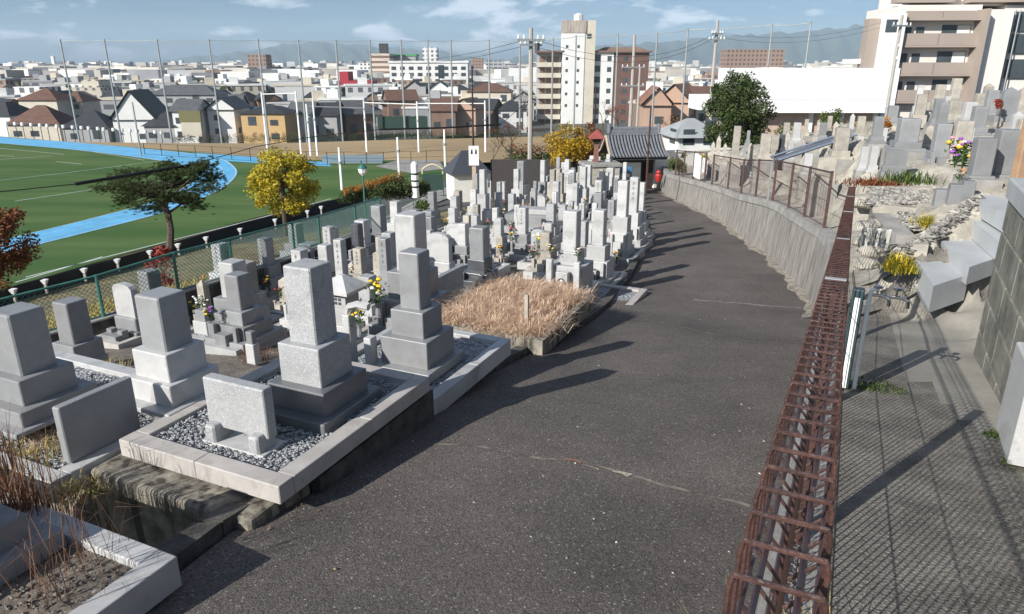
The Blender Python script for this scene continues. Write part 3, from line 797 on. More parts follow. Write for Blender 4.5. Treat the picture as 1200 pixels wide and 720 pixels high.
for k, (x, yb, yt, z) in enumerate(netp):
    r_, b, h = pole_thing(x, yb, yt, z, 0.17 * z / 118, 'net_pole', f'tall thin steel pole of the high ball net, {ORD[k]} from the left', 'pole', 'tall poles of the ball net')
    c = MB(); c.lathe((0, 0, h), [(0.16, 0), (0.16, .15), (.03, .2)], 6); c.build('pole_cap', GALV, r_)
    tops.append(b + Vector((0, 0, h)))
def net_mat():
    m, n, l, b = new_mat('fine_ball_net')
    b.inputs['Base Color'].default_value = (0.10, 0.12, 0.12, 1); b.inputs['Roughness'].default_value = 0.9
    tr = n.new('ShaderNodeBsdfTransparent'); ms = n.new('ShaderNodeMixShader'); ms.inputs['Fac'].default_value = 0.07
    l.new(tr.outputs[0], ms.inputs[1]); l.new(b.outputs[0], ms.inputs[2]); l.new(ms.outputs[0], n['Material Output'].inputs['Surface'])
    return m
NET = net_mat()
root = thing('ball_net', (0, 0, 0), 'huge fine grey ball net hung between the tall poles in front of the town', 'net')
m = MB(); c = MB()
for a, b in zip(tops, tops[1:]):
    m.quad((a.x, a.y, -13), (b.x, b.y, -13), b, a)
    c.tube([a, a.lerp(b, .5) + Vector((0, 0, -.12)), b], 0.06, 4)
m.build('net_sheet', NET, root); c.build('top_cable', GALV, root)

# low black fence round the dirt ground
root = thing('dirt_ground_fence', (0, 0, 0), 'low see-through dark fence with thin posts round the brown dirt ground', 'fence')
fp = [(170, 178), (190, 179), (210, 180.5), (230, 181.5), (250, 182.5), (272, 184), (294, 185.5), (316, 187), (338, 188), (360, 189), (384, 190), (404, 190), (430, 190), (450, 190), (468, 189), (482, 189), (500, 188), (522, 188), (544, 188)]
FP = [FW(x, y + 4, 0) for x, y in fp]
for a in FP:
    m = MB(); m.tube([a, a + Vector((0, 0, 1.7))], 0.05, 4); m.build('post', BLACK, root)
m = MB()
for a, b in zip(FP, FP[1:]):
    for h in (0.1, 0.9, 1.65): m.tube([a + Vector((0, 0, h)), b + Vector((0, 0, h))], 0.02, 3)
m.build('rail', BLACK, root)
# grey-blue boards along its foot
root = thing('sideline_boards', (0, 0, 0), 'row of low grey-blue boards behind the goal line of the pitch', 'board')
a, b = FW(378, 192, 0), FW(450, 192, 0)
m = MB(); m.box(((a + b) / 2).to_tuple(), ((b - a).length, 0.1, 1.1), rz=math.atan2((b - a).y, (b - a).x)); m.build('panel', mat('blue_grey_board', (0.16, 0.22, 0.27), 0.7), root)

# white training posts -------------------------------------------------
wp = [(314, 179, 108, 100), (353, 178, 107, 100), (364, 180, 122, 96), (372, 180, 117, 96), (401, 223, 173, 72), (430, 178, 118, 104), (468, 206, 161, 80), (491, 180, 119, 104), (522, 200, 152, 84), (569, 180, 118, 104)]
T3 = []
for k, (x, yb, yt, z) in enumerate(wp):
    r_, b, h = pole_thing(x, yb, yt, z, 0.15, 'practice_post', f'white painted post standing on the sports ground, {ORD[k]} from the left', 'post', 'white posts on the sports ground', WHITE)
    c = MB(); c.tube([(0, 0, h * .62), (0, 0, h * .62 + .25)], 0.22, 7); c.build('padding_band', GALV, r_); T3.append(b + Vector((0, 0, h)))
    if k in (0, 2, 5, 7):
        nb = {0: 1, 2: 5, 5: 7, 7: 9}[k]
        base2 = AT(wp[nb][0], wp[nb][1], wp[nb][3]); d = base2 - b
        c = MB(); c.tube([(0, 0, h - .3), (d.x, d.y, d.z + (h - .3))], 0.08, 5); c.build('crossbar', WHITE, r_)

# utility poles -------------------------------------------------------
def util(px, yb, yt, z, label, arms, r=0.16, material=POLEC):
    r_, b, h = pole_thing(px, yb, yt, z, r, 'utility_pole', label, 'pole', 'concrete utility poles beyond the graves', material)
    for (dh, w, ang) in arms:
        m = MB(); m.box((0, -0.2, h - dh), (w, 0.1, 0.12), rz=ang); m.build('crossarm', GALV, r_)
        m = MB()
        for s in (-.45, -.25, .25, .45):
            m.lathe((s * w * math.cos(ang), -0.2 + s * w * math.sin(ang), h - dh + .12), [(0.04, 0), (0.07, .06), (0.04, .12), (.06, .18), (.02, .22)], 6)
        m.build('insulator', WHITE, r_)
    return r_, b, h
u1, b1, h1 = util(621, 192, 33, 42, 'tall pale utility pole rising from the middle of the cemetery', [(0.7, 1.6, .2), (0.95, 1.3, .2)], 0.15)
m = MB(); m.tube([(0.35, -0.2, h1 - 1.2), (0.35, -.2, h1 - .8)], 0.14, 8); m.build('transformer', mat('dark_transformer', (0.05, 0.05, 0.055), 0.5), u1)
util(738, 152, 41, 78, 'utility pole with two crossarms in front of the brown end wall of the apartment block', [(3.3, 2.6, 0.1), (5.2, 2.6, .1)], 0.2)
u3, b3, h3 = util(832, 130, 24, 66, 'leaning-looking utility pole between the town and the evergreen tree', [(1.2, 1.2, .3), (1.7, 1.6, .2)], 0.18)
util(555, 193, 77, 40, 'slim dark pole standing behind the shed with the slate roof', [], 0.06, WOOD)
util(746, 152, 79, 74, 'short plain utility pole just right of the two-armed pole', [], 0.13)
util(1040, 125, 18, 62, 'utility pole with crossarms and wires in front of the right apartment block', [(0.9, 2.2, .4), (2.6, 1.0, 1.2), (3.6, 1.0, 1.2)], 0.16)
util(165, 180, 120, 92, 'low grey lamp pole beyond the far straight of the track', [], 0.12, GALV)
util(696, 165, 100, 60, 'thin dark pole in front of the white apartment wall', [], 0.07, WOOD)
# thin brown pole in front of gate
r_, b, h = pole_thing(757, 222, 125, 30, 0.05, 'signal_pole', 'thin rust-brown pole rising in front of the tiled gate', 'pole', None, RUST)

# overhead cable with black sleeves
root = thing('overhead_cable', (0, 0, 0), 'black overhead cable with thick sleeves sagging across the pitch', 'cable')
cp = [(-80, 231, 22), (0, 225, 23.5), (88, 216, 26), (224, 193.5, 30), (300, 172, 33), (370, 160, 35), (445, 152, 37), (520, 150, 39), (587, 146, 41), (619, 118, 42)]
CPt = [AT(*a) for a in cp]
m = MB(); m.tube(CPt, 0.018, 5); m.build('wire', BLACK, root)
for i, j, r in ((2, 3, 0.065), (6, 8, 0.05)):
    m = MB(); m.tube(CPt[i:j + 1], r, 7); m.build('cable_sleeve', BLACK, root)
def wires(name, label, a, b, n, sag, sep=0.25, r=0.02):
    root = thing(name, (0, 0, 0), label, 'wires'); 
    for k in range(n):
        m = MB(); pts = []
        for i in range(9):
            t = i / 8; p = a.lerp(b, t) + Vector((0, 0, -sag * 4 * t * (1 - t) - sep * k)); pts.append(p)
        m.tube(pts, r, 4, cap=False); m.build('wire', BLACK, root)
wires('power_lines', 'power lines between the two tall poles above the temple gate', b1 + Vector((0.5, 0, h1 - .7)), b3 + Vector((0, 0, h3 - 1.0)), 2, 1.4, .35, 0.014)
wires('service_wires', 'fine wires running from the cemetery pole towards the left of the town', b1 + Vector((-0.6, 0, h1 - .7)), AT(430, 60, 90), 2, 1.0, .3, 0.014)
wires('pole_wires', 'wires running right from the pole beside the evergreen tree', b3 + Vector((0, 0, h3 - 1.0)), AT(1042, 24, 62), 2, .9, .4, 0.014)
# ================================================================== GRAVES
def vis_w(px, wpx, z):
    az = math.atan2((px - 600) / F, 0.95); rel = abs(A0 - az)
    return wpx * z / F / (math.cos(rel) + math.sin(rel))
def h_for(b, ytop):
    lo, hi = 0.0, 12.0
    for _ in range(40):
        m_ = (lo + hi) / 2
        if proj(b + Vector((0, 0, m_)))[1] > ytop: lo = m_
        else: hi = m_
    return lo
PLACED = []
G_DGREY = mat('granite_dark_grey', (0.13, 0.135, 0.145), 0.3, var=0.15, vscale=4, speck=[(220, (0.3, 0.3, 0.32), 0.6, 0.5)])
FLW = {}
for nm, c in (('white', (0.75, 0.75, 0.7)), ('yellow', (0.75, 0.5, 0.03)), ('purple', (0.3, 0.09, 0.42)), ('red', (0.5, 0.03, 0.05)), ('pink', (0.7, 0.3, 0.38)), ('orange', (0.62, 0.22, 0.06))):
    FLW[nm] = mat('petals_' + nm, c, 0.7, var=0.15, vscale=20)
LEAFG = leaf_mat('bouquet_leaf', (0.02, 0.05, 0.015), (0.07, 0.13, 0.03))
def bouquet(loc, label, s=1.0, cols=('white', 'yellow', 'purple'), group='flower bunches on the graves', vase=True):
    r_ = thing('flower_bunch', tuple(loc), label, 'flowers', group)
    if vase:
        m = MB(); m.lathe((0, 0, 0), [(0.03 * s, 0), (0.035 * s, .04 * s), (.026 * s, .12 * s), (.04 * s, .17 * s)], 8); m.build('vase', rnd.choice([GALV, G_MID]), r_)
    m = MB(); 
    for _ in range(60):
        a = rnd.uniform(0, 6.28); t = rnd.uniform(.05, 1); rr = .11 * s * t; h = (.16 + .22 * rnd.random()) * s
        p = Vector((rr * math.cos(a), rr * math.sin(a), h)); d = Vector((rnd.uniform(-1, 1), rnd.uniform(-1, 1), rnd.uniform(0, 1))).normalized() * .05 * s
        n_ = d.cross(Vector((rnd.random(), rnd.random(), rnd.random()))).normalized() * .018 * s
        m.quad(p - n_, p + d * .5 - n_ * .2, p + d, p + n_)
    for k in range(6): m.tube([(0, 0, .1 * s), (rnd.uniform(-.08, .08) * s, rnd.uniform(-.08, .08) * s, .33 * s)], .004 * s, 3)
    m.build('foliage', LEAFG, r_)
    for c in cols:
        m = MB()
        for _ in range(4):
            a = rnd.uniform(0, 6.28); rr = rnd.uniform(.01, .1) * s; h = (.26 + .16 * rnd.random()) * s; q = rnd.uniform(.022, .036) * s
            m.lathe((rr * math.cos(a), rr * math.sin(a), h), [(q * .4, -q * .6), (q, 0), (q * .8, q * .4), (q * .2, q * .6)], 7)
        m.build('blossom', FLW[c], r_)
    return r_
def build_grave(b, w, Ht, label, kind='pillar', m1=None, m2=None, fr=(.50, .19, .18, .13), wf=(1, 1.62, 2.25, 2.9), rz=RZ, name='gravestone', group=None, furn=True, plot=None, dpt=None, insc=False, aspect=1.0, side_holders=False):
    m1 = m1 or G_LIGHT; m2 = m2 or m1
    r_ = thing(name, tuple(b), label, 'gravestone', group, rz=rz)
    h = [f * Ht for f in fr]; z = 0.0
    bev = min(0.02, w * .05)
    if kind == 'pillar':
        widths = [w * k for k in wf]
        for k, nm in ((3, 'plinth'), (2, 'lower_base'), (1, 'upper_base')):
            if h[k] <= 0: continue
            m = MB(); m.box((0, 0, z), (widths[k], widths[k] * (1.0 if k < 3 else 1.1), h[k]), bev=bev * .7); m.build(nm, m2, r_); z += h[k] + .0015
        m = MB(); m.box((0, 0, z), (w, w, h[0] - 0.0), taper=.985, bev=max(bev, w * .06)); m.build('headstone', m1, r_)
        top = z
        if insc:
            m = MB()
            for q in range(int(insc) if insc is not True else 5):
                zz_ = top + h[0] * (.82 - .145 * q)
                for (a_, b_, c_, d_) in ((0, .02, .34, .012), (0, -.025, .26, .012), (-.06, -.0, .03, .07), (.07, .01, .03, .06), (0, 0, .028, .085)):
                    ww, hh = c_ * w * rnd.uniform(.6, 1.1), max(.006, d_ * h[0] * rnd.uniform(.7, 1.2))
                    m.box((a_ * w, -w / 2 - .0005, zz_ + b_ * h[0]), (ww, .004, hh))
            m.build('inscription', mat('engraving', (0.16, 0.16, 0.165), 0.8, var=0.1), r_)
        front = widths[2] / 2; lower_top = h[3] + h[2]
    elif kind == 'slab':            # western style: broad low upright on a wider foot
        ww, tt = w, (dpt or w * .28)
        m = MB(); m.box((0, 0, 0), (ww * 1.35, tt * 2.6, Ht * .14), bev=bev); m.build('plinth', m2, r_)
        m = MB(); m.box((0, 0, Ht * .1415), (ww * 1.15, tt * 1.7, Ht * .24), bev=bev); m.build('lower_base', m2, r_)
        m = MB()
        z0 = Ht * .383; H1 = Ht - z0; pts = [(-ww / 2, z0), (ww / 2, z0), (ww / 2, z0 + H1 * .86), (ww * .38, z0 + H1 * .95), (ww * .15, Ht), (-ww * .15, Ht), (-ww * .38, z0 + H1 * .95), (-ww / 2, z0 + H1 * .86)]
        n = len(pts); i = len(m.v)
        m.v += [(x, -tt / 2, q) for x, q in pts] + [(x, tt / 2, q) for x, q in pts]
        m.f.append(tuple(range(i, i + n))); m.f.append(tuple(reversed(range(i + n, i + 2 * n))))
        for k in range(n): m.f.append((i + k, i + n + k, i + n + (k + 1) % n, i + (k + 1) % n))
        m.build('headstone', m1, r_); front = tt * 1.3; lower_top = Ht * .14; widths = [ww, ww, ww * .8]
    elif kind == 'old':             # narrow weathered stone with a pointed head
        m = MB(); m.box((0, 0, 0), (w * 1.8, w * 1.5, Ht * .16), bev=bev); m.build('lower_base', m2, r_)
        m = MB(); m.box((0, 0, Ht * .1615), (w, w * .8, Ht * .70), taper=.93, bev=0.004)
        i = len(m.v); x, y, q = w * .465, w * .372, Ht * .8615
        m.v += [(-x, -y, q), (x, -y, q), (x, y, q), (-x, y, q), (0, 0, Ht)]
        for k in range(4): m.f.append((i + k, i + (k + 1) % 4, i + 4))
        m.build('headstone', m1, r_); front = w * .75; lower_top = Ht * .16; widths = [w, w, w * 1.5]
    if furn:
        for s in (-1, 1):
            hw = max(.05, w * .26); m = MB(); m.box((s * widths[2] * .36, -front - hw * .9, 0), (hw, hw, lower_top * .8 + .10), bev=.006)
            m.build('flower_holder', m2, r_)
        iw = w * .8; m = MB(); m.box((0, -front - iw * .45, 0), (iw, iw * .7, lower_top * .55 + .07), bev=.006); m.build('incense_stand', m2, r_)
    if plot:
        pw, pd, kh = plot
        m = MB(); t_ = .1
        m.box((0, -pd / 2 + t_ / 2, -.25), (pw, t_, .25 + kh)); m.box((0, pd / 2 - t_ / 2, -.25), (pw, t_, .25 + kh))
        m.box((-pw / 2 + t_ / 2, 0, -.25), (t_, pd - 2 * t_ - .002, .25 + kh - .003)); m.box((pw / 2 - t_ / 2, 0, -.25), (t_, pd - 2 * t_ - .002, .25 + kh - .003))
        m.build('plot_kerb', G_PINK if rnd.random() < .6 else G_LIGHT, r_)
        m = MB(); m.box((0, 0, -.2), (pw - 2 * t_, pd - 2 * t_, .2 + kh * .45)); m.build('gravel_bed', GRAVM, r_)
    PLACED.append((b.x, b.y)); return r_
def gravel_mat():
    m, n, l, b = new_mat('grey_gravel')
    t = n.new('ShaderNodeTexCoord'); v = n.new('ShaderNodeTexVoronoi'); v.inputs['Scale'].default_value = 32; l.new(t.outputs['Object'], v.inputs['Vector'])
    sp = n.new('ShaderNodeSeparateColor'); l.new(v.outputs['Color'], sp.inputs[0])
    r = n.new('ShaderNodeValToRGB'); r.color_ramp.elements[0].color = (0.10, 0.105, 0.115, 1); r.color_ramp.elements[1].color = (0.42, 0.43, 0.44, 1)
    l.new(sp.outputs[0], r.inputs['Fac']); l.new(r.outputs[0], b.inputs['Base Color'])
    bp = n.new('ShaderNodeBump'); bp.invert = True; bp.inputs['Strength'].default_value = 1; bp.inputs['Distance'].default_value = .02
    l.new(v.outputs['Distance'], bp.inputs['Height']); l.new(bp.outputs[0], b.inputs['Normal']); b.inputs['Roughness'].default_value = .8
    return m
GRAVM = gravel_mat()
def pebble_mat(name, a, b_):
    m, n, l, b = new_mat(name); g = n.new('ShaderNodeNewGeometry'); rp = n.new('ShaderNodeValToRGB')
    rp.color_ramp.elements[0].color = rgb(a); rp.color_ramp.elements[1].color = rgb(b_)
    l.new(g.outputs['Random Per Island'], rp.inputs['Fac']); l.new(rp.outputs[0], b.inputs['Base Color']); b.inputs['Roughness'].default_value = .7
    return m
PEB = pebble_mat('grey_pebbles', (0.13, 0.14, 0.15), (0.38, 0.39, 0.40))
PEBW = pebble_mat('pale_pebbles', (0.24, 0.23, 0.2), (0.62, 0.6, 0.55))
def pebbles(name, fn, n, s0, s1, material, label=None):
    m = MB()
    for _ in range(n):
        p = fn(rnd.random(), rnd.random()); s = rnd.uniform(s0, s1); a = rnd.uniform(0, 3.14)
        ex, ey, ez = s * rnd.uniform(.8, 1.4), s * rnd.uniform(.6, 1), s * rnd.uniform(.4, .7)
        ca, sa = math.cos(a), math.sin(a); i = len(m.v)
        for (x, y, z) in ((1, 0, 0), (.3, .9, .1), (-1, .2, 0), (-.2, -.95, 0), (.1, 0, 1), (0, 0, -1)):
            x, y, z = x * ex, y * ey, z * ez; m.v.append((p.x + x * ca - y * sa, p.y + x * sa + y * ca, p.z + z))
        for k in range(4): m.f.append((i + k, i + (k + 1) % 4, i + 4)); m.f.append((i + (k + 1) % 4, i + k, i + 5))
    o = m.build(name, material); tag(o, label, None, None, 'stuff'); return o

# ---- near plots, laid out in the cemetery's own grid ------------------
def plot(name, label, u0, u1, v0, v1, zt, kh, kw, material, bed='gravel', npeb=0, sides='NSEW', body=None):
    r_ = thing(name, (0, 0, 0), label, 'grave plot')
    def kb(ua, ub, va, vb, top, bot):
        m = MB(); c = UV((ua + ub) / 2, (va + vb) / 2, bot)
        m.box(c.to_tuple(), (vb - va, ub - ua, top - bot), rz=RZ, bev=.008); return m
    if 'S' in sides:
        n = max(1, int(round((v1 - v0) / .75)))
        for k in range(n): kb(u0, u0 + kw, lerp(v0, v1, k / n) + .001, lerp(v0, v1, (k + 1) / n) - .002, zt, zt - kh).build('kerb', material, r_)
    if 'E' in sides:
        n = max(1, int(round((u1 - u0) / .8)))
        for k in range(n): kb(lerp(u0 + kw + .002, u1, k / n), lerp(u0 + kw + .002, u1, (k + 1) / n) - .002, v1 - kw, v1, zt - .002, zt - kh).build('kerb', material, r_)
    if 'W' in sides: kb(u0 + kw + .002, u1, v0, v0 + kw, zt - .002, zt - kh).build('kerb', material, r_)
    if 'N' in sides: kb(u1 - kw, u1, v0 + kw + .002, v1 - kw - .002, zt - .001, zt - kh).build('kerb', material, r_)
    m = MB(); m.box(UV((u0 + u1) / 2, (v0 + v1) / 2, zt - kh - .02).to_tuple(), (v1 - v0 - 2 * kw + .02, u1 - u0 - 2 * kw + .02, kh - .03), rz=RZ)
    m.build('gravel_bed' if bed == 'gravel' else 'earth_bed', GRAVM if bed == 'gravel' else DIRT, r_)
    if body is not None:
        m = MB(); m.box(UV((u0 + u1) / 2 - .06, (v0 + v1) / 2, zt - kh - .6).to_tuple(), (v1 - v0 + .04, u1 - u0 + .22, .6 - .003), rz=RZ, bev=.02); m.build('foundation', body, r_)
    return r_
# plot A: speckled slab and the large speckled pillar
ca = W(327, 574, -2.74); cu, cv = to_uv(ca)
A_u0, A_v1, A_z = cu, cv, -2.72
A_v0 = to_uv(W(136, 516, -2.72))[1]
A_u1 = A_u0 + 2.0
plot('grave_plot', 'raised plot with pinkish kerbs and blue-grey gravel round the large speckled slab', A_u0, A_u1, A_v0, A_v1, A_z, .14, .15, G_PINK, npeb=0, body=None)
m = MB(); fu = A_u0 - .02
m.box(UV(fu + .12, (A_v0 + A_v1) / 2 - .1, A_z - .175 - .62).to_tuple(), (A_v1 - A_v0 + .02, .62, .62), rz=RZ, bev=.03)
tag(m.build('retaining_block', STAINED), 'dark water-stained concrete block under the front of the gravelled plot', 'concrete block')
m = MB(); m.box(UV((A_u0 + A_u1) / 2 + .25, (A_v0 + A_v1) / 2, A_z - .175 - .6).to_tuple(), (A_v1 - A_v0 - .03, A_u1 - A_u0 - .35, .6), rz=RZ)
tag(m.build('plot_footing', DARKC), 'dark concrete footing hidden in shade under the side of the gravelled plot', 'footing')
pebbles('gravel', lambda a, b: UV(lerp(A_u0 + .16, A_u1 - .2, a), lerp(A_v0 + .16, A_v1 - .16, b), A_z - .04 + rnd.uniform(-.012, .015)), 5200, .010, .022, PEB)
# speckled slab on two feet
sc = W(287, 520, A_z - .05)
def slab_stone(c, wid, thick, hgt, rz, material, label, feet=True, foot_h=.14, plinth=True, name='memorial_slab'):
    r_ = thing(name, tuple(c), label, 'memorial slab', rz=rz)
    z = 0
    if plinth: m = MB(); m.box((0, 0, 0), (wid * 1.02, thick * 2.6, .03), bev=.004); m.build('plinth', G_LIGHT, r_); z = .031
    if feet:
        for s in (-1, 1):
            m = MB(); m.box((s * wid * .36, -.03, z), (wid * .17, thick * 2.0, foot_h), bev=.02); m.build('foot', material, r_)
        z += foot_h * .72
    m = MB(); m.box((0, 0, z), (wid, thick, hgt), bev=.012); m.build('panel', material, r_)
    PLACED.append((c[0], c[1])); return r_
slab_stone(sc, .60, .10, .40, RZ, G_SPECK, 'broad light speckled granite slab standing on two stone feet in the gravel')

def near(px, pyb, zt, ytop, wpx, label, **kw):
    b = W(px, pyb, zt); z = proj(b)[2]; Ht = h_for(b, ytop); w = vis_w(px, wpx, z * .97)
    r_ = build_grave(b, w, Ht, label, **kw); return r_, b, w, Ht
r1, b1_, w1, H1 = near(376, 478, A_z - .05, 309, 55, 'largest pillar gravestone, light speckled granite on two wide grey blocks behind the speckled slab', m1=G_SPECK, m2=G_SPECK, fr=(.50, .26, .16, .08), wf=(1, 1.5, 2.1, 2.6), furn=False)
for o in r1.children:
    if o.name.startswith('lower_base') or o.name.startswith('plinth'): o.data.materials[0] = G_DGREY
r_, b, w_, Ht = near(207, 462, -2.75, 343, 55, 'smooth grey pillar gravestone with two square blocks left of the largest speckled pillar', m1=G_MID, m2=G_LIGHT, fr=(.50, .26, .20, .04), wf=(1, 1.42, 1.85, 2.4), furn=False)
r_, b, w_, Ht = near(45, 478, -2.8, 362, 58, 'smooth grey pillar gravestone cut by the left edge of the photo', m1=G_MID, m2=G_MID, fr=(.58, .24, .14, .04), wf=(1, 1.55, 2.2, 2.6), furn=False)
r_, b, w_, Ht = near(98, 434, G(98, 434).z, 352, 36, 'smaller grey pillar gravestone between two larger ones close to the green fence', m1=G_MID, m2=G_MID, fr=(.56, .24, .16, .04), wf=(1, 1.45, 1.6, 2.0), furn=False)
r_, b, w_, Ht = near(185, 384, G(185, 384).z, 317, 25, 'grey pillar gravestone peeping out behind the smooth grey pillar, by the green fence', m1=G_MID, m2=G_MID, furn=False)
# plot E with the tall smooth pillar
e1 = W(505, 474, -3.1); E_u0, E_v1 = to_uv(e1); E_z = -3.08
E_v0 = E_v1 - 1.55; E_u1 = to_uv(W(593, 410, -3.1))[0] + .3
plot('grave_plot', 'granite-kerbed plot around the tall smooth pillar, beside the dry grass', E_u0, E_u1, E_v0, E_v1, E_z, .2, .13, G_LIGHT)
r5, b5, w5, H5 = near(491, 428, E_z - .03, 294, 37, 'tall smooth pinkish-grey pillar gravestone on three polished blocks beside the dry grass plot', m1=G_MID, m2=G_MID, fr=(.47, .22, .23, .08), wf=(1, 1.62, 2.35, 3.0), furn=False)
# curved flower recess left of it
fpos = b5 + V * -.50 + U * -.35
r_ = thing('flower_stand', tuple(fpos), 'curved grey stone flower stand with white and yellow blooms beside the tall smooth pillar', 'flower stand', rz=RZ)
m = MB(); m.box((-.13, 0, 0), (.09, .12, .62), bev=.01); m.box((.13, 0, 0), (.09, .12, .40), bev=.01); m.build('post', G_LIGHT, r_)
m = MB(); m.tube([(-.13, 0, .62), (-.11, 0, .70), (0, 0, .74), (.14, 0, .73)], .04, 6); m.build('arch', G_LIGHT, r_)
bouquet(fpos + Vector((0, 0, .38)), 'white and yellow flowers in the curved grey stone stand', .8, ('white', 'yellow'))
# slabs with dark broad faces turned to the lane
def turned_slab(px, pyb, z, wid, thick, hgt, label, material, plinth=True):
    c = W(px, pyb, z); return slab_stone(c, wid, thick, hgt, RZ + R(90), material, label, feet=False, plinth=plinth)
turned_slab(122, 520, -2.85, .62, .08, .46, 'dark-faced upright granite slab leaning over the grassy gravel plot', G_MID, False)
turned_slab(527, 372, G(527, 372).z, .95, .11, .86, 'wide grey slab with its broad shaded face to the lane, behind the tall smooth pillar', G_MID)
# plot C (left, lower) with gravel and dry grass
c1 = W(113, 585, -2.86); C_u0, C_v1 = to_uv(c1); C_v1 = min(C_v1, A_v0 - .12)
plot('grave_plot', 'white-kerbed gravel plot with dry grass left of the stained concrete block', C_u0, C_u0 + 1.7, C_v1 - 2.4, C_v1, -2.86, .18, .14, G_LIGHT)
pebbles('gravel', lambda a, b: UV(lerp(C_u0 + .15, C_u0 + 1.5, a), lerp(C_v1 - 1.6, C_v1 - .15, b), -2.895 + rnd.uniform(-.01, .012)), 3000, .009, .02, PEB)
# plot D (bottom-left)
d1 = W(208, 651, -2.62); D_u1, D_v1 = to_uv(d1)
plot('grave_plot', 'weedy earth plot with blue-grey kerbs at the bottom-left corner of the photo', D_u1 - 1.9, D_u1, D_v1 - 2.6, D_v1, -2.62, .2, .14, G_LIGHT, bed='earth')
pebbles('gravel', lambda a, b: UV(lerp(D_u1 - 1.7, D_u1 - .16, a), lerp(D_v1 - 2.3, D_v1 - .15, b), -2.655 + rnd.uniform(-.01, .012)), 2200, .007, .018, pebble_mat('dark_pebbles', (0.04, 0.035, 0.03), (0.2, 0.18, 0.15)))
dc = W(-48, 668, -2.66)
build_grave(dc, .22, .62, 'stepped grey grave base rising at the bottom-left corner of the photo', m1=G_MID, m2=G_MID, fr=(.30, .25, .25, .20), wf=(1, 1.6, 2.4, 3.2), furn=False)
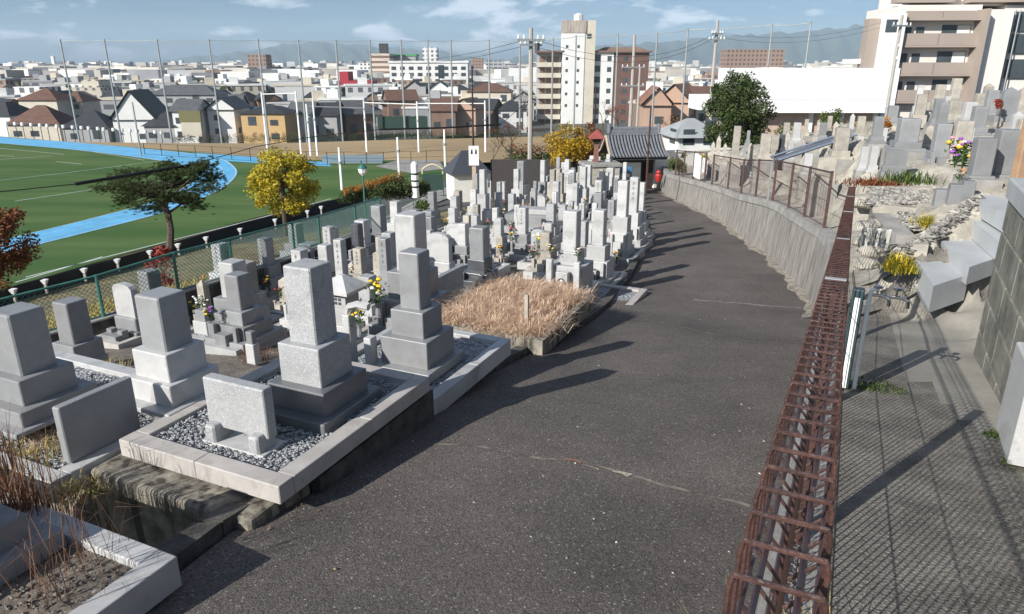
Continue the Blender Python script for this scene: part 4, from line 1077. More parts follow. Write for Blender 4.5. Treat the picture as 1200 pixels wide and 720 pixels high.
# ---- hand placed stones ------------------------------------------------
EXP = [  # foot x, top y, foot y, visible width, kind, colours, label
 (282, 306, 386, 31, 'pillar', G_LIGHT, G_MID, 'light pillar gravestone on dark lower block between the smooth grey pillar and the speckled one', {}),
 (350, 262, 306, 18, 'pillar', G_MID, G_MID, 'small grey pillar gravestone just behind the green fence left of the yellow tree', {}),
 (365, 285, 318, 24, 'pillar', G_MID, G_MID, 'squat grey stone block peeping over the largest speckled pillar', {}),
 (392, 267, 318, 17, 'pillar', G_LIGHT, G_MID, 'narrow light pillar gravestone on a dark block near the green fence', {}),
 (428, 258, 314, 18, 'pillar', G_LIGHT, G_MID, 'light pillar gravestone with carved characters amid small figures', {'insc': 5}),
 (447, 241, 305, 18, 'pillar', G_MID, G_MID, 'grey pillar gravestone at the end of the green fence', {}),
 (448, 292, 326, 22, 'old', G_WARM, G_WARM, 'low pale stone block right of the carved pillar', {}),
 (466, 236, 286, 14, 'pillar', G_LIGHT, G_LIGHT, 'slim light pillar gravestone behind the tall blue-edged pillar', {}),
 (487, 250, 388, 36, 'pillar', G_LIGHT, G_MID, 'tall light pillar gravestone directly behind the tall smooth one', {'fr': (.46, .22, .2, .12)}),
 (508, 225, 268, 11, 'pillar', G_MID, G_MID, 'slim grey pillar gravestone in front of the green shrub by the walkway', {}),
 (505, 247, 296, 17, 'pillar', G_MID, G_MID, 'square grey pillar gravestone behind the rounded white monument', {}),
 (532, 244, 283, 12, 'pillar', G_LIGHT, G_LIGHT, 'slim light pillar gravestone right of the dark red flowers', {}),
 (516, 273, 325, 40, 'slab', G_LIGHT, G_LIGHT, 'broad white monument with rounded shoulders behind the wide grey slab', {}),
 (544, 262, 312, 13, 'pillar', G_LIGHT, G_MID, 'light pillar gravestone with a black foot right of the rounded white monument', {}),
 (563, 266, 338, 24, 'pillar', G_MID, G_DARK, 'pillar gravestone half light half black at the left end of the dry grass', {'fr': (.5, .2, .22, .08), 'wf': (1, 1.2, 1.8, 2.2)}),
 (585, 256, 298, 12, 'pillar', G_LIGHT, G_LIGHT, 'pair-like light pillar gravestone left of the pale table-like tomb', {}),
 (559, 204, 262, 7, 'pillar', G_MID, G_MID, 'thin grey stone just behind the white signboard post', {}),
 (567, 199, 276, 9, 'pillar', G_LIGHT, G_LIGHT, 'tall narrow light gravestone right of the white signboard post', {'fr': (.36, .24, .25, .15)}),
 (580, 191, 232, 7, 'pillar', G_LIGHT, G_LIGHT, 'small far gravestone against the dark fence left of the tall utility pole', {}),
 (611, 189, 244, 11, 'pillar', G_MID, G_LIGHT, 'far grey pillar gravestone with carved front left of the utility pole', {'insc': 4}),
 (636, 188, 238, 7, 'pillar', G_LIGHT, G_MID, 'far white pillar gravestone just right of the tall utility pole', {}),
 (653, 198, 240, 10, 'pillar', G_WARM, G_LIGHT, 'far pinkish pillar gravestone between two white ones', {}),
 (664, 187, 236, 7, 'pillar', G_LIGHT, G_MID, 'far slim white gravestone in front of the yellow tree', {}),
 (668, 216, 262, 11, 'pillar', G_LIGHT, G_LIGHT, 'white pillar gravestone just behind the crested family grave', {}),
 (684, 198, 240, 11, 'pillar', G_LIGHT, G_LIGHT, 'light pillar gravestone in front of the stone plinth with the red-roofed lantern', {}),
 (700, 226, 272, 12, 'pillar', G_MID, G_LIGHT, 'grey pillar gravestone left of the two tall light stones by the lane', {}),
 (714, 197, 238, 10, 'pillar', G_LIGHT, G_LIGHT, 'light gravestone right of the stone plinth with the red-roofed lantern', {}),
 (727, 212, 300, 14, 'pillar', G_LIGHT, G_LIGHT, 'left of the three tall light pillars standing close together by the lane', {'fr': (.46, .2, .2, .14), 'wf': (1, 1.5, 1.9, 2.2)}),
 (740, 208, 288, 12, 'pillar', G_LIGHT, G_LIGHT, 'middle and tallest of the three tall light pillars standing close together by the lane', {'insc': 4}),
 (749, 214, 278, 9, 'pillar', G_LIGHT, G_LIGHT, 'right of the three tall light pillars standing close together by the lane', {}),
 (700, 246, 330, 17, 'pillar', G_LIGHT, G_LIGHT, 'light pillar gravestone with a dark round-topped niche at its foot beside the crested grave', {'fr': (.47, .2, .23, .1)}),
]
LIST = {}
for (x, yt, yb, wp_, kd, ma, mb_, lab, kw) in EXP:
    b = G(x, yb, .12); z = proj(b)[2]; Ht = h_for(b, yt); w = vis_w(x, wp_, z)
    kk = dict(kw)
    build_grave(b, w, Ht, lab, kind=kd, m1=ma, m2=mb_, furn=z < 22, group='gravestones of the lower cemetery', plot=(w * 3.9, w * 5.0, .10) if z > 9 else (w * 3.3, w * 4.2, .06), **kk)
    LIST[x] = (b, w, Ht)
# dark niche at the foot of the stone beside the crested grave
b, w, Ht = LIST[700]
r_ = thing('niche_box', tuple(b - U * (w * 1.35)), 'black round-topped niche box at the foot of the light pillar beside the crested grave', 'niche', rz=RZ)
m = MB(); m.lathe((0, 0, 0), [(w * .55, 0), (w * .55, Ht * .17), (w * .45, Ht * .22), (w * .2, Ht * .235)], 12); m.build('box', G_DARK, r_)
# crested family grave by the dry grass
b = G(668, 350, .12); z = proj(b)[2]; Ht = h_for(b, 247); w = vis_w(668, 21, z)
cg = build_grave(b, w, Ht, 'light family grave with a round crest on its incense stand behind the dry grass', m1=G_LIGHT, m2=G_LIGHT, fr=(.44, .14, .26, .16), wf=(1, 1.45, 2.5, 3.3), furn=False)
m = MB(); m.box((0, -w * 1.62, Ht * .16), (w * .85, w * .5, Ht * .22), bev=.01); m.build('incense_stand', G_LIGHT, cg)
for s in (-1, 1):
    m = MB(); m.box((s * w * 1.0, -w * 1.5, Ht * .16), (w * .42, w * .42, Ht * .34), bev=.01); m.build('flower_holder', G_LIGHT, cg)
Mx = Matrix.Translation(Vector((0, -w * 1.875, Ht * .27))) @ Matrix.Rotation(R(90), 4, 'X')
cr_ = MB(); cr_.lathe(None, [(w * .30, 0), (w * .30, .006)], 20, M=Mx); crest = cr_.build('crest', G_DARK, cg)
m = MB()
Mx2 = Matrix.Translation(Vector((0, -w * 1.875 - .006, Ht * .27))) @ Matrix.Rotation(R(90), 4, 'X')
for a in range(4):
    Mp = Mx2 @ Matrix.Rotation(a * math.pi / 2, 4, 'Z') @ Matrix.Translation(Vector((w * .11, 0, 0)))
    m.lathe(None, [(w * .095, 0), (w * .095, .005)], 10, M=Mp)
o = m.build('emblem', WHITE, crest)
c2 = UV(*to_uv(b)) ; 
PLACED.append((b.x, b.y))
plot('grave_plot', 'gravel plot with broad pale kerb between the crested grave and the lane', to_uv(b)[0] - w * 2.2, to_uv(b)[0] + 1.2, to_uv(b)[1] - .9, to_uv(b)[1] + 1.25, b.z + .02, .35, .14, G_PINK)
bouquet(b + V * (w * 1.0) - U * (w * 1.5) + Vector((0, 0, Ht * .5)), 'pink and white flowers on the right holder of the crested family grave', .75, ('pink', 'white'), vase=False)
bouquet(b - V * (w * 1.0) - U * (w * 1.5) + Vector((0, 0, Ht * .5)), 'fading yellow flowers on the left holder of the crested family grave', .75, ('yellow', 'white'), vase=False)

# stone lanterns
def lantern(px, pyb, ytop, label):
    b = G(px, pyb, .1); Ht = h_for(b, ytop); s = Ht
    r_ = thing('stone_lantern', tuple(b), label, 'stone lantern', 'stone lanterns', rz=RZ)
    m = MB(); m.box((0, 0, 0), (.42 * s, .42 * s, .10 * s), bev=.01); m.build('plinth', G_LIGHT, r_)
    m = MB(); m.box((0, 0, .1015 * s), (.30 * s, .30 * s, .22 * s), bev=.01); m.build('lower_base', G_LIGHT, r_)
    m = MB(); m.box((0, 0, .323 * s), (.22 * s, .22 * s, .25 * s), bev=.01); m.build('shaft', G_LIGHT, r_)
    m = MB(); m.box((0, 0, .575 * s), (.25 * s, .25 * s, .22 * s), bev=.005); fb_ = m.build('fire_box', G_LIGHT, r_)
    m = MB()
    for i in (-1, 1):
        for j in (0, 1, 2): m.box((i * .032 * s, -.1265 * s, (.615 + .055 * j) * s), (.045 * s, .006, .038 * s))
    m.build('lattice_opening', G_DARK, fb_)
    m = MB(); m.box((0, 0, .797 * s), (.52 * s, .52 * s, .04 * s)); m.box((0, 0, .837 * s), (.52 * s, .52 * s, .163 * s), taper=.12); m.build('roof', G_LIGHT, r_)
    PLACED.append((b.x, b.y))
lantern(407, 404, 322, 'squat square-roofed stone lantern with lattice window right of the largest speckled pillar')
# small incense/flower pieces beside it
for (x, yt, yb, wp_, lab) in ((243, 362, 395, 30, 'low broad pale stone behind the smooth grey pillar, near white and yellow flowers'), (298, 388, 425, 18, 'small stone flower holder block between smooth grey pillar and the speckled one'),
                              (148, 428, 462, 16, 'little grey granite block right of the small weedy bed')):
    b = G(x, yb, .05); z = proj(b)[2]; Ht = h_for(b, yt); w = vis_w(x, wp_, z)
    r_ = thing('stone_block', tuple(b), lab, 'stone block', rz=RZ); m = MB(); m.box((0, 0, 0), (w, w * .8, Ht * .62), bev=.01); m.build('body', G_LIGHT, r_)
    m = MB(); m.box((0, 0, Ht * .6215), (w * .72, w * .6, Ht * .37), bev=.01); m.build('upper_block', G_MID, r_); PLACED.append((b.x, b.y))

# table-like pale tomb in the middle
b = G(625, 272, .1); z = proj(b)[2]
r_ = thing('table_tomb', tuple(b), 'low broad pale tomb with stepped slabs in the middle of the far rows', 'tomb', rz=RZ * .6); s = z / F
m = MB(); m.box((0, 0, 0), (82 * s, 50 * s, 10 * s), bev=.01); m.build('plinth', G_LIGHT, r_)
m = MB(); m.box((0, .1, 10 * s), (62 * s, 36 * s, 12 * s), bev=.01); m.build('lower_base', G_MID, r_)
m = MB(); m.box((0, .2, 22 * s), (44 * s, 22 * s, 5 * s), bev=.01); m.build('upper_slab', G_LIGHT, r_)
PLACED.append((b.x, b.y))

# ---- rows of graves on the grid -----------------------------------------
fig_n = 0
u = 7.6; row = 0
while u < 42:
    v = -3.4; k = 0
    pitch_v = 1.12
    row_items = []
    vv = -3.3
    while vv > -16:
        p = UV(u + rnd.uniform(-.15, .15), vv + rnd.uniform(-.1, .1))
        row_items.append(p); vv -= (pitch_v if row < 2 else .74) * rnd.uniform(.9, 1.25)
    for p in row_items:
        if p.x > lane_left(p.y) - .75 or dleft(p.x, p.y) > -1.0: continue
        if p.y > 37.5: continue
        b = Vector((p.x, p.y, H(p.x, p.y) + .12)); px, py, z = proj(b)
        if px < -60: continue
        if min(((b.x - x) ** 2 + (b.y - y) ** 2) for x, y in PLACED) < (.62 if z < 12 else .33) ** 2 + (.25 if z < 14 else .1): continue
        if inside([(505, 420), (480, 345), (600, 312), (720, 330), (730, 370), (640, 430)], px, py): continue   # dry grass plot
        if z < 9.5 and px > 250: continue
        q = rnd.random(); w = rnd.choice([.15, .18, .2, .22, .24]) * (1 if row > 2 else 1.15); k += 1
        scale_h = rnd.uniform(.62, 1.12) * (1.2 if row > 13 else 1)
        tone = rnd.choice([(G_LIGHT, G_LIGHT, 'light'), (G_LIGHT, G_LIGHT, 'light'), (G_LIGHT, G_MID, 'two-tone'), (G_MID, G_MID, 'grey'), (G_WARM, G_WARM, 'weathered'), (G_SPECK, G_LIGHT, 'speckled')])
        place = f'{ORD[k - 1]} from the lane in the {ORD[row]} grave row'
        if rnd.random() < .22 and tone[1] is not G_WARM: tone = (tone[0], G_DARK, tone[2] + ' black-footed')
        if q < .70: kd, Ht, nm = 'pillar', 1.35 * scale_h, 'pillar gravestone'
        elif q < .80: kd, Ht, nm = 'slab', .95 * scale_h, 'broad slab gravestone'; w = w * 2.6
        elif q < .88: kd, Ht, nm = 'pillar', 1.2 * scale_h, 'pillar gravestone'; tone = (G_DARK, G_LIGHT, 'black polished')
        else: kd, Ht, nm = 'old', .8 * scale_h, 'pointed old gravestone'; w = w * .8; tone = (G_WARM, G_WARM, 'weathered')
        build_grave(b, w, Ht, f'{tone[2]} {nm}, {place}', kind=kd, m1=tone[0], m2=tone[1], furn=z < 24, group='gravestones of the lower cemetery', plot=(.72, 1.1, .08) if kd != 'old' else None, insc=(4 if (rnd.random() < .4 and kd == 'pillar') else False),
                    fr=rnd.choice([(.5, .19, .18, .13), (.46, .2, .2, .14), (.55, .2, .17, .08)]))
        if rnd.random() < .55 and z < 30:
            cols = rnd.choice([('white', 'yellow', 'purple'), ('yellow', 'white'), ('pink', 'red'), ('white',), ('orange', 'yellow')])
            s = rnd.choice([-1, 1]); bo = Vector((s * w * .85 if kd == 'pillar' else s * w * .3, -w * 1.45 if kd == 'pillar' else -w * .5, 0)); bo.rotate(Matrix.Rotation(RZ, 3, 'Z'))
            bouquet(b + bo + Vector((0, 0, .3 if kd == 'pillar' else .1)), f'{" and ".join(cols[:2])} flowers on the grave {ORD[k - 1]} from the lane in the {ORD[row]} row', .9, cols, vase=False)
    row += 1; u += 1.62 if row < 2 else 1.2
# ================================================================== UPPER (RIGHT-HAND) CEMETERY
RS = [  # foot x, top y, foot y, width px, depth, kind, mats, label
 (1146, 162, 208, 23, 9.5, 'pillar', G_MID, 'rough-faced blue-grey pillar, left of the two broadest stones on the upper terrace', True),
 (1172, 152, 207, 27, 9.8, 'pillar', G_MID, 'smooth blue-grey pillar, right of the two broadest stones on the upper terrace', True),
 (1098, 145, 190, 18, 12.6, 'pillar', G_MID, 'blue-grey pillar with a stepped foot left of the yellowish stone', False),
 (1121, 142, 190, 20, 12.4, 'pillar', G_WARM, 'yellowish old pillar between two blue-grey stones above the bright flowers', False),
 (1060, 139, 176, 24, 14.5, 'pillar', G_MID, 'wide grey pillar with a pinkish side on the upper terrace', False),
 (1046, 175, 206, 28, 12.0, 'slab', G_MID, 'low broad grey stone in front of the wide grey pillar on the upper terrace', False),
 (1143, 125, 158, 16, 15, 'pillar', G_MID, 'grey pillar under the pale wall panel of the apartment block', False),
 (1096, 116, 147, 11, 17, 'pillar', G_MID, 'slim tilted-looking grey pillar right of the low balconies', False),
 (1086, 147, 173, 10, 15, 'old', G_WARM, 'narrow pale stone squeezed between two wider ones on the upper terrace', False),
 (1026, 137, 168, 12, 18, 'pillar', G_MID, 'dark narrow pillar beside the rusty-orange bush', False),
 (1044, 124, 144, 12, 20, 'pillar', G_MID, 'small grey pillar directly under the lowest balcony', False),
 (1177, 102, 142, 19, 16, 'old', G_MID, 'tall rugged stone at the upper right by the orange bush', False),
 (1159, 106, 132, 13, 18, 'pillar', G_MID, 'grey pillar left of the tall rugged stone at the upper right', False),
 (1116, 118, 140, 15, 18, 'pillar', G_WARM, 'squat weathered stone with a bowl-like cap beneath the apartment block', False),
 (1148, 110, 128, 14, 19, 'pillar', G_WARM, 'pale worn pillar topping the row below the apartment block', False),
 (1196, 100, 140, 16, 17, 'old', G_WARM, 'mossy broad stone cut by the right edge of the photo', False),
 (1040, 126, 141, 8, 26, 'pillar', G_LIGHT, 'tiny light stone below the utility pole', False),
 (1072, 128, 142, 8, 26, 'pillar', G_LIGHT, 'tiny light stone at the end of the balcony row', False),
 (1010, 172, 200, 9, 15.5, 'pillar', G_LIGHT, 'white slim pillar of the bright pair at the terrace edge', False),
 (1021, 171, 202, 9, 15.0, 'pillar', G_LIGHT, 'white slim pillar, right one of the bright pair at the terrace edge', False),
 (983, 150, 186, 17, 19, 'pillar', G_WARM, 'broad tan-grey pillar right of the slanted canopy', False),
 (963, 144, 164, 8, 26, 'pillar', G_MID, 'small grey pillar behind the slanted canopy', False),
 (932, 144, 168, 9, 27, 'pillar', G_LIGHT, 'small pale pillar in front of the brick base of the white hall', False),
 (915, 158, 178, 7, 24, 'pillar', G_DARK, 'black polished pillar in front of the pale wall', False),
 (895, 157, 188, 13, 23, 'pillar', G_WARM, 'weathered pale pillar right of the evergreen tree', False),
 (906, 160, 186, 9, 24, 'pillar', G_WARM, 'thinner weathered pillar beside the black polished one', False),
 (860, 148, 196, 9, 26, 'pillar', G_WARM, 'tall tan pillar standing in front of the evergreen tree', False),
 (840, 159, 192, 6, 29, 'old', G_WARM, 'slim tan stone with pointed head left of the tall tan pillar', False),
 (848, 168, 193, 5, 28, 'old', G_WARM, 'short tan stone between the two taller tan ones', False),
 (834, 166, 192, 5, 30, 'old', G_WARM, 'shortest tan stone of the group before the evergreen', False),
 (966, 184, 212, 24, 16, 'slab', G_WARM, 'broad low tan stone behind the brown wall fence', False),
 (945, 180, 204, 10, 19, 'pillar', G_LIGHT, 'white pillar left of the broad low tan stone', False),
 (996, 152, 176, 8, 22, 'pillar', G_MID, 'slim grey stone right of the broad tan-grey pillar', False),
 (1005, 160, 184, 8, 20, 'pillar', G_LIGHT, 'short light stone above the bright white pair', False),
 (925, 165, 186, 7, 23, 'pillar', G_LIGHT, 'short light stone under the slanted canopy', False),
 (953, 160, 178, 7, 25, 'pillar', G_WARM, 'little worn stone behind the canopy beams', False),
 (1033, 150, 172, 8, 19, 'pillar', G_LIGHT, 'pale pillar behind the low broad grey stone', False),
 (878, 168, 190, 7, 27, 'old', G_WARM, 'small worn stone at the foot of the evergreen tree', False),
 (1082, 120, 140, 9, 20, 'pillar', G_WARM, 'worn little pillar right below the balconies', False),
 (1132, 150, 176, 9, 14, 'pillar', G_LIGHT, 'narrow pillar right of the yellowish stone', False),
 (1109, 128, 146, 9, 18, 'old', G_WARM, 'small pointed stone behind the yellowish pillar', False),
]
for (x, yt, yb, wp_, z, kd, m_, lab, big) in RS:
    b = AT(x, yb, z); b.z = terr(b.x, b.y) if not big else b.z
    b2 = AT(x, yb, z); z0 = b2.z
    b = Vector((b2.x, b2.y, z0)); Ht = h_for(b, yt); w = wp_ * z / F / 1.15
    if kd == 'slab': w = wp_ * z / F / 1.25
    if kd == 'pillar': build_grave(b, w, Ht, lab, kind=kd, m1=m_, fr=(.72, .18, .10, 0) if not big else (.93, .07, 0, 0), wf=(1, 1.35, 1.75, 2), rz=R(-14), furn=z < 14 and not big, group='gravestones of the upper terrace')
    else: build_grave(b, w, Ht, lab, kind=kd, m1=m_, rz=R(-14), furn=False, group='gravestones of the upper terrace')
    # stone footing carrying it down into the bank
    r_ = [o for o in COL.objects if o.get('label') == lab][0]
    m = MB(); m.box((0, 0, -1.2), (w * (2.0 if kd != 'slab' else 1.5), w * 2.0 if kd != 'slab' else w * .9, 1.2 - .002)); m.build('footing', CONC, r_)

PEBC = pebble_mat('mortared_cobbles', (0.12, 0.115, 0.105), (0.40, 0.38, 0.34))
# smaller stones filling the upper terrace
cells = []
for yy in (128, 138, 148, 159, 170, 182, 194):
    xx = 850 + rnd.uniform(0, 10)
    while xx < 1198:
        if not (yy > 200 - max(0, (xx - 1000)) * .0 or (xx < 1035 and yy < 150) or (xx < 930 and yy < 165)): cells.append((xx, yy))
        xx += rnd.uniform(10, 17) * (1 + max(0, xx - 1000) / 300)
kk = 0; percol = {}
for (xx, yy) in cells:
    p = TG(xx, yy); q = proj(p)
    if q[2] > 45 or p.x > 39: continue
    if min(((p.x - x) ** 2 + (p.y - y) ** 2) for x, y in PLACED) < .45: continue
    w = rnd.choice([.16, .2, .24]); kd = rnd.choice(['pillar', 'pillar', 'pillar', 'old']); m_, tn = rnd.choice([(G_LIGHT, 'light'), (G_MID, 'grey'), (G_WARM, 'weathered'), (G_WARM, 'tan')])
    rowi = (128, 138, 148, 159, 170, 182, 194).index(yy); kk += 1; percol[rowi] = percol.get(rowi, 0) + 1
    if kk > 70: break
    build_grave(p + Vector((0, 0, -.03)), w, rnd.uniform(.55, .95), f'small {tn} {kd if kd == "old" else "pillar"} stone, {ORD[percol[rowi] - 1]} from the left in the {ORD[rowi]} terrace row', kind=kd, m1=m_, rz=R(rnd.uniform(-22, -8)), furn=False, group='little stones of the upper terrace', name='small_gravestone', fr=(.62, .2, .18, 0), wf=(1, 1.4, 1.9, 2))

# plots with kerbs and pebbles on the terrace
def kerb_line(px1, py1, px2, py2, z1, z2, w, h, material, parent):
    a, b = AT(px1, py1, z1), AT(px2, py2, z2); d = (b - a); L = d.length; dd = d.normalized(); n = max(1, int(L / .6))
    nr = Vector((dd.y, -dd.x, 0)).normalized() * w / 2
    for k in range(n):
        p, q = a.lerp(b, k / n) + dd * .004, a.lerp(b, (k + 1) / n) - dd * .004
        m = MB(); m.prism([tuple((p - nr).to_2d()), tuple((p + nr).to_2d()), tuple((q + nr).to_2d()), tuple((q - nr).to_2d())], [p.z - h] * 2 + [q.z - h] * 2, [p.z] * 2 + [q.z] * 2); m.build('kerb', material, parent)
r_ = thing('terrace_kerbs', (0, 0, 0), 'pale stone kerbs framing the pebble beds above the footpath', 'kerb')
kerb_line(1006, 219, 1092, 219, 10.6, 10.4, .14, .4, G_WARM, r_)
kerb_line(1022, 237, 1086, 244, 9.9, 9.7, .22, .5, G_WARM, r_)
kerb_line(1033, 250, 1062, 276, 9.6, 8.6, .22, .5, CONC, r_)
kerb_line(1062, 284, 1088, 284, 8.5, 8.4, .25, .4, G_WARM, r_)
pebbles('pebble_bed', lambda a, b: AT(lerp(1018, 1094, a), lerp(221, 240, b), lerp(10.5, 9.8, b)) + Vector((0, 0, rnd.uniform(-.03, .02))), 2600, .02, .045, PEBC)
pebbles('pebble_bed', lambda a, b: AT(lerp(1050, 1090, a), lerp(249, 268, b), lerp(9.7, 9.0, b)) + Vector((0, 0, rnd.uniform(-.03, .02))), 800, .02, .04, PEBC)
# rubble wall pieces
for k, (x, y, z, s, lab) in enumerate(((1016, 232, 10.2, .2, 'largest'), (1024, 292, 8.4, .13, 'lower'), (1014, 306, 8.1, .12, 'lowest'), (1046, 290, 8.5, .13, 'right-hand'), (1020, 262, 9.1, .14, 'middle'), (1034, 272, 8.9, .12, 'inner'), (1012, 280, 8.6, .11, 'outer'))):
    p = AT(x, y, z); m = MB(); 
    bmm = bmesh.new(); bmesh.ops.create_icosphere(bmm, subdivisions=3, radius=1)
    from mathutils import noise as _ns
    for v in bmm.verts:
        k_ = 1 + .35 * _ns.noise(v.co * 1.3 + Vector((s * 50, 0, 0))) + .12 * _ns.noise(v.co * 4)
        v.co = Vector((v.co.x * s * 1.2 * k_, v.co.y * s * k_, v.co.z * s * .62 * k_))
    m.v = [tuple(p + v.co - Vector((0, 0, s * .25))) for v in bmm.verts]; m.f = [tuple(v.index for v in f.verts) for f in bmm.faces]; bmm.free()
    o = m.build('boulder', RUBBLE); tag(o, f'{lab} pale rough boulder in the bank beside the rolled-top fence', 'boulder', 'boulders in the bank')

# granite steps climbing beside the stone wall
steps = [((1070, 300), (1105, 292), (1137, 322), (1094, 336)), ((1102, 283), (1140, 270), (1177, 300), (1136, 314)), ((1138, 258), (1168, 248), (1200, 274), (1178, 290)), ((1143, 232), (1176, 222), (1210, 244), (1196, 262))]
zs = [8.1, 8.3, 8.4, 8.6]
for k, (q, z) in enumerate(zip(steps, zs)):
    c = AT(sum(p[0] for p in q) / 4, sum(p[1] for p in q) / 4, z); P = [W(x, y, c.z) for x, y in q]
    cc = sum(P, Vector()) / 4; P = [cc + (p - cc) * .97 for p in P]
    m = MB(); m.prism([(p.x, p.y) for p in P][::-1], c.z - (.3 if k == 0 else .2), c.z)
    o = m.build('stone_step', mat('step_granite', (0.42, 0.44, 0.45), 0.6, var=.08, vscale=2, speck=[(200, (0.25, 0.26, 0.27), .6, .6)])); tag(o, f'{ORD[k]} pale blue-grey granite step counted up from the footpath', 'step', 'granite steps to the upper terrace')
pebbles('cobbles', lambda a, b: (lambda q: AT(lerp(1052, 1150, a) + q, lerp(302, 235, a) + rnd.uniform(-7, 7), lerp(8.3, 9.0, a)))(rnd.uniform(-6, 6)) + Vector((0, 0, .0)), 420, .03, .065, PEBC)
pebbles('cobbles', lambda a, b: AT(lerp(1094, 1185, a), lerp(340, 296, a) + rnd.uniform(-5, 5), lerp(7.9, 8.0, a)) + Vector((0, 0, -.02)), 320, .03, .06, PEBC)

# upright stone pair by the steps and flowers
for (x, yt, yb, w, z, lab) in ((1113, 216, 258, .16, 9.3, 'narrow upright blue-grey stone left of the steps'), (1128, 212, 252, .14, 9.2, 'thin upright grey stone nearest the steps'), (1100, 222, 250, .18, 9.5, 'short stone beside the pebble bed')):
    b = AT(x, yb, z); Ht = h_for(b, yt); build_grave(b, w, Ht, lab, kind='pillar', m1=G_MID, fr=(.86, .14, 0, 0), wf=(1, 1.5, 2, 2), rz=R(-20), furn=False, name='stone_post')
bouquet(AT(1116, 208, 10.2), 'large bunch of white, purple and yellow flowers above the granite steps', 1.35, ('white', 'purple', 'yellow', 'pink'), vase=False)
bouquet(AT(1124, 212, 9.8), 'small yellow flowers just right of the large mixed bunch', 1.3, ('yellow', 'purple'), vase=False)
bouquet(AT(1122, 220, 9.3), 'tiny orange flowers on the stone beside the steps', .6, ('orange',), vase=False)

# big stone wall at the right edge
def blocks_mat():
    m, n, l, b = new_mat('coursed_stone_wall')
    t = n.new('ShaderNodeTexCoord'); a = n.new('ShaderNodeTexNoise'); a.inputs['Scale'].default_value = 3; a.inputs['Detail'].default_value = 10; a.inputs['Roughness'].default_value = .7; l.new(t.outputs['Object'], a.inputs['Vector'])
    r = n.new('ShaderNodeValToRGB'); r.color_ramp.elements[0].position = .34; r.color_ramp.elements[0].color = (0.09, 0.09, 0.075, 1); r.color_ramp.elements[1].position = .68; r.color_ramp.elements[1].color = (0.27, 0.26, 0.22, 1)
    l.new(a.outputs['Fac'], r.inputs['Fac']); l.new(r.outputs[0], b.inputs['Base Color']); b.inputs['Roughness'].default_value = .9
    bp = n.new('ShaderNodeBump'); bp.inputs['Strength'].default_value = .7; bp.inputs['Distance'].default_value = .04; l.new(a.outputs['Fac'], bp.inputs['Height']); l.new(bp.outputs[0], b.inputs['Normal'])
    return m
BLK = blocks_mat()
wa = AT(1152, 385, 6.3); top = h_for(wa, 218)
sr = thing('stone_wall', (0, 0, 0), 'big grey stone retaining wall with a smooth granite coping at the right edge of the photo', 'wall')
wd = AT(1243, 560, 3.55); wd.z = 0; d = Vector((wd.x - wa.x, wd.y - wa.y, 0)).normalized(); nrm = Vector((-d.y, d.x, 0))
if nrm.x < 0: nrm = -nrm
L = 5.2; zt = wa.z + top
m = MB()
a0, a1 = Vector((wa.x, wa.y, 0)), Vector((wa.x, wa.y, 0)) + d * L
q = [a0, a1, a1 + nrm * .5, a0 + nrm * .5]
m.prism([tuple((p + nrm * .03).to_2d()) for p in q], wa.z - .8, zt - .1); m.build('core', mat('pale_mortar', (0.42, 0.40, 0.34), .95, var=.2), sr)
rz_ = math.atan2(d.y, d.x); bl = MB(); rr = 0
zc = wa.z - .6
while zc < zt - .12:
    hh = .30; s = -.0 if rr % 2 else -.35
    while s < L - .02:
        w_ = rnd.uniform(.6, .8); s0 = max(0.0, s); s1 = min(L, s + w_)
        if s1 - s0 > .05:
            c = a0 + d * ((s0 + s1) / 2) + nrm * .06; top_ = min(zc + hh - .02, zt - .1)
            if top_ > zc: bl.box((c.x, c.y, zc), (s1 - s0 - .02, .18, top_ - zc), rz=rz_, bev=.012)
        s += w_
    zc += hh; rr += 1
bl.build('stone_courses', BLK, sr)
m = MB(); c = a0 + d * (L / 2) + nrm * .26; m.box((c.x, c.y, zt - .099), (L + .1, .62, .16), rz=rz_, bev=.015); m.build('coping', mat('coping_granite', (0.40, 0.42, 0.42), .6, var=.1, vscale=2, speck=[(180, (0.2, .2, .2), .6, .5)]), sr)
# lower granite kerb post near the right edge
gp = AT(1199, 505, 4.0); hgt = h_for(gp, 420)
r_ = thing('granite_kerb_post', tuple(gp), 'square pale granite post at the foot of the big stone wall', 'post', rz=rz_)
m = MB(); m.box((0, 0, -.1), (.5, .17, hgt + .1), bev=.012); m.build('shaft', G_LIGHT, r_)
# tan post at the right edge
b = AT(1191, 216, 9.0); ht = h_for(b, 128)
r_ = thing('tan_pillar', tuple(b), 'orange-tan weathered upright post at the right edge above the stone wall', 'post'); m = MB(); m.box((0, 0, -.3), (.12, .12, ht + .3), bev=.01); m.build('shaft', TAN, r_)

# water tap post on the path
b = AT(988, 452, 5.35); ht = h_for(b, 338)
r_ = thing('tap_post', tuple(b), 'dark standpipe post with chrome taps and a white pipe beside the rolled-top fence', 'water tap', rz=R(-25.6))
m = MB(); m.box((0, 0, 0), (.08, .08, ht), bev=.01); m.build('post', mat('dark_green_plastic', (0.03, 0.055, 0.06), .4, var=.15), r_)
m = MB(); m.tube([(.075, -.02, .0), (.075, -.02, ht - .06), (.082, -.02, ht + .0), (.12, -.02, ht + .02)], .016, 8); m.build('pipe', WHITE, r_)
CHR = mat('chrome', (0.6, 0.62, 0.65), .18, metal=1.0, var=.02)
for q in (0.0, .12):
    m = MB(); m.tube([(.06 + q, -.02, ht - .03), (.16 + q, -.02, ht - .03), (.2 + q, -.02, ht - .05), (.205 + q, -.02, ht - .10)], .012, 7); m.lathe((.12 + q, -.02, ht - .02), [(.008, 0), (.008, .04), (.03, .045), (.03, .06), (.005, .065)], 8); m.build('tap', CHR, r_)
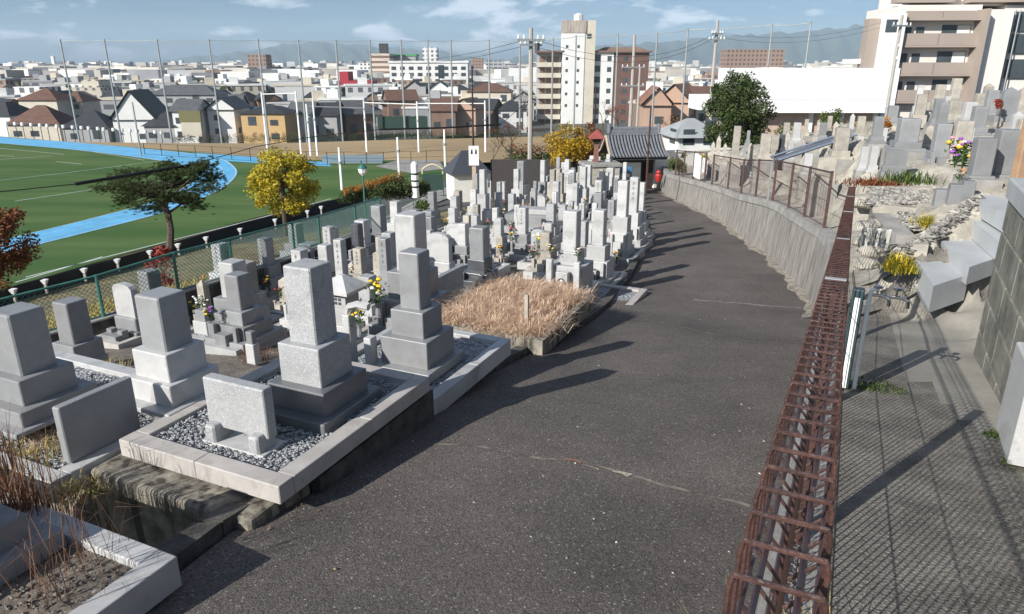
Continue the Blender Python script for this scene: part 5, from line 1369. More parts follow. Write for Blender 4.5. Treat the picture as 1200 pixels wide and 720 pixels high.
m = MB(); m.box((-.0, -.043, 0), (.035, .006, ht * .92)); m.build('white_strip', WHITE, r_)
# bundle of offcuts leaning by the kerb, and drain bars
b = AT(1024, 292, 8.4)
r_ = thing('wash_rack', tuple(b), 'small stack of white slats leaning beside the bushy green tuft', 'rack', rz=R(-25))
for k in range(6):
    m = MB(); M_ = Matrix.Translation(Vector((k * .055 - .15, 0, 0))) @ Matrix.Rotation(R(35), 4, 'X'); m.box((0, 0, 0), (.03, .015, .34), M=M_); m.build('slat', WHITE if k % 2 else GALV, r_)
# hose / black pipes crossing the path
for k, pts in enumerate((((1003, 312, 6.6), (1030, 304, 7.4), (1046, 300, 7.9)), ((1008, 338, 5.9), (1035, 329, 6.5), (1060, 316, 7.2)), ((1006, 372, 5.4), (1045, 362, 5.8), (1080, 342, 6.6), (1092, 334, 7.0)))):
    P = []
    for (x, y, z) in pts:
        p = TG(x, y); P.append(p + Vector((0, 0, .018)))
    m = MB(); m.tube(P, .013, 6); o = m.build('black_hose', BLACK); tag(o, f'{("farthest", "middle", "nearest")[k]} black hose lying across the footpath beyond the taps', 'hose', 'black hoses across the path')

# slanted canopy over the graves
r_ = thing('slanted_canopy', (0, 0, 0), 'light metal canopy with slanted bluish beams over the upper graves', 'canopy')
BL = mat('blue_grey_beam', (0.22, 0.26, 0.33), .4, metal=.3, var=.1)
m = MB(); m.tube([AT(903, 184, 21), AT(976, 160, 21)], .035, 5); m.build('beam', BL, r_)
m = MB(); m.tube([AT(905, 190, 19.5), AT(1004, 158, 19.5)], .035, 5); m.build('beam', BL, r_)
m = MB(); P = [AT(906, 186, 21), AT(976, 161, 21), AT(1002, 159, 19.6), AT(908, 190, 19.6)]; m.quad(*P); Q = [p + Vector((0, 0, -.03)) for p in P]; m.quad(*Q[::-1]); m.build('roof_sheet', mat('grey_roof_sheet', (0.12, 0.13, 0.15), .5, var=.1), r_)
for (x, y, z) in ((905, 190, 19.5), (976, 165, 20), (1000, 160, 19.6)):
    p = AT(x, y, z); m = MB(); m.tube([p, p - Vector((0, 0, 1.9))], .03, 5); m.build('leg', GALV, r_)
# ================================================================== PLANTS
def leaf_quad(m, p, size, n=None):
    d = Vector((rnd.gauss(0, 1), rnd.gauss(0, 1), rnd.gauss(0, .7))).normalized()
    e = d.cross(Vector((rnd.gauss(0, 1), rnd.gauss(0, 1), rnd.gauss(0, 1)))).normalized()
    a = d * size; b = e * size * .55
    m.quad(p - a, p + b * .9, p + a, p - b * .9)
def crown_mesh(clumps, per, size, flat=1.0):
    m = MB()
    for (c, r) in clumps:
        n = int(per * rnd.uniform(.7, 1.3))
        for _ in range(n):
            d = Vector((rnd.gauss(0, 1), rnd.gauss(0, 1), rnd.gauss(0, 1))).normalized() * r * (rnd.random() ** .45)
            d.z *= flat; leaf_quad(m, c + d, size * rnd.uniform(.6, 1.3))
    return m
def limbs(m, base, h, targets, r, bend=.3):
    top = Vector((rnd.uniform(-.05, .05) * h, rnd.uniform(-.05, .05) * h, h))
    mid = top * .5 + Vector((rnd.uniform(-1, 1), rnd.uniform(-1, 1), 0)) * h * .04
    m.tube([Vector((0, 0, -.3)), mid, top], r, 8, r2=r * .6)
    for c in targets:
        t = rnd.uniform(.45, 1.0); s = mid.lerp(top, t) if t > .5 else mid
        k = s.lerp(c, .5) + Vector((rnd.uniform(-1, 1), rnd.uniform(-1, 1), rnd.uniform(0, 1))) * (c - s).length * .12
        m.tube([s, k, c], r * .38, 5, r2=r * .1)
def tree(name, px, pyb, z, box, lm, label, n=26, per=110, size=.07, trunk_h=.45, r=.1, cl=.24, group=None, bark=None, cat='tree', flat=.85, shape='ball'):
    """box = (px left, px right, py top, py bottom) of the crown"""
    b = AT(px, pyb, z); s = z / F
    cx, cy = (box[0] + box[1]) / 2, (box[2] + box[3]) / 2
    c = AT(cx, cy, z) - b; rx = (box[1] - box[0]) / 2 * s; rz = (box[3] - box[2]) / 2 * s
    r_ = thing(name, tuple(b), label, cat, group)
    cl_ = []
    while len(cl_) < n:
        d = Vector((rnd.uniform(-1, 1), rnd.uniform(-1, 1), rnd.uniform(-1, 1)))
        if d.length > 1: continue
        if shape == 'cone' and (abs(d.x) > 1 - .75 * max(0, d.z)): continue
        if d.length < .35 and rnd.random() < .6: continue
        rr = cl * rx * rnd.uniform(.7, 1.35)
        cl_.append((c + Vector((d.x * (rx - rr * .8), d.y * (rx - rr * .8) * .9, d.z * (rz - rr * .6))), rr))
    m = MB(); limbs(m, b, max(.3, (c.z - rz) + rz * 2 * trunk_h), [q[0] for q in cl_[:14]], r); m.build('trunk', bark or BARK, r_)
    crown_mesh(cl_, per, size, flat).build('crown', lm, r_)
    return r_
L_YEL = leaf_mat('yellow_autumn_leaf', (0.28, 0.16, 0.012), (0.55, 0.38, 0.03))
L_YG = leaf_mat('yellow_green_leaf', (0.18, 0.19, 0.02), (0.68, 0.52, 0.05))
L_ORG = leaf_mat('orange_autumn_leaf', (0.30, 0.10, 0.02), (0.50, 0.22, 0.03))
L_RED = leaf_mat('red_autumn_leaf', (0.16, 0.03, 0.025), (0.42, 0.08, 0.06))
L_BRN = leaf_mat('reddish_brown_leaf', (0.10, 0.038, 0.018), (0.27, 0.10, 0.04), trans=.12)
L_EVG = leaf_mat('evergreen_leaf', (0.022, 0.045, 0.015), (0.085, 0.11, 0.03), trans=.12)
L_PINE = leaf_mat('pine_needle', (0.025, 0.050, 0.018), (0.10, 0.125, 0.038), trans=.1)
L_GRN = leaf_mat('fresh_green_leaf', (0.04, 0.08, 0.018), (0.13, 0.17, 0.04))
L_DRY = leaf_mat('dry_grass_blade', (0.45, 0.29, 0.20), (0.85, 0.66, 0.48), trans=.2)
L_DRYR = leaf_mat('rusty_reed_blade', (0.11, 0.05, 0.03), (0.27, 0.15, 0.09), trans=.15)
L_STRAW = leaf_mat('straw_blade', (0.28, 0.22, 0.07), (0.50, 0.42, 0.14), trans=.2)

# pine behind the green fence
def pine():
    z = 30.0; b = AT(199, 290, z); s = z / F
    r_ = thing('pine_tree', tuple(b), 'dark green pine with flat spreading crown and bare trunk behind the green fence', 'tree')
    def P(px, py, dy=0): p = AT(px, py, z) - b; p.y += dy; return p
    trunk = [P(199, 292), P(200, 270), P(197, 250), P(190, 238), P(182, 226), P(178, 214)]
    m = MB(); m.tube(trunk, .17, 8, r2=.07)
    ends = []
    spec = [((140, 205), .3), ((128, 220), -.3), ((142, 228), .5), ((155, 212), -.6), ((150, 236), -.2), ((168, 205), .6), ((178, 200), -.5), ((190, 196), .4), ((205, 201), -.6), ((222, 200), .3), ((236, 196), .1), ((246, 191), -.2), ((243, 212), .5), ((250, 220), -.1),
            ((232, 226), -.5), ((215, 216), .7), ((222, 236), .2), ((236, 240), -.3), ((160, 226), .8), ((173, 240), -.4), ((183, 247), .2), ((200, 214), -.8), ((210, 228), -.7), ((190, 222), .9), ((136, 212), .2), ((170, 218), -.9), ((228, 209), .9), ((196, 206), 0.1), ((206, 238), .5)]
    for (q, dy) in spec:
        e = P(q[0], q[1], dy * 1.7); st = trunk[rnd.choice([2, 3, 3, 4])]
        k = st.lerp(e, .55) + Vector((0, 0, rnd.uniform(-.05, .15))); m.tube([st, k, e], .055, 5, r2=.015)
        ends.append(e); 
        if rnd.random() < .7: ends.append(k.lerp(e, .6) + Vector((rnd.uniform(-.2, .2), rnd.uniform(-.3, .3), .08)))
    m.build('trunk', BARK, r_)
    c = MB()
    for e in ends:
        for _ in range(70):
            o = e + Vector((rnd.gauss(0, .24), rnd.gauss(0, .28), rnd.gauss(0, .11)))
            for _ in range(20):
                d = Vector((rnd.gauss(0, 1), rnd.gauss(0, 1), abs(rnd.gauss(.5, .6)))).normalized() * rnd.uniform(.07, .15)
                n_ = d.cross(Vector((rnd.random(), rnd.random(), rnd.random()))).normalized() * .014
                c.tri(o - n_, o + n_, o + d)
    c.build('crown', L_PINE, r_)
pine()
tree('ginkgo_tree', 335, 268, 30, (284, 378, 172, 256), L_YG, 'round yellow-green autumn tree behind the green fence', n=70, per=190, size=.065, cl=.22, r=.11, trunk_h=.6)
tree('autumn_tree', 2, 395, 18, (-62, 40, 228, 345), L_BRN, 'reddish-brown autumn tree cut by the left edge of the photo', n=44, per=170, size=.05, cl=.26, r=.1)
tree('nandina_bush', 196, 352, 17.5, (168, 214, 282, 345), L_RED, 'thin red-leaved bush behind the green fence below the pine', n=20, per=36, size=.045, cl=.3, r=.03, cat='bush')
tree('yellow_bush', 447, 262, 30, (428, 492, 196, 232), L_BRN, 'rusty-topped bush at the bend of the pitch fence', n=6, per=30, size=.06, cl=.4, r=.05, cat='bush') if False else None
# long hedge by the pitch
def hedge(name, x0, x1, yt0, yt1, yb0, yb1, z0, z1, label, lm, lm2, n=26, cat='hedge'):
    b = AT(x0, yb0, z0); r_ = thing(name, tuple(b), label, cat)
    A, B2 = [], []
    for k in range(n):
        t = k / (n - 1); z = lerp(z0, z1, t); px = lerp(x0, x1, t); top = lerp(yt0, yt1, t); bot = lerp(yb0, yb1, t)
        hh = (bot - top) * z / F
        for q in range(3):
            c = AT(px + rnd.uniform(-4, 4), lerp(bot, top, rnd.uniform(.15, .6)), z) - b + Vector((0, rnd.uniform(-.5, .5), 0)); A.append((c, hh * .42))
        c = AT(px + rnd.uniform(-4, 4), lerp(bot, top, rnd.uniform(.7, .85)), z) - b + Vector((0, rnd.uniform(-.5, .5), 0)); B2.append((c, hh * .3))
    crown_mesh(A, 90, .08).build('lower_leaves', lm, r_); crown_mesh(B2, 70, .07).build('top_leaves', lm2, r_)
hedge('clipped_hedge', 405, 470, 222, 202, 236, 226, 46, 52, 'dark hedge with rusty-orange top along the corner of the pitch', L_EVG, L_ORG)
hedge('dark_hedge', 440, 500, 218, 212, 232, 228, 44, 46, 'low dark hedge below the rusty-topped one', L_EVG, L_EVG, 18)
hedge('field_hedge', 205, 640, 158, 149, 168, 162, 121, 127, 'long dark hedge line behind the brown dirt ground', L_EVG, L_BRN, 60)
hedge('back_hedge', 600, 720, 170, 172, 200, 202, 46, 44, 'dark undergrowth along the far edge of the lower cemetery', L_EVG, L_BRN, 26)
tree('ginkgo_tree', 664, 208, 40, (634, 702, 142, 202), L_YEL, 'golden-orange autumn tree in front of the white stair tower', n=44, per=110, size=.075, cl=.28, r=.09)
tree('autumn_tree', 682, 202, 44, (664, 712, 142, 196), L_BRN, 'rusty dark tree half hidden behind the golden one', n=24, per=80, size=.08, cl=.3, r=.09)
tree('evergreen_tree', 868, 192, 42, (820, 908, 86, 192), L_EVG, 'dense dark evergreen tree with upright leafy crown before the white hall', n=130, per=170, size=.085, cl=.24, r=.15, shape='ball')
tree('small_tree', 972, 168, 30, (956, 992, 124, 160), L_GRN, 'sparse young green tree before the brick base of the white hall', n=16, per=60, size=.05, cl=.3, r=.04)
tree('green_shrub', 918, 166, 36, (906, 930, 140, 164), L_GRN, 'small round green shrub right of the evergreen tree', n=8, per=60, size=.06, cl=.4, r=.04, cat='shrub')
tree('green_shrub', 795, 206, 33, (779, 812, 178, 204), L_GRN, 'bright green shrub behind the fence at the bend of the lane', n=14, per=80, size=.055, cl=.36, r=.04, cat='shrub')
tree('green_shrub', 818, 200, 32, (806, 834, 176, 198), L_YG, 'yellowish shrub right of the bright green one at the bend', n=10, per=70, size=.05, cl=.36, r=.04, cat='shrub')
tree('green_shrub', 494, 252, 24.5, (483, 507, 233, 252), L_GRN, 'low green shrub behind the slim graves by the walkway', n=10, per=60, size=.045, cl=.4, r=.03, cat='shrub')
tree('autumn_bush', 1035, 160, 19, (1028, 1046, 134, 160), L_ORG, 'rusty-orange bush beside the dark narrow pillar', n=8, per=60, size=.035, cl=.42, r=.03, cat='bush')
tree('autumn_bush', 1172, 136, 15.5, (1164, 1178, 114, 130), L_RED, 'orange-red bush before the tall rugged stone', n=6, per=60, size=.03, cl=.45, r=.02, cat='bush')
tree('yellow_shrub', 1010, 152, 28, (992, 1016, 139, 152), L_YEL, 'yellow-flecked shrub beside the white post of the hall', n=6, per=40, size=.04, cl=.45, r=.02, cat='shrub')
tree('autumn_bush', 1195, 175, 12, (1180, 1206, 120, 160), L_ORG, 'dry orange bush at the far right edge above the broad stones', n=6, per=60, size=.03, cl=.4, r=.02, cat='bush') if False else None
# bare trees
def bare(px, pyb, z, hpx, label, lm=None, spread=.5):
    b = AT(px, pyb, z); h = hpx * z / F; r_ = thing('bare_tree', tuple(b), label, 'tree', 'leafless trees')
    m = MB(); tips = []
    def grow(p, d, L, r, lev):
        q = p + d * L; m.tube([p, p.lerp(q, .5) + Vector((rnd.uniform(-1, 1), rnd.uniform(-1, 1), 0)) * L * .06, q], r, 5 if lev < 2 else 3, r2=r * .62)
        if lev >= 4: tips.append(q); return
        for _ in range(3 if lev < 3 else 3):
            nd = (d + Vector((rnd.gauss(0, spread), rnd.gauss(0, spread), rnd.uniform(-.1, .35)))).normalized(); grow(q, nd, L * rnd.uniform(.55, .78), r * .6, lev + 1)
    grow(Vector((0, 0, -.3)), Vector((0, 0, 1)), h * .36, h * .018, 0); m.build('trunk', BARK, r_)
    if lm: crown_mesh([(t, .25) for t in tips[::2]], 5, .06).build('crown', lm, r_)
bare(598, 198, 44, 66, 'bare brown-twigged tree beside the pitch behind the graves', L_BRN)
bare(578, 198, 46, 48, 'smaller bare tree left of the brown-twigged one')
bare(612, 150, 90, 50, 'bare tree in front of the apartment balconies', L_BRN)
bare(706, 160, 70, 46, 'leafless tree before the white wall of the apartment block')
bare(725, 165, 60, 44, 'reddish bare tree left of the orange-tiled house', L_RED)
bare(783, 170, 62, 40, 'bare tree right of the orange-tiled houses', L_ORG)

def blades(m, c, n, h0, h1, spread, lean=.5, w=.004, up=1.0, pick=None):
    for _ in range(n):
        p = pick() if pick else c + Vector((rnd.gauss(0, spread), rnd.gauss(0, spread), 0))
        a = rnd.uniform(0, 6.28); h = rnd.uniform(h0, h1); l = h * lean * rnd.uniform(.3, 1.4)
        d = Vector((math.cos(a), math.sin(a), 0)); s = Vector((-d.y, d.x, 0)) * w
        q = p + d * l * .35 + Vector((0, 0, h * .6 * up)); t = p + d * l + Vector((0, 0, h * up * rnd.uniform(.55, 1.0)))
        m.quad(p - s, p + s, q + s * .8, q - s * .8); m.tri(q - s * .8, q + s * .8, t)
# dry grass plot
g1, g2, g3 = W(525, 382, -3.42), W(636, 408, -3.42), W(698, 364, -3.6)
u_0, v_1 = to_uv(W(636, 400, -3.5)); v_0 = to_uv(W(520, 372, -3.5))[1]; u_2 = to_uv(W(697, 352, -3.55))[0]
plot('grave_plot', 'mossy concrete-edged plot overgrown with pinkish dry grass beside the lane', u_0, u_2 + .1, v_0 - .1, v_1, -3.5, .24, .1, STAINED, bed='earth', body=None)
m = MB()
mounds = [(rnd.uniform(u_0 + .15, u_2 + .1), rnd.uniform(v_0, v_1 - .2), rnd.uniform(.16, .3)) for _ in range(70)]
for (uu, vv, hh) in mounds:
    cpt = UV(uu, vv, -3.56)
    for _ in range(280):
        a = rnd.uniform(0, 6.28); r = abs(rnd.gauss(0, .15)); p = cpt + Vector((r * math.cos(a), r * math.sin(a), 0))
        L = hh * rnd.uniform(.3, .95); l = rnd.uniform(.5, 1.9) * L; d = Vector((math.cos(a + rnd.gauss(0, .7)), math.sin(a + rnd.gauss(0, .7)), 0)); s = Vector((-d.y, d.x, 0)) * .0035
        q = p + d * l * .4 + Vector((0, 0, L * .75)); t = p + d * l + Vector((0, 0, L * rnd.uniform(.3, 1)))
        m.quad(p - s, p + s, q + s * .8, q - s * .8); m.tri(q - s * .8, q + s * .8, t)
for _ in range(60):
    uu, vv = rnd.uniform(u_0 + .1, u_2), rnd.uniform(v_0, v_1 - .1); blades(m, UV(uu, vv, -3.55), 3, .25, .5, .05, .25, .003)
tag(m.build('dry_grass', L_DRY), 'pinkish straw-dry grass filling the plot by the lane', None, None, 'stuff')
r_ = thing('marker_stake', tuple(UV(u_0 + .5, v_1 - .45, -3.6)), 'small grey stone stake standing in the dry grass', 'stake', rz=RZ); m = MB(); m.box((0, 0, 0), (.06, .06, .55), taper=.9, bev=.005); m.build('shaft', G_WARM, r_)
def clump(name, p, n, h0, h1, sp, lm, label, lean=.6, w=.0035, cat='grass tuft', group=None):
    m = MB(); blades(m, Vector((0, 0, 0)), n, h0, h1, sp, lean, w); o = m.build(name, lm); o.location = p; tag(o, label, cat, group); return o
clump('dry_reeds', W(28, 632, -2.85), 260, .35, .8, .10, L_DRYR, 'tall rusty dry reeds at the left edge beside the white kerb', .25)
clump('dry_reeds', W(-5, 600, -2.85), 160, .4, .9, .10, L_DRYR, 'rusty dry reeds cut by the left edge of the photo', .25)
clump('reed_tuft', W(92, 690, -2.66), 60, .3, .7, .16, L_DRYR, 'thin brown dry stems in the weedy corner plot', .5, .002)
clump('reed_tuft', W(60, 655, -2.66), 45, .25, .6, .16, L_DRYR, 'wispy brown stems nearer the left side of the corner plot', .5, .002)
clump('dry_grass_tuft', W(38, 533, -2.9), 500, .03, .10, .20, L_STRAW, 'flattened straw grass in the white-kerbed gravel plot', 1.0)
clump('dry_grass_tuft', W(60, 515, -2.9), 300, .03, .09, .13, L_DRY, 'brownish straw grass patch near the dark-faced slab', 1.0)
clump('dry_grass_tuft', W(90, 584, -2.95), 160, .05, .16, .10, L_STRAW, 'straw tuft at the corner of the white kerb', .9)
clump('weed_tuft', G(122, 440, .02), 200, .08, .22, .12, L_STRAW, 'straw weeds between the small grey pillar and the smooth one', .8)
clump('weed_tuft', G(300, 420, .05), 220, .06, .2, .11, L_DRYR, 'rusty weeds left of the largest speckled pillar', .9)
clump('dry_bush', G(425, 385, .1), 420, .25, .62, .12, L_DRYR, 'reddish dry ornamental grass behind the stone lantern', .5)
clump('dry_bush', G(437, 352, .1), 260, .3, .6, .1, L_RED, 'red-leaved dry bush behind the stone lantern', .5)
clump('dry_bush', G(618, 262, .1), 700, .4, .95, .22, L_DRY, 'tall tan grass spilling from a plot left of the white kerb in the middle', .4)
bouquet(G(444, 372, .5) , 'yellow and white flowers beside the reddish dry grass', 1.4, ('yellow', 'yellow', 'white'))
bouquet(G(232, 378, .2), 'yellow and white flowers by the low broad stone near the green fence', 1.1, ('yellow', 'white', 'white'))
bouquet(G(313, 345, .2), 'orange flowers in a tapered pale vase stone near the fence', 1.0, ('orange', 'yellow'))
bouquet(G(153, 375, .2), 'withered brown-orange flowers beside the smooth grey pillar', 1.1, ('orange', 'pink'))
bouquet(G(632, 302, .3), 'tall pair of yellow brass flower cups in the middle plots', 1.5, ('yellow', 'white'))
bouquet(G(722, 315, .25), 'golden flowers on the slim stone at the lane edge', 1.0, ('yellow', 'orange'), vase=False)
# tufts along the rolled fence
def on_path(px, py): return TG(px, py)
clump('grass_tuft', fpt(1.95, .11, .02), 130, .08, .26, .035, L_STRAW, 'straw and green grass tuft growing beside the rolled-top fence', .9, .0035)
clump('grass_tuft', fpt(1.55, -.05, .05), 110, .15, .42, .03, L_STRAW, 'yellow grass poking up inside the fence near its post', .5, .003)
clump('grass_tuft', fpt(1.1, .02, .05), 120, .15, .5, .04, L_GRN, 'green weeds poking up between the fence wires at the bottom of the photo', .6, .003)
clump('weed_patch', on_path(1045, 463), 160, .015, .05, .09, L_GRN, 'low green weeds along the path edge by the tap', 1.1, .006)
clump('weed_patch', on_path(1015, 458), 160, .015, .05, .08, L_GRN, 'low green weeds at the foot of the tap post', 1.1, .006)
clump('weed_patch', on_path(1168, 516), 140, .015, .06, .04, L_GRN, 'small bright weed near the granite post', 1.1, .006)
clump('weed_patch', on_path(1195, 550), 90, .01, .04, .05, L_GRN, 'small weed at the right edge of the path', 1.1, .006)
clump('green_tuft', AT(1052, 318, 8.05), 260, .08, .26, .07, L_YG, 'bushy yellow-green tuft at the foot of the pebble kerb', .6, .008, 'plant')
clump('green_tuft', AT(1085, 268, 9.1), 160, .08, .25, .08, L_YG, 'small yellow-green plant in the pebble bed', .7, .007, 'plant')
clump('red_groundcover', AT(1028, 218, 11), 420, .04, .15, .20, L_BRN, 'reddish ground plants at the back of the pebble bed', .8, .01, 'plant')
clump('green_plants', AT(1062, 214, 11), 260, .06, .25, .16, L_GRN, 'thin green plants beside a small dark figure at the back of the pebble bed', .6, .009, 'plant')
# fallen leaves and small stones on the lane edge
m = MB()
for _ in range(420):
    y = rnd.uniform(2.6, 14); x = lane_left(y) + abs(rnd.gauss(0, .22)) - .02
    if rnd.random() < .12: x = rnd.uniform(lane_left(y), lane_right(y))
    p = Vector((x, y, lane_z(x, y) + .012)); leaf_quad(m, p, rnd.uniform(.006, .016))
tag(m.build('fallen_leaves', leaf_mat('dead_leaf', (0.10, 0.06, 0.03), (0.45, 0.35, 0.22))), kind='stuff')
pebbles('gravel', lambda a, b: (lambda y: Vector((lerp(lane_left(y), lane_right(y), b), y, lane_z(lerp(lane_left(y), lane_right(y), b), y) + .003)))(2.5 + 13 * a), 70, .006, .013, PEBW)
# grass and weeds on the slope outside the fence (seen through it)
m = MB()
for _ in range(9000):
    t = rnd.random(); p = FB[0].lerp(FB[-1], t); off = Vector((-.923, .385, 0)) * rnd.uniform(.4, 14) + Vector((.385, .923, 0)) * rnd.uniform(-2, 3)
    q = p + off; q.z = H(q.x, q.y); blades(m, q, 1, .15, .5, .0, .8, .012)
tag(m.build('slope_grass', L_STRAW), None, None, None, 'stuff')
# ================================================================== BUILDINGS
ROOFT = {
 'grey': mat('grey_roof_tiles', (0.10, 0.105, 0.11), .6, var=.2, vscale=.6, stretch=(1, 1, 6)),
 'dark': mat('charcoal_roof_tiles', (0.035, 0.037, 0.042), .6, var=.2, vscale=.6, stretch=(1, 1, 6)),
 'brown': mat('brown_roof_tiles', (0.13, 0.070, 0.050), .7, var=.2, vscale=.6, stretch=(1, 1, 6)),
 'orange': mat('orange_roof_tiles', (0.27, 0.13, 0.08), .7, var=.2, vscale=.6, stretch=(1, 1, 6)),
 'metal': mat('pale_metal_roof', (0.34, 0.36, 0.36), .5, var=.1, vscale=.6),
 'blue': mat('blue_roof_tiles', (0.07, 0.12, 0.2), .6, var=.15, vscale=.6),
}
WALLT = {
 'white': mat('white_render', (0.68, 0.68, 0.66), .9, var=.06, vscale=.3), 'cream': mat('cream_render', (0.55, 0.50, 0.41), .9, var=.08, vscale=.3),
 'grey': mat('grey_render', (0.34, 0.34, 0.34), .9, var=.1, vscale=.3), 'tan': mat('tan_render', (0.50, 0.34, 0.16), .9, var=.06, vscale=.3),
 'brown': mat('brown_render', (0.19, 0.12, 0.09), .9, var=.1, vscale=.3), 'pink': mat('salmon_render', (0.46, 0.31, 0.23), .9, var=.08, vscale=.3),
}
def window_grid_mat(name, wallc, winc, sx, sz, fx=.5, fz=.55):
    """far facades: rows of small windows as a surface pattern, in metres"""
    m, n, l, b = new_mat(name)
    t = n.new('ShaderNodeTexCoord'); s = n.new('ShaderNodeSeparateXYZ'); l.new(t.outputs['Object'], s.inputs[0])
    g = n.new('ShaderNodeNewGeometry'); sn = n.new('ShaderNodeSeparateXYZ'); l.new(t.outputs['Normal'], sn.inputs[0])
    def mt(op, a, b_=None):
        q = n.new('ShaderNodeMath'); q.operation = op
        for i, v in enumerate((a, b_)):
            if v is None: continue
            if hasattr(v, 'links'): l.new(v, q.inputs[i])
            else: q.inputs[i].default_value = v
        return q.outputs[0]
    h = mt('ADD', s.outputs[0], s.outputs[1])
    fx_ = mt('GREATER_THAN', mt('FRACT', mt('DIVIDE', h, sx)), 1 - fx); fz_ = mt('GREATER_THAN', mt('FRACT', mt('DIVIDE', s.outputs[2], sz)), 1 - fz)
    side = mt('LESS_THAN', mt('ABSOLUTE', sn.outputs[2]), .5)
    f = mt('MULTIPLY', mt('MULTIPLY', fx_, fz_), side)
    oi = n.new('ShaderNodeObjectInfo'); hs = n.new('ShaderNodeHueSaturation'); mr = n.new('ShaderNodeMapRange'); mr.inputs['To Min'].default_value = .7; mr.inputs['To Max'].default_value = 1.15
    l.new(oi.outputs['Random'], mr.inputs['Value']); l.new(mr.outputs[0], hs.inputs['Value']); hs.inputs['Color'].default_value = rgb(wallc)
    mx = n.new('ShaderNodeMixRGB'); mx.inputs['Color2'].default_value = rgb(winc); l.new(f, mx.inputs['Fac']); l.new(hs.outputs[0], mx.inputs['Color1'])
    l.new(mx.outputs[0], b.inputs['Base Color']); b.inputs['Roughness'].default_value = .7
    return m
WG = [window_grid_mat('white_block_facade', (0.66, 0.66, 0.64), (0.12, 0.13, 0.15), 3.4, 3.0), window_grid_mat('cream_block_facade', (0.56, 0.51, 0.42), (0.13, 0.12, 0.12), 2.8, 3.1, .4, .5),
      window_grid_mat('grey_block_facade', (0.36, 0.37, 0.38), (0.08, 0.09, 0.1), 4, 3.0, .7, .45), window_grid_mat('brown_block_facade', (0.26, 0.17, 0.13), (0.07, 0.07, 0.07), 3, 3.0, .5, .5), window_grid_mat('pale_shed_wall', (0.66, 0.67, 0.66), (0.3, 0.32, 0.33), 9, 5, .3, .2)]
def roof_mesh(w, d, h, rh, kind, ov=.5):
    m = MB(); x, y = w / 2 + ov, d / 2 + ov; z0 = h - .05
    if kind == 'gable':
        m.quad((-x, -y, z0), (x, -y, z0), (x, 0, h + rh), (-x, 0, h + rh)); m.quad((x, y, z0), (-x, y, z0), (-x, 0, h + rh), (x, 0, h + rh))
        m.quad((-x, -y, z0 - .18), (-x, y, z0 - .18), (x, y, z0 - .18), (x, -y, z0 - .18))
        for s in (-1, 1):
            m.quad((-x, s * y, z0), (x, s * y, z0), (x, s * y, z0 - .18), (-x, s * y, z0 - .18))
    else:
        r = max(.3, x - y) if x > y else .3
        m.quad((-x, -y, z0), (x, -y, z0), (r, 0, h + rh), (-r, 0, h + rh)); m.quad((x, y, z0), (-x, y, z0), (-r, 0, h + rh), (r, 0, h + rh))
        m.tri((x, -y, z0), (x, y, z0), (r, 0, h + rh)); m.tri((-x, y, z0), (-x, -y, z0), (-r, 0, h + rh)); m.quad((-x, -y, z0), (-x, y, z0), (x, y, z0), (x, -y, z0))
    return m
def house(loc, rz, w, d, h, rh, wall, roof, kind, label, group=None, wins=True, name='house', gable_front=False):
    r_ = thing(name, loc, label, 'house', group, rz=rz)
    m = MB(); m.box((0, 0, -1), (w, d, h + 1))
    if kind == 'gable':
        for s in (-1, 1): i = len(m.v); m.v += [(s * w / 2, -d / 2, h), (s * w / 2, d / 2, h), (s * w / 2, 0, h + rh * .93)]; m.f.append((i, i + 1, i + 2))
    m.build('wall', WALLT[wall], r_)
    roof_mesh(w, d, h, rh, kind).build('roof', ROOFT[roof], r_)
    if wins:
        nx = max(2, int(w / 3.2))
        for fl in range(max(1, int(h / 2.7))):
            for k in range(nx):
                if rnd.random() < .2: continue
                m = MB(); x = (-w / 2 + w * (k + .5) / nx); m.box((x, -d / 2 - .01, .9 + fl * 2.7), (min(1.7, w / nx * .55), .06, 1.15 if rnd.random() < .7 else 1.8)); m.build('window', GLASSD, r_)
            m = MB(); m.box((-w / 2 - .01 if rnd.random() < 2 else 0, rnd.uniform(-.25, .25) * d, .9 + fl * 2.7), (.06, 1.3, 1.1)); m.build('window', GLASSD, r_)
    return r_
def at_base(px, py, z): p = AT(px, py, z); return p
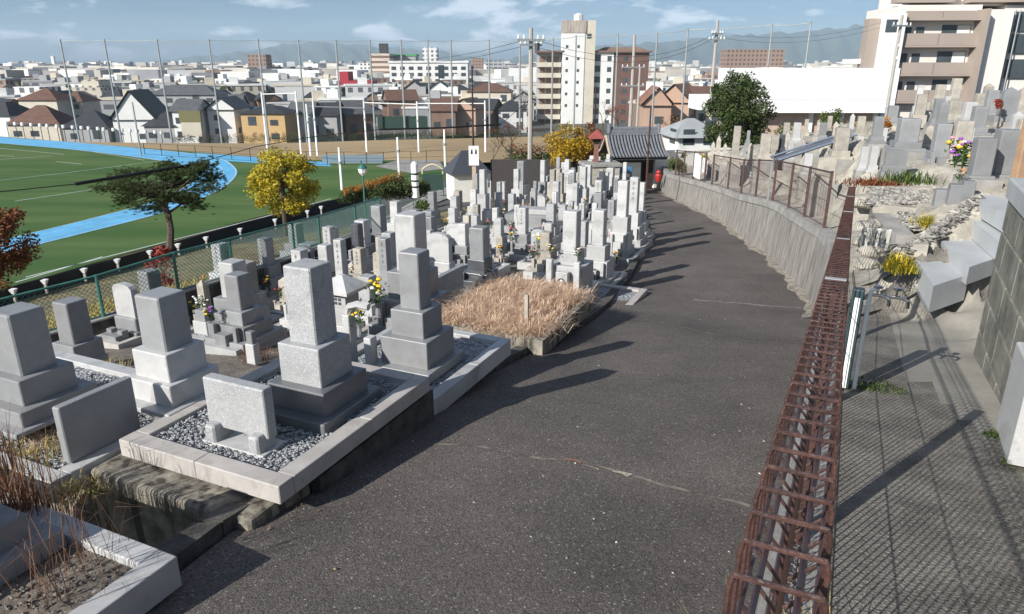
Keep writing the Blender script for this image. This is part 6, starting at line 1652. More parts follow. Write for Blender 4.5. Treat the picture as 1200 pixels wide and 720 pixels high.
# named houses beyond the pitch: px centre, base y, width px, depth z, storey h, roof h...
NH = [
 (172, 166, 46, 150, 5.0, 5.5, 'white', 'dark', 'gable', 90, 'white gable-fronted house with steep dark roof beyond the track'),
 (320, 166, 50, 150, 6.0, 1.6, 'tan', 'dark', 'hip', 0, 'mustard-coloured two-storey house beyond the dirt ground'),
 (56, 163, 56, 152, 3.4, 3.6, 'cream', 'brown', 'hip', 0, 'house with a broad brown hipped roof behind the lamps at the left'),
 (115, 166, 50, 148, 3.2, 3.2, 'grey', 'dark', 'hip', 0, 'house with a dark hipped roof left of the white gable house'),
 (62, 142, 44, 176, 5.2, 2.6, 'cream', 'brown', 'hip', 0, 'two-storey house with terracotta roof behind the broad brown roof'),
 (96, 144, 30, 182, 5.4, 2.4, 'cream', 'brown', 'hip', 0, 'smaller terracotta-roofed house right of the other one'),
 (200, 165, 34, 148, 3.3, 2.6, 'grey', 'dark', 'hip', 0, 'low dark-roofed house right of the white gable house'),
 (230, 164, 26, 148, 6.2, 2.0, 'white', 'grey', 'gable', 0, 'grey-roofed house with a white lower storey left of the white twin house'),
 (272, 160, 30, 152, 6.0, 2.2, 'white', 'grey', 'gable', 90, 'white two-storey house left of the mustard one'),
 (360, 160, 26, 158, 5.2, 2.2, 'white', 'grey', 'gable', 0, 'small white house right of the mustard one'),
 (384, 160, 34, 160, 5.0, 2.4, 'grey', 'dark', 'gable', 0, 'dark tiled house below the red building'),
 (415, 158, 32, 165, 5.0, 2.6, 'brown', 'grey', 'gable', 30, 'brown timber-like house left of the dark green screen'),
 (470, 138, 34, 200, 5.0, 2.6, 'brown', 'brown', 'gable', 20, 'brown house with a low tiled roof above the green screen'),
 (522, 152, 28, 165, 4.6, 2.4, 'brown', 'brown', 'gable', 0, 'brown-roofed house right of the green screen'),
 (548, 152, 30, 168, 5.0, 2.2, 'pink', 'brown', 'gable', 80, 'pinkish house with a brown roof left of the dark pole'),
 (575, 134, 50, 200, 6.2, 2.2, 'cream', 'brown', 'hip', 0, 'wide house block with a dark reddish roof left of the apartment block'),
 (488, 128, 30, 230, 5.6, 3.2, 'grey', 'grey', 'gable', 90, 'grey gabled house in front of the white five-storey block'),
 (517, 128, 30, 230, 5.6, 3.2, 'white', 'grey', 'gable', 90, 'second grey gabled house in front of the white five-storey block'),
 (540, 126, 26, 235, 5.0, 2.2, 'grey', 'dark', 'hip', 0, 'dark hipped roof right of the two grey gables'),
 (225, 136, 76, 190, 5.6, 2.4, 'grey', 'grey', 'hip', 0, 'long grey-roofed building behind the houses left of the pine'),
 (765, 150, 30, 110, 3.8, 2.4, 'pink', 'orange', 'gable', 90, 'salmon house with an orange gable roof behind the temple gate'),
 (795, 148, 36, 118, 4.2, 2.6, 'pink', 'orange', 'gable', 60, 'larger salmon house with an orange roof right of the first'),
 (820, 146, 30, 120, 4.0, 2.2, 'cream', 'brown', 'gable', 0, 'brown-roofed low house left of the white hall'),
]
for (px, yb, wpx, z, h, rh, wl_, rf, kd, rr, lab) in NH:
    p = at_base(px, yb, z); w = wpx * z / F
    if rr > 45: w_, d_ = 9.0, w
    else: w_, d_ = w, 8.5
    house(tuple(p), R(rr + rnd.uniform(-6, 6)), w_, d_, h, rh, wl_, rf, kd, lab, 'houses beyond the sports ground', wins=True)

# rows of further houses and small blocks: pixel columns at fixed depth
hc = 0
rows = [(158, 34, 0), (178, 32, 1), (198, 28, 2), (222, 25, 3), (248, 23, 4), (278, 21, 5), (312, 19, 6), (352, 17, 7), (400, 16, 8)]
protos = []
for k in range(10):
    wl_, rf = rnd.choice([('white', 'grey'), ('cream', 'brown'), ('white', 'dark'), ('grey', 'grey'), ('brown', 'dark'), ('cream', 'grey'), ('white', 'blue'), ('cream', 'orange')]), None
    w, d, h, rh = rnd.uniform(6.5, 10.5), rnd.uniform(6, 8.5), rnd.choice([3.2, 5.6, 5.8, 6]), rnd.uniform(1.6, 2.8)
    protos.append((wl_, w, d, h, rh, rnd.choice(['gable', 'hip'])))
proto_obj = {}
for (z, step, ri) in rows:
    px = -40 + rnd.uniform(0, 15); col = 0
    while px < 1000:
        stp = step * rnd.uniform(.75, 1.3)
        if z < 190 and (20 < px < 560): px += stp; continue
        if z < 170 and px > 560: px += stp; continue
        if 615 < px < 770 and z < 260: px += stp; continue
        k = rnd.randrange(10); (wl_, rf), w, d, h, rh, kd = protos[k]
        d0 = ray(px, 100); p = Vector((d0.x * z, d0.y * z, 0)); p.z = -16.0
        place = f'{ORD[min(col, 68)]} from the left in the {ORD[ri]} town row'
        is_block = rnd.random() < (.16 + .05 * ri)
        if is_block:
            bw, bd, bh = rnd.uniform(8, 16), rnd.uniform(8, 12), rnd.choice([6.5, 6.5, 9, 9.5]) * (1 if z > 230 else .75); wm = rnd.choice(WG)
            r_ = thing('apartment_block' if bh > 8 else 'flat_building', tuple(p), f'flat-roofed {wm.name.split("_")[0]} building, {place}', 'building', 'flat-roofed buildings of the town', rz=R(rnd.uniform(-25, 25)))
            m = MB(); m.box((0, 0, -1), (bw, bd, bh + 1)); m.build('wall', wm, r_)
            m = MB(); m.box((0, 0, bh + .001), (bw + .4, bd + .4, .5)); m.box((rnd.uniform(-.25, .25) * bw, 0, bh + .5), (3, 3, 2.2)); m.build('roof', WALLT[rnd.choice(['white', 'grey', 'cream'])], r_)
        elif k in proto_obj:
            lab = f'{wl_} house with {rf} {kd} roof, {place}'
            copy_tree(proto_obj[k], tuple(p), R(rnd.uniform(-30, 30) + rnd.choice([0, 90])), lab)
        else:
            lab = f'{wl_} house with {rf} {kd} roof, {place}'
            proto_obj[k] = house(tuple(p), R(rnd.uniform(-30, 30)), w, d, h, rh, wl_, rf, kd, lab, 'houses of the town', wins=z < 230)
            if z >= 230: pass
        px += stp; col += 1

# distant town: one mass
far = {k: MB() for k in range(4)}
for _ in range(15000):
    y = 420 * math.exp(rnd.random() ** .9 * 2.6); x = rnd.uniform(-.80, .62) * y
    px = 600 + F * x / (y * 1.0)
    w, d, h = rnd.uniform(6, 15) * (1 + y / 3500), rnd.uniform(7, 16), rnd.choice([5, 6, 7, 9, 9, 12]) * rnd.uniform(.8, 1.2)
    if rnd.random() < .05: h = rnd.uniform(14, 26); w = rnd.uniform(10, 24)
    if rnd.random() < .01 and y > 1500: h = rnd.uniform(30, 48); w = rnd.uniform(14, 24)
    h = min(h, 10 + y * .009)
    far[rnd.choice([0, 0, 1, 1, 2, 3]) if h < 14 else rnd.choice([0, 1, 1, 2])].box((x, y, -17), (w, d, h + 1), rz=rnd.uniform(-.5, .5))
for k, mt in enumerate((mat('far_white_blocks', (0.70, 0.70, 0.69), .9, var=.2, vscale=.02), mat('far_cream_blocks', (0.50, 0.47, 0.42), .9, var=.25, vscale=.02), mat('far_grey_blocks', (0.17, 0.175, 0.19), .9, var=.3, vscale=.02), mat('far_brown_blocks', (0.22, 0.14, 0.11), .9, var=.3, vscale=.02))):
    tag(far[k].build('distant_town', mt), None, None, None, 'stuff')
# scattered dark treetops in the town
m = MB()
for _ in range(420):
    y = 240 * math.exp(rnd.random() * 2.2); x = rnd.uniform(-.78, .55) * y; s = rnd.uniform(2.5, 5)
    for _ in range(26):
        p = Vector((x + rnd.gauss(0, s * .6), y + rnd.gauss(0, s * .5), -14.5 + abs(rnd.gauss(0, s * .7)))); leaf_quad(m, p, s * .35)
tag(m.build('distant_treetops', L_EVG), None, None, None, 'stuff')

def mk_face(px0, px1, ytop, z, base=-16.0):
    """centre, width and height of a frontal block whose top edge sits at ytop"""
    a, b = AT(px0, ytop, z), AT(px1, ytop, z); return (a + b) / 2, (b - a).length, (a.z + b.z) / 2 - base
# named larger blocks -----------------------------------------------------
def block(px0, px1, ytop, z, depth, material, label, name='building', base=-16.0, rz=0, extra=None):
    c, w, h = mk_face(px0, px1, ytop, z, base); r_ = thing(name, (c.x, c.y + depth / 2, base), label, 'building', rz=rz)
    m = MB(); m.box((0, 0, 0), (w, depth, h)); m.build('wall', material, r_)
    return r_, w, h
r_, w, h = block(396, 434, 95, 290, 16, mat('crimson_cladding', (0.34, 0.02, 0.035), .7, var=.1, vscale=.2), 'crimson windowless building with a raised left corner in the town')
m = MB(); m.box((-w * .36, 0, h), (w * .27, 10, 3.6)); m.build('raised_corner', MATS['crimson_cladding'], r_)
for dx in (-.1, .2, .38): m = MB(); m.lathe((dx * w, -8.05, h * .72), [(.7, 0), (.7, .9), (.2, 1.0)], 8); m.build('vent', WALLT['white'], r_)
r_, w, h = block(456, 548, 74, 360, 14, WALLT['white'], 'long white five-storey apartment block with dark balcony openings', 'apartment_block')
m = MB(); m.box((0, 0, h + .01), (w + 1, 15, 1)); m.build('roof', WALLT['white'], r_)
for fl in range(5):
    for k in range(9):
        x = -w / 2 + w * (k + .5) / 9; m = MB(); m.box((x, -7.02, h - 3.4 - fl * 3.05), (w / 9 * .55, .1, 1.7)); m.build('window', GLASSD, r_)
m = MB(); m.box((w * .16, -7.1, h - 11), (w * .075, .12, 10)); m.build('glazed_stair', mat('dark_glazing', (0.04, 0.05, 0.06), .2), r_)
r_, w, h = block(433, 456, 63, 430, 20, mat('banded_tower_facade', (0.55, 0.48, 0.40), .8), 'round-cornered tower with brown and cream bands left of the white block', 'tower_block')
for fl in range(9): m = MB(); m.box((0, 0, h - 2.4 - fl * 3.0), (w + .5, 20.5, 1.2)); m.build('band', WALLT['brown'], r_)
m = MB(); m.box((w * .1, 0, h), (5, 5, 6)); m.build('plant_room', ROOFT['dark'], r_)
r_, w, h = block(457, 487, 66, 450, 14, WALLT['grey'], 'grey apartment block with a green roof edge behind the white block', 'apartment_block'); m = MB(); m.box((0, 0, h), (w + 1, 15, 1.2)); m.build('roof', mat('green_roof_edge', (0.07, 0.27, 0.12), .7), r_)
r_, w, h = block(495, 512, 56, 520, 12, WG[0], 'slim white tower with a thin mast behind the white block', 'tower_block'); m = MB(); m.tube([(-2, 0, h), (-2, 0, h + 14)], .35, 4); m.build('mast', GALV, r_)
r_, w, h = block(289, 311, 64, 560, 14, WG[3], 'dark brown banded tower block near the left ball-net poles', 'tower_block')
r_, w, h = block(420, 440, 74, 620, 12, WG[0], 'white tall block left of the banded tower', 'tower_block')
r_, w, h = block(305, 364, 86, 400, 30, WALLT['white'], 'long low white warehouse with a grey base in the town', 'warehouse')
r_, w, h = block(304, 368, 96, 250, 18, WG[2], 'long dark grey office with a band of windows', 'office')
r_, w, h = block(258, 291, 84, 420, 20, WALLT['white'], 'white flat warehouse left of the brown tower', 'warehouse')
r_, w, h = block(160, 180, 88, 420, 16, WG[0], 'white stepped apartment building behind the left houses', 'apartment_block')
r_, w, h = block(77, 118, 103, 250, 14, WG[1], 'cream broad building with several terraces behind the terracotta roofs', 'apartment_block'); m = MB(); m.box((w * .1, 0, h), (w * .5, 9, 2.6)); m.build('upper_storey', WG[1], r_)
r_, w, h = block(15, 46, 102, 240, 12, WG[0], 'white boxy building at the left of the town', 'building')
m = MB(); r2_, w, h = block(59, 62, 66, 900, 4, WALLT['white'], 'thin white chimney tower on the left horizon', 'chimney')
r_, w, h = block(852, 920, 58, 520, 16, WG[3], 'wide brown high-rise on the horizon right of the pole', 'tower_block'); 
r_, w, h = block(553, 566, 68, 700, 12, WG[3], 'brownish tower on the horizon right of the white block', 'tower_block')
r_, w, h = block(570, 590, 71, 640, 12, WG[2], 'grey tower pair on the horizon', 'tower_block')
r_, w, h = block(596, 632, 80, 300, 14, WALLT['white'], 'plain white block left of the apartment balconies', 'building')
r_, w, h = block(756, 786, 108, 180, 10, WALLT['white'], 'small white cubic building right of the brown end wall', 'building'); m = MB(); m.box((0, 0, h), (w * .5, 6, 2.4)); m.build('roof_box', WALLT['white'], r_)
for s in (-.3, .25): m = MB(); m.box((s * w, -5.02, h - 3), (1.8, .1, 1.3)); m.build('window', GLASSD, r_)

# middle apartment block ------------------------------------------------
Zb = -16.0; zA = 205
def ax(px, y=100): return AT(px, y, zA).x
topy = lambda y: AT(650, y, zA).z - Zb
r_ = thing('apartment_block', (ax(690), AT(690, 100, zA).y, Zb), 'seven-storey apartment block with a white stair tower and brown end wall behind the autumn tree', 'apartment block')
X0 = ax(690)
def lx(px): return ax(px) - X0
hT, hM = topy(40), topy(62)
m = MB(); m.box(((lx(658) + lx(683)) / 2, 2, 0), (lx(683) - lx(658), 8, hT)); m.build('stair_tower', WALLT['white'], r_)
m = MB(); m.box(((lx(658) + lx(683)) / 2 + .15, 2, hT + .01), (lx(683) - lx(658) + .3, 8.3, topy(26) - hT)); m.build('tower_crown', mat('weathered_grey_render', (0.42, 0.38, 0.33), .9, col2=(.25, .2, .17), vscale=1, stretch=(3, 3, .3)), r_)
m = MB(); m.box(((lx(683) + lx(695)) / 2, 3.2, 0), (lx(695) - lx(683), 10, topy(26))); m.build('tower_side', WALLT['cream'], r_)
m = MB(); m.lathe((lx(676), 1, topy(26)), [(1.3, 0), (1.3, 1.6), (.4, 2)], 8); m.build('water_tank', WALLT['white'], r_)
m = MB(); m.box(((lx(630) + lx(657)) / 2, 6, 0), (lx(657) - lx(630), 9, topy(62))); m.build('balcony_wing', WALLT['grey'], r_)
for k in range(7):
    hz = topy(62) - 1.0 - 2.9 * (k + 1)
    m = MB(); m.box(((lx(629) + lx(657)) / 2, .6, hz), (lx(657) - lx(629), 2.2, 1.25)); m.build('balcony', WALLT['cream'], r_)
    for q in (.2, .5, .8):
        m = MB(); m.box((lerp(lx(630), lx(657), q), 1.47, hz + 1.3), (1.5, .1, 1.5)); m.build('balcony_door', WALLT['brown'], r_)
m = MB(); m.box(((lx(627) + lx(660)) / 2, 4, topy(62) + .01), (lx(660) - lx(627), 12, .5)); m.build('wing_roof', WALLT['brown'], r_)
m = MB(); m.box(((lx(695) + lx(718)) / 2, 5, 0), (lx(718) - lx(695), 10, hM)); m.build('white_wing', WALLT['white'], r_)
m = MB(); m.box(((lx(718) + lx(759)) / 2, 5.2, 0), (lx(759) - lx(718), 10, hM)); m.build('brown_wing', mat('dark_brown_brick', (0.14, 0.075, 0.06), .9, var=.12, vscale=.5), r_)
m = MB(); m.box(((lx(694) + lx(762)) / 2, 5, hM + .01), (lx(762) - lx(694), 11.5, .5)); m.box(((lx(700) + lx(758)) / 2, 5, hM + .5), (lx(758) - lx(700), 7, 1.0), taper=.7); m.build('roof', WALLT['brown'], r_)
for k in range(7):
    hz = hM - 2.3 - 2.95 * k
    for (px, w) in ((699, 1.9), (713, 1.2), (732, 1.4)):
        m = MB(); m.box((lx(px), .02 if px < 718 else .22, hz), (w, .12, 1.3 if px != 699 else 1.7)); m.build('window', GLASSD, r_)
    if k < 6: 
        for q in (663, 676): m = MB(); m.box((lx(q), -1.98, hT - 4 - k * 3.2), (.7, .1, .8)); m.build('window', GLASSD, r_)
m = MB(); m.box((lx(688), -1.78, hT - 1.5), (1.3, .1, 1.3)); m.build('window', GLASSD, r_)
m = MB(); m.tube([(lx(680), 1, topy(26)), (lx(680), 1, topy(8))], .12, 4); m.build('mast', GALV, r_)

# white hall at the right -------------------------------------------------
zH = 66
pa, pb = AT(858, 100, zH), AT(1052, 100, zH)
cx, cy = (pa.x + pb.x) / 2, pa.y; W_ = pb.x - pa.x
zt = AT(900, 80, zH).z; zf = AT(900, 127, zH).z; zw = AT(900, 135, zH).z; z0 = -9.0
r_ = thing('white_hall', (cx, cy, z0), 'long white flat hall with a deep plain fascia over a band of windows and brick', 'hall')
m = MB(); m.box((0, 2.5, zf - z0), (W_, 5, zt - zf)); m.build('fascia', WALLT['white'] if False else mat('bright_white_panel', (0.82, 0.82, 0.82), .6, var=.02, vscale=.1), r_)
m = MB(); m.box((0, -.004, zf - z0 + .72), (W_ - .02, .01, .05)); [m.box((-W_ / 2 + W_ * k_ / 7, -.004, zf - z0 + .78), (.035, .01, zt - zf - .9)) for k_ in range(1, 7)]; m.build('panel_joint', mat('joint_grey', (0.5, .5, .5), .8), r_)
m = MB(); m.box((0, 2.4, zf - z0 - .45), (W_ + .3, 5.3, .44)); m.build('eaves_board', MATS['bright_white_panel'], r_)
m = MB(); m.box((1.0, 3.3, zw - z0 + .15), (W_ - 3.0, 3.2, zf - zw - .62)); m.build('window_band', GLASSD, r_)
m = MB(); m.box((1.0, 3.2, 0), (W_ - 3.0, 3.8, zw - z0 + .14)); m.build('brick_base', mat('salmon_brick_tile', (0.50, 0.36, 0.29), .9, var=.1, vscale=2), r_)
for k in (0.06, .155, .53, .72, .93):
    m = MB(); m.box((-W_ / 2 + W_ * k, 1.2, 0), (.35 if k > .1 else 1.2, .5, zf - z0 - .46)); m.build('pillar', MATS['bright_white_panel'], r_)
m = MB(); m.box((-W_ / 2 - 1.2, 2, zf - z0 - .2), (3.6, 4, 1.3)); m.build('porch_roof', MATS['bright_white_panel'], r_)
# low grey-roofed house with white wall beside the gate
r_ = house(tuple(AT(806, 180, 56)), R(5), 3.2, 4.6, 1.5, 1.2, 'white', 'metal', 'hip', 'low house with pale grey metal roof between the gate and the white hall')
# apartment block at upper right ------------------------------------------
zR = 74; WHT2 = mat('pale_pink_panel', (0.70, 0.64, 0.59), .7, var=.03, vscale=.2); BEI = mat('beige_brown_panel', (0.33, 0.275, 0.235), .7, var=.05, vscale=.3)
pR = AT(1090, 60, zR); r_ = thing('right_apartment_block', (pR.x, pR.y, -8), 'pale apartment block with brown balcony bands rising at the upper right', 'apartment block', rz=R(-4))
def rxx(px): return (px - 1090) * zR / F
def rh(y): return AT(1090, y, zR).z + 8
m = MB(); m.box(((rxx(1056.5) + rxx(1148)) / 2, 6, 0), (rxx(1148) - rxx(1056.5), 9, rh(6))); m.build('main_wall', WHT2, r_)
m = MB(); m.box(((rxx(1146) + rxx(1180)) / 2, 5.2, 0), (rxx(1180) - rxx(1146), 9, rh(12))); m.build('panel_wing', mat('pale_pink_smooth', (0.72, 0.66, 0.62), .6, var=.02), r_)
m = MB(); m.box(((rxx(1032) + rxx(1056)) / 2, .9, 0), (rxx(1056) - rxx(1032), 2.4, rh(17))); m.build('white_wing', WALLT['white'], r_)
m = MB(); m.box(((rxx(1019) + rxx(1031.7)) / 2, 1.4, 0), (rxx(1031.7) - rxx(1019), 1.5, rh(22))); m.build('brown_side', BEI, r_)
m = MB(); m.box((rxx(1040) - 0, -.33, rh(38)), (1.1, .1, 1.2)); m.build('window', GLASSD, r_)
fls = [22, 53, 87, 120]   # y of the underside of each balcony front
for k, yb in enumerate(fls):
    for (a, b) in ((1058, 1098.6), (1099.4, 1143)):
        m = MB(); m.box(((rxx(a) + rxx(b)) / 2, .4, rh(yb)), (rxx(b) - rxx(a), .18, (1.15 if k else .7))); m.build('balcony_front', BEI, r_)
    m = MB(); m.box(((rxx(1057) + rxx(1144)) / 2, 1.0, rh(yb) - .22), (rxx(1144) - rxx(1057), 1.5, .2)); m.build('balcony_slab', BEI, r_)
    if k < 3:
        yy = rh(yb) - 1.8
        for (px, w, h_) in ((1067, .9, 1.0), (1082, .8, 1.0), (1123, 2.9, 1.2)):
            m = MB(); m.box((rxx(px), 1.47, yy), (w, .08, h_)); f_ = m.build('window', GLASSD, r_)
            if w > 2: m = MB(); m.box((rxx(px) + .72, 1.42, yy + .05), (1.3, .04, h_ - .1)); m.build('curtain', WALLT['white'], f_)
m = MB(); m.box((rxx(1144.6), .6, 0), (.35, 2.4, rh(12))); m.build('fin', BEI, r_)
m = MB(); m.box(((rxx(1056) + rxx(1260)) / 2 + .8, 7.4, rh(6) + .0), (rxx(1260) - rxx(1056) - 1.6, 8, 8)); m.build('upper_storeys', WHT2, r_)
for (a, b, y) in ((1052, 1118, 3), (1135, 1230, 3)):
    m = MB(); m.box(((rxx(a) + rxx(b)) / 2, 2.6, rh(y)), (rxx(b) - rxx(a), 1.6, 1.4)); m.build('upper_balcony', BEI, r_)
m = MB(); m.box(((rxx(1180) + rxx(1290)) / 2, 7.0, 0), (rxx(1290) - rxx(1180), 9, rh(6))); m.build('right_wing', WHT2, r_)
for y in (36, 62, 92):
    m = MB(); m.box(((rxx(1186) + rxx(1290)) / 2, 2.35, rh(y)), (rxx(1290) - rxx(1186), .3, 1.9)); m.build('dark_opening', GLASSD, r_)
for px in (1183, 1187, 1192): m = MB(); m.tube([(rxx(px), 1.6, 0), (rxx(px), 1.6, rh(12))], .07, 5); m.build('drainpipe', GALV, r_)
m = MB(); m.box(((rxx(1014) + rxx(1030)) / 2, 3, rh(75)), (2.2, 3, .5)); m.build('stair_landing', WALLT['white'], r_)

# temple gate ------------------------------------------------------------
zG = 37.0; g0 = AT(741, 216, zG); s = zG / F
s *= .84
r_ = thing('temple_gate', tuple(g0), 'small temple gate with a grey tiled gable roof at the end of the lane', 'gate', rz=R(6))
gz = lambda y: AT(741, y, zG).z - g0.z
eave, ridge_ = gz(180), gz(156); hw, hd = 38 * s, 1.55
for (x, y) in ((-22 * s, -.3), (22 * s, -.3), (-22 * s, .9), (22 * s, .9)):
    m = MB(); m.box((x, y, -.3), (.24, .24, eave + .35)); m.build('post', WOOD, r_)
m = MB(); m.box((0, -.3, eave - .35), (52 * s, .2, .3)); m.box((0, .9, eave - .35), (52 * s, .2, .3)); m.build('beam', WOOD, r_)
rf = MB()
def rz_at(t): return lerp(ridge_, eave, t) - .16 * math.sin(t * math.pi) # sagging curve
for sgn in (-1, 1):
    for q in range(6):
        t0, t1 = q / 6, (q + 1) / 6
        a, b = (-hw, .3 + sgn * hd * t0, rz_at(t0)), (hw, .3 + sgn * hd * t0, rz_at(t0)); c, d = (hw, .3 + sgn * hd * t1, rz_at(t1)), (-hw, .3 + sgn * hd * t1, rz_at(t1))
        if sgn < 0: rf.quad(d, c, b, a)
        else: rf.quad(a, b, c, d)
        rf.quad((a[0], a[1], a[2] - .12), (b[0], b[1], b[2] - .12), (c[0], c[1], c[2] - .12), (d[0], d[1], d[2] - .12))
roof_o = rf.build('roof', ROOFT['dark'], r_)
m = MB()
for k in range(17):
    x = lerp(-hw + .08, hw - .08, k / 16)
    for sgn in (-1, 1): m.tube([(x, .3 + sgn * hd * t, rz_at(t) + .03) for t in (0.05, .3, .55, .8, 1.0)], .055, 6)
m.build('tile_rows', mat('silver_roof_tiles', (0.16, 0.17, 0.185), .45, var=.15, vscale=5), roof_o)
m = MB(); m.box((0, .3, ridge_ - .05), (hw * 2 - .3, .3, .28), bev=.04); m.tube([(-hw + .1, .3, ridge_ + .28), (hw - .1, .3, ridge_ + .28)], .09, 7)
for sx in (-1, 1): m.box((sx * (hw - .12), .3, ridge_ + .05), (.12, .4, .45), bev=.04)
m.build('ridge', MATS['silver_roof_tiles'], roof_o)
for sx in (-1, 1):
    m = MB()
    for sgn in (-1, 1): m.tube([(sx * (hw + .03), .3 + sgn * hd * t, rz_at(t) - .08) for t in (0, .3, .6, 1.0)], .07, 4)
    m.build('barge_board', mat('pale_weathered_wood', (0.42, 0.34, 0.26), .8), r_)
# white boundary wall right of the gate
a, b = AT(765, 214, 37.5), AT(852, 200, 39.0)
r_ = thing('white_boundary_wall', (0, 0, 0), 'bright white plastered wall running right from the temple gate', 'wall')
m = MB(); d = (b - a); n_ = Vector((-d.y, d.x, 0)).normalized() * .12
m.prism([tuple((a - n_).to_2d()), tuple((b - n_).to_2d()), tuple((b + n_).to_2d()), tuple((a + n_).to_2d())], min(a.z, b.z) - 1.0, AT(765, 178, 37.5).z); m.build('wall_body', PLASTER, r_)
m = MB(); n2_ = n_ * 1.5; zt_ = AT(765, 178, 37.5).z
m.prism([tuple((a - n2_).to_2d()), tuple((b - n2_).to_2d()), tuple((b + n2_).to_2d()), tuple((a + n2_).to_2d())], zt_ + .001, zt_ + .08); m.build('coping', PLASTER, r_)
# dark wall behind the lower graves + plinth with red-roofed lantern
a, b = AT(575, 204, 41), AT(700, 200, 41)
r_ = thing('dark_boundary_wall', (0, 0, 0), 'low dark boundary wall behind the farthest graves', 'wall'); m = MB()
m.prism([(a.x, a.y), (b.x, b.y), (b.x, b.y + .3), (a.x, a.y + .3)], -9, AT(640, 187, 41).z); m.build('wall_body', mat('dark_board_wall', (0.05, 0.045, 0.045), .9, var=.3, vscale=6, stretch=(8, 8, .4)), r_)
p = AT(702, 222, 33)
r_ = thing('stone_plinth', tuple(p), 'large weathered stone plinth at the far end of the lower cemetery', 'plinth', rz=R(8)); s = 33 / F
m = MB(); m.box((0, 0, -.3), (40 * s, 1.2, 28 * s + .3), bev=.04); m.build('body', G_WARM, r_)
m = MB(); m.box((0, 0, 28 * s + .0), (44 * s, 1.35, .14), bev=.03); m.build('cap', CONC, r_)
p2 = p + Vector((-5 * s, 0, 28 * s + .14)); r_ = thing('red_roof_lantern', tuple(p2), 'small lantern shrine with a faded red roof standing on the stone plinth', 'lantern')
m = MB(); m.box((0, 0, 0), (.22, .22, 22 * s), taper=.8); m.build('shaft', mat('reddish_old_wood', (0.2, .09, .07), .8, var=.2), r_)
m = MB(); m.box((0, 0, 22 * s), (.34, .34, 5 * s)); m.build('lamp_box', WOOD, r_); m = MB(); m.box((0, 0, 27 * s), (.75, .75, 9 * s), taper=.15); m.build('roof', mat('faded_red_roof', (0.25, .06, .05), .8, var=.2), r_)
# red object by the wall
p = AT(771, 213, 34.5); r_ = thing('red_post', tuple(p), 'small red standpipe-like post at the foot of the white wall by the lane end', 'post')
m = MB(); m.lathe((0, 0, 0), [(.10, 0), (.13, .1), (.17, .3), (.12, .38)], 8); m.build('body', REDM, r_); m = MB(); m.lathe((0, 0, .38), [(.06, 0), (.12, .06), (.1, .14), (.03, .18)], 8); m.build('cap', REDM, r_)
# blue and pink things near the gate
p = AT(731, 213, 34); r_ = thing('blue_bucket_rack', tuple(p), 'blue-topped bucket rack behind the three tall light pillars', 'rack'); m = MB(); m.box((0, 0, .4), (.7, .4, .3), bev=.04); m.build('bucket_row', mat('blue_plastic', (0.05, .17, .33), .4), r_)
m = MB(); [m.box((x, 0, 0), (.05, .3, .4)) for x in (-.32, .32)]; m.build('frame', GALV, r_)

# shed with the slate roof
zS = 44; p = AT(547, 215, zS); s = zS / F
r_ = thing('shed', tuple(p), 'small white shed with a dark slate pyramid roof beyond the graves', 'shed', rz=R(20))
m = MB(); m.box((0, 0, -1), (40 * s, 34 * s, 1 + 14 * s)); m.build('wall', PLASTER, r_); roof_mesh(40 * s, 34 * s, 14 * s, 24 * s, 'hip', .25).build('roof', mat('slate_roof', (0.05, .056, .068), .6, var=.1), r_)
# signboard on post
p = AT(556, 232, 31); ht = h_for(p, 171); s = 31 / F
r_ = thing('signboard', tuple(p), 'white square signboard on a tall tan post among the far graves', 'sign', rz=R(4))
m = MB(); m.box((0, 0, -.2), (4.5 * s, .08, ht + .1)); m.build('post', mat('pale_tan_wood', (0.5, .38, .26), .8, var=.1), r_)
m = MB(); m.box((0, -.07, ht - 22 * s), (11.5 * s, .04, 22 * s)); bd_ = m.build('board', WHITE, r_)
m = MB(); 
for sx in (-2.4, 2.4):
    m.box((sx * s, -.095, ht - 9 * s), (2.2 * s, .012, 3.6 * s), taper=.7); m.lathe((sx * s, -.095, ht - 5.2 * s), [(.9 * s * .5, 0), (.9 * s, .5 * s), (.5 * s, 1.3 * s)], 6)
m.build('symbol', BLACK, bd_)
# banded white drum post beyond the hedge
p = AT(487, 226, 45); s = 45 / F
r_ = thing('banded_bollard_lamp', tuple(p), 'white cylindrical post with dark bands beside the hedge', 'lamp post')
m = MB(); m.tube([(0, 0, -.3), (0, 0, 33 * s)], 4.2 * s, 10); m.build('shaft', WHITE, r_)
m = MB(); [m.tube([(0, 0, h_ * s), (0, 0, (h_ + 2) * s)], 4.4 * s, 10) for h_ in (6, 13, 21)]; m.build('band', BLACK, r_); m = MB(); m.lathe((0, 0, 33 * s), [(4 * s, 0), (3 * s, 2 * s), (1 * s, 3 * s)], 10); m.build('cap', WHITE, r_)
# small green street lamp
p = AT(428, 246, 30); ht = h_for(p, 206); r_ = thing('street_lamp', tuple(p), 'slim green garden lamp behind the end of the green fence', 'street lamp')
m = MB(); m.tube([(0, 0, -.3), (0, 0, ht)], .04, 6); m.build('pole', GREENF, r_); m = MB(); m.lathe((0, 0, ht), [(.05, 0), (.16, .12), (.2, .3)], 8); m.build('lamp_glass', WHITE, r_); m = MB(); m.lathe((0, 0, ht + .3), [(.22, 0), (.1, .14), (.03, .18)], 8); m.build('lamp_cap', GREENF, r_)
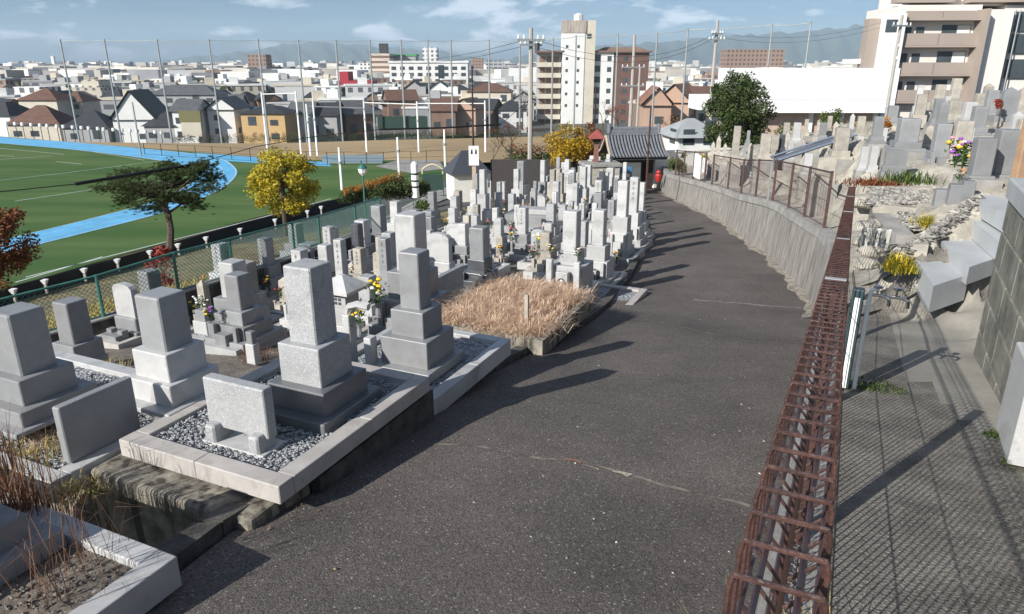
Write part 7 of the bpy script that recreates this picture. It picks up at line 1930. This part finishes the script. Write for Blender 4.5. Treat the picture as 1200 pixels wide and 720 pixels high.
# arch and green gate
a = AT(495, 204, 62); r_ = thing('arched_frame', tuple(a), 'cream arched frame above a green gate by the pitch', 'gate'); s = 62 / F
m = MB(); m.tube([(0, 0, 0), (0, 0, .4), (6 * s, 0, .72), (12 * s, 0, .85), (18 * s, 0, .72), (24 * s, 0, .4), (24 * s, 0, 0)], .07, 6); m.build('arch', mat('cream_paint', (.6, .5, .33), .7), r_)
m = MB(); m.box((12 * s, 0, -1.4), (24 * s, .05, 1.35)); m.build('gate_panel', DARKG, r_)
# dark green windscreen beyond the dirt ground
r_ = thing('green_windscreen', tuple(AT(472, 152, 128)), 'wide dark green windscreen at the back of the dirt ground', 'screen'); s = 128 / F
m = MB(); m.box((0, 0, 0), (58 * s, .1, 15 * s)); m.build('screen_sheet', DARKG, r_); m = MB(); [m.tube([(x * s, .1, -1), (x * s, .1, 15.5 * s)], .08, 4) for x in (-29, -10, 10, 29)]; m.build('frame', GALV, r_)
r_ = thing('backstop_screen', tuple(AT(226, 160, 128)), 'white slatted board with an olive top behind the track', 'screen'); m = MB(); m.box((0, 0, 0), (23 * s, .3, 16 * s)); m.build('board', WALLT['cream'], r_); m = MB(); m.box((0, 0, 16 * s), (25 * s, .35, 13 * s)); m.build('upper_panel', mat('olive_panel', (.16, .15, .06), .8), r_)
# white lamps / vents in a line behind the track
for k in range(20):
    px = lerp(8, 190, k / 19) + rnd.uniform(-1.5, 1.5); py = lerp(145, 156, k / 19)
    p = AT(px, py, 126); r_ = thing('shaded_lamp', tuple(p), f'small white shaded lamp on a thin post behind the track, {ORD[k]} from the left', 'lamp', 'white lamps in a line behind the track')
    m = MB(); m.tube([(0, 0, -3.4), (0, 0, 0)], .06, 4); m.build('post', BLACK, r_); m = MB(); m.lathe((0, 0, -.2), [(.28, 0), (.3, .3), (.24, .55)], 7); m.build('shade', WHITE, r_)

# cars on the small street beyond the screen -------------------------------
# ------------------------------------------------------------------ haze
m = MB(); hz_m = bpy.data.materials.new('thin_haze'); hz_m.use_nodes = True
hn, hl = hz_m.node_tree.nodes, hz_m.node_tree.links; hn.clear()
ho = hn.new('ShaderNodeOutputMaterial'); hv = hn.new('ShaderNodeVolumePrincipled'); hv.inputs['Density'].default_value = 0.00008; hv.inputs['Color'].default_value = (0.66, 0.83, 1.0, 1); hv.inputs['Anisotropy'].default_value = -0.05
hl.new(hv.outputs[0], ho.inputs['Volume'])
m.box((0, 5000, -30), (17000, 11600, 520)); hz_o = m.build('haze', hz_m); tag(hz_o, kind='stuff')
hz_m.volume_intersection_method = 'FAST' if hasattr(hz_m, 'volume_intersection_method') else None
scene.cycles.volume_bounces = 1
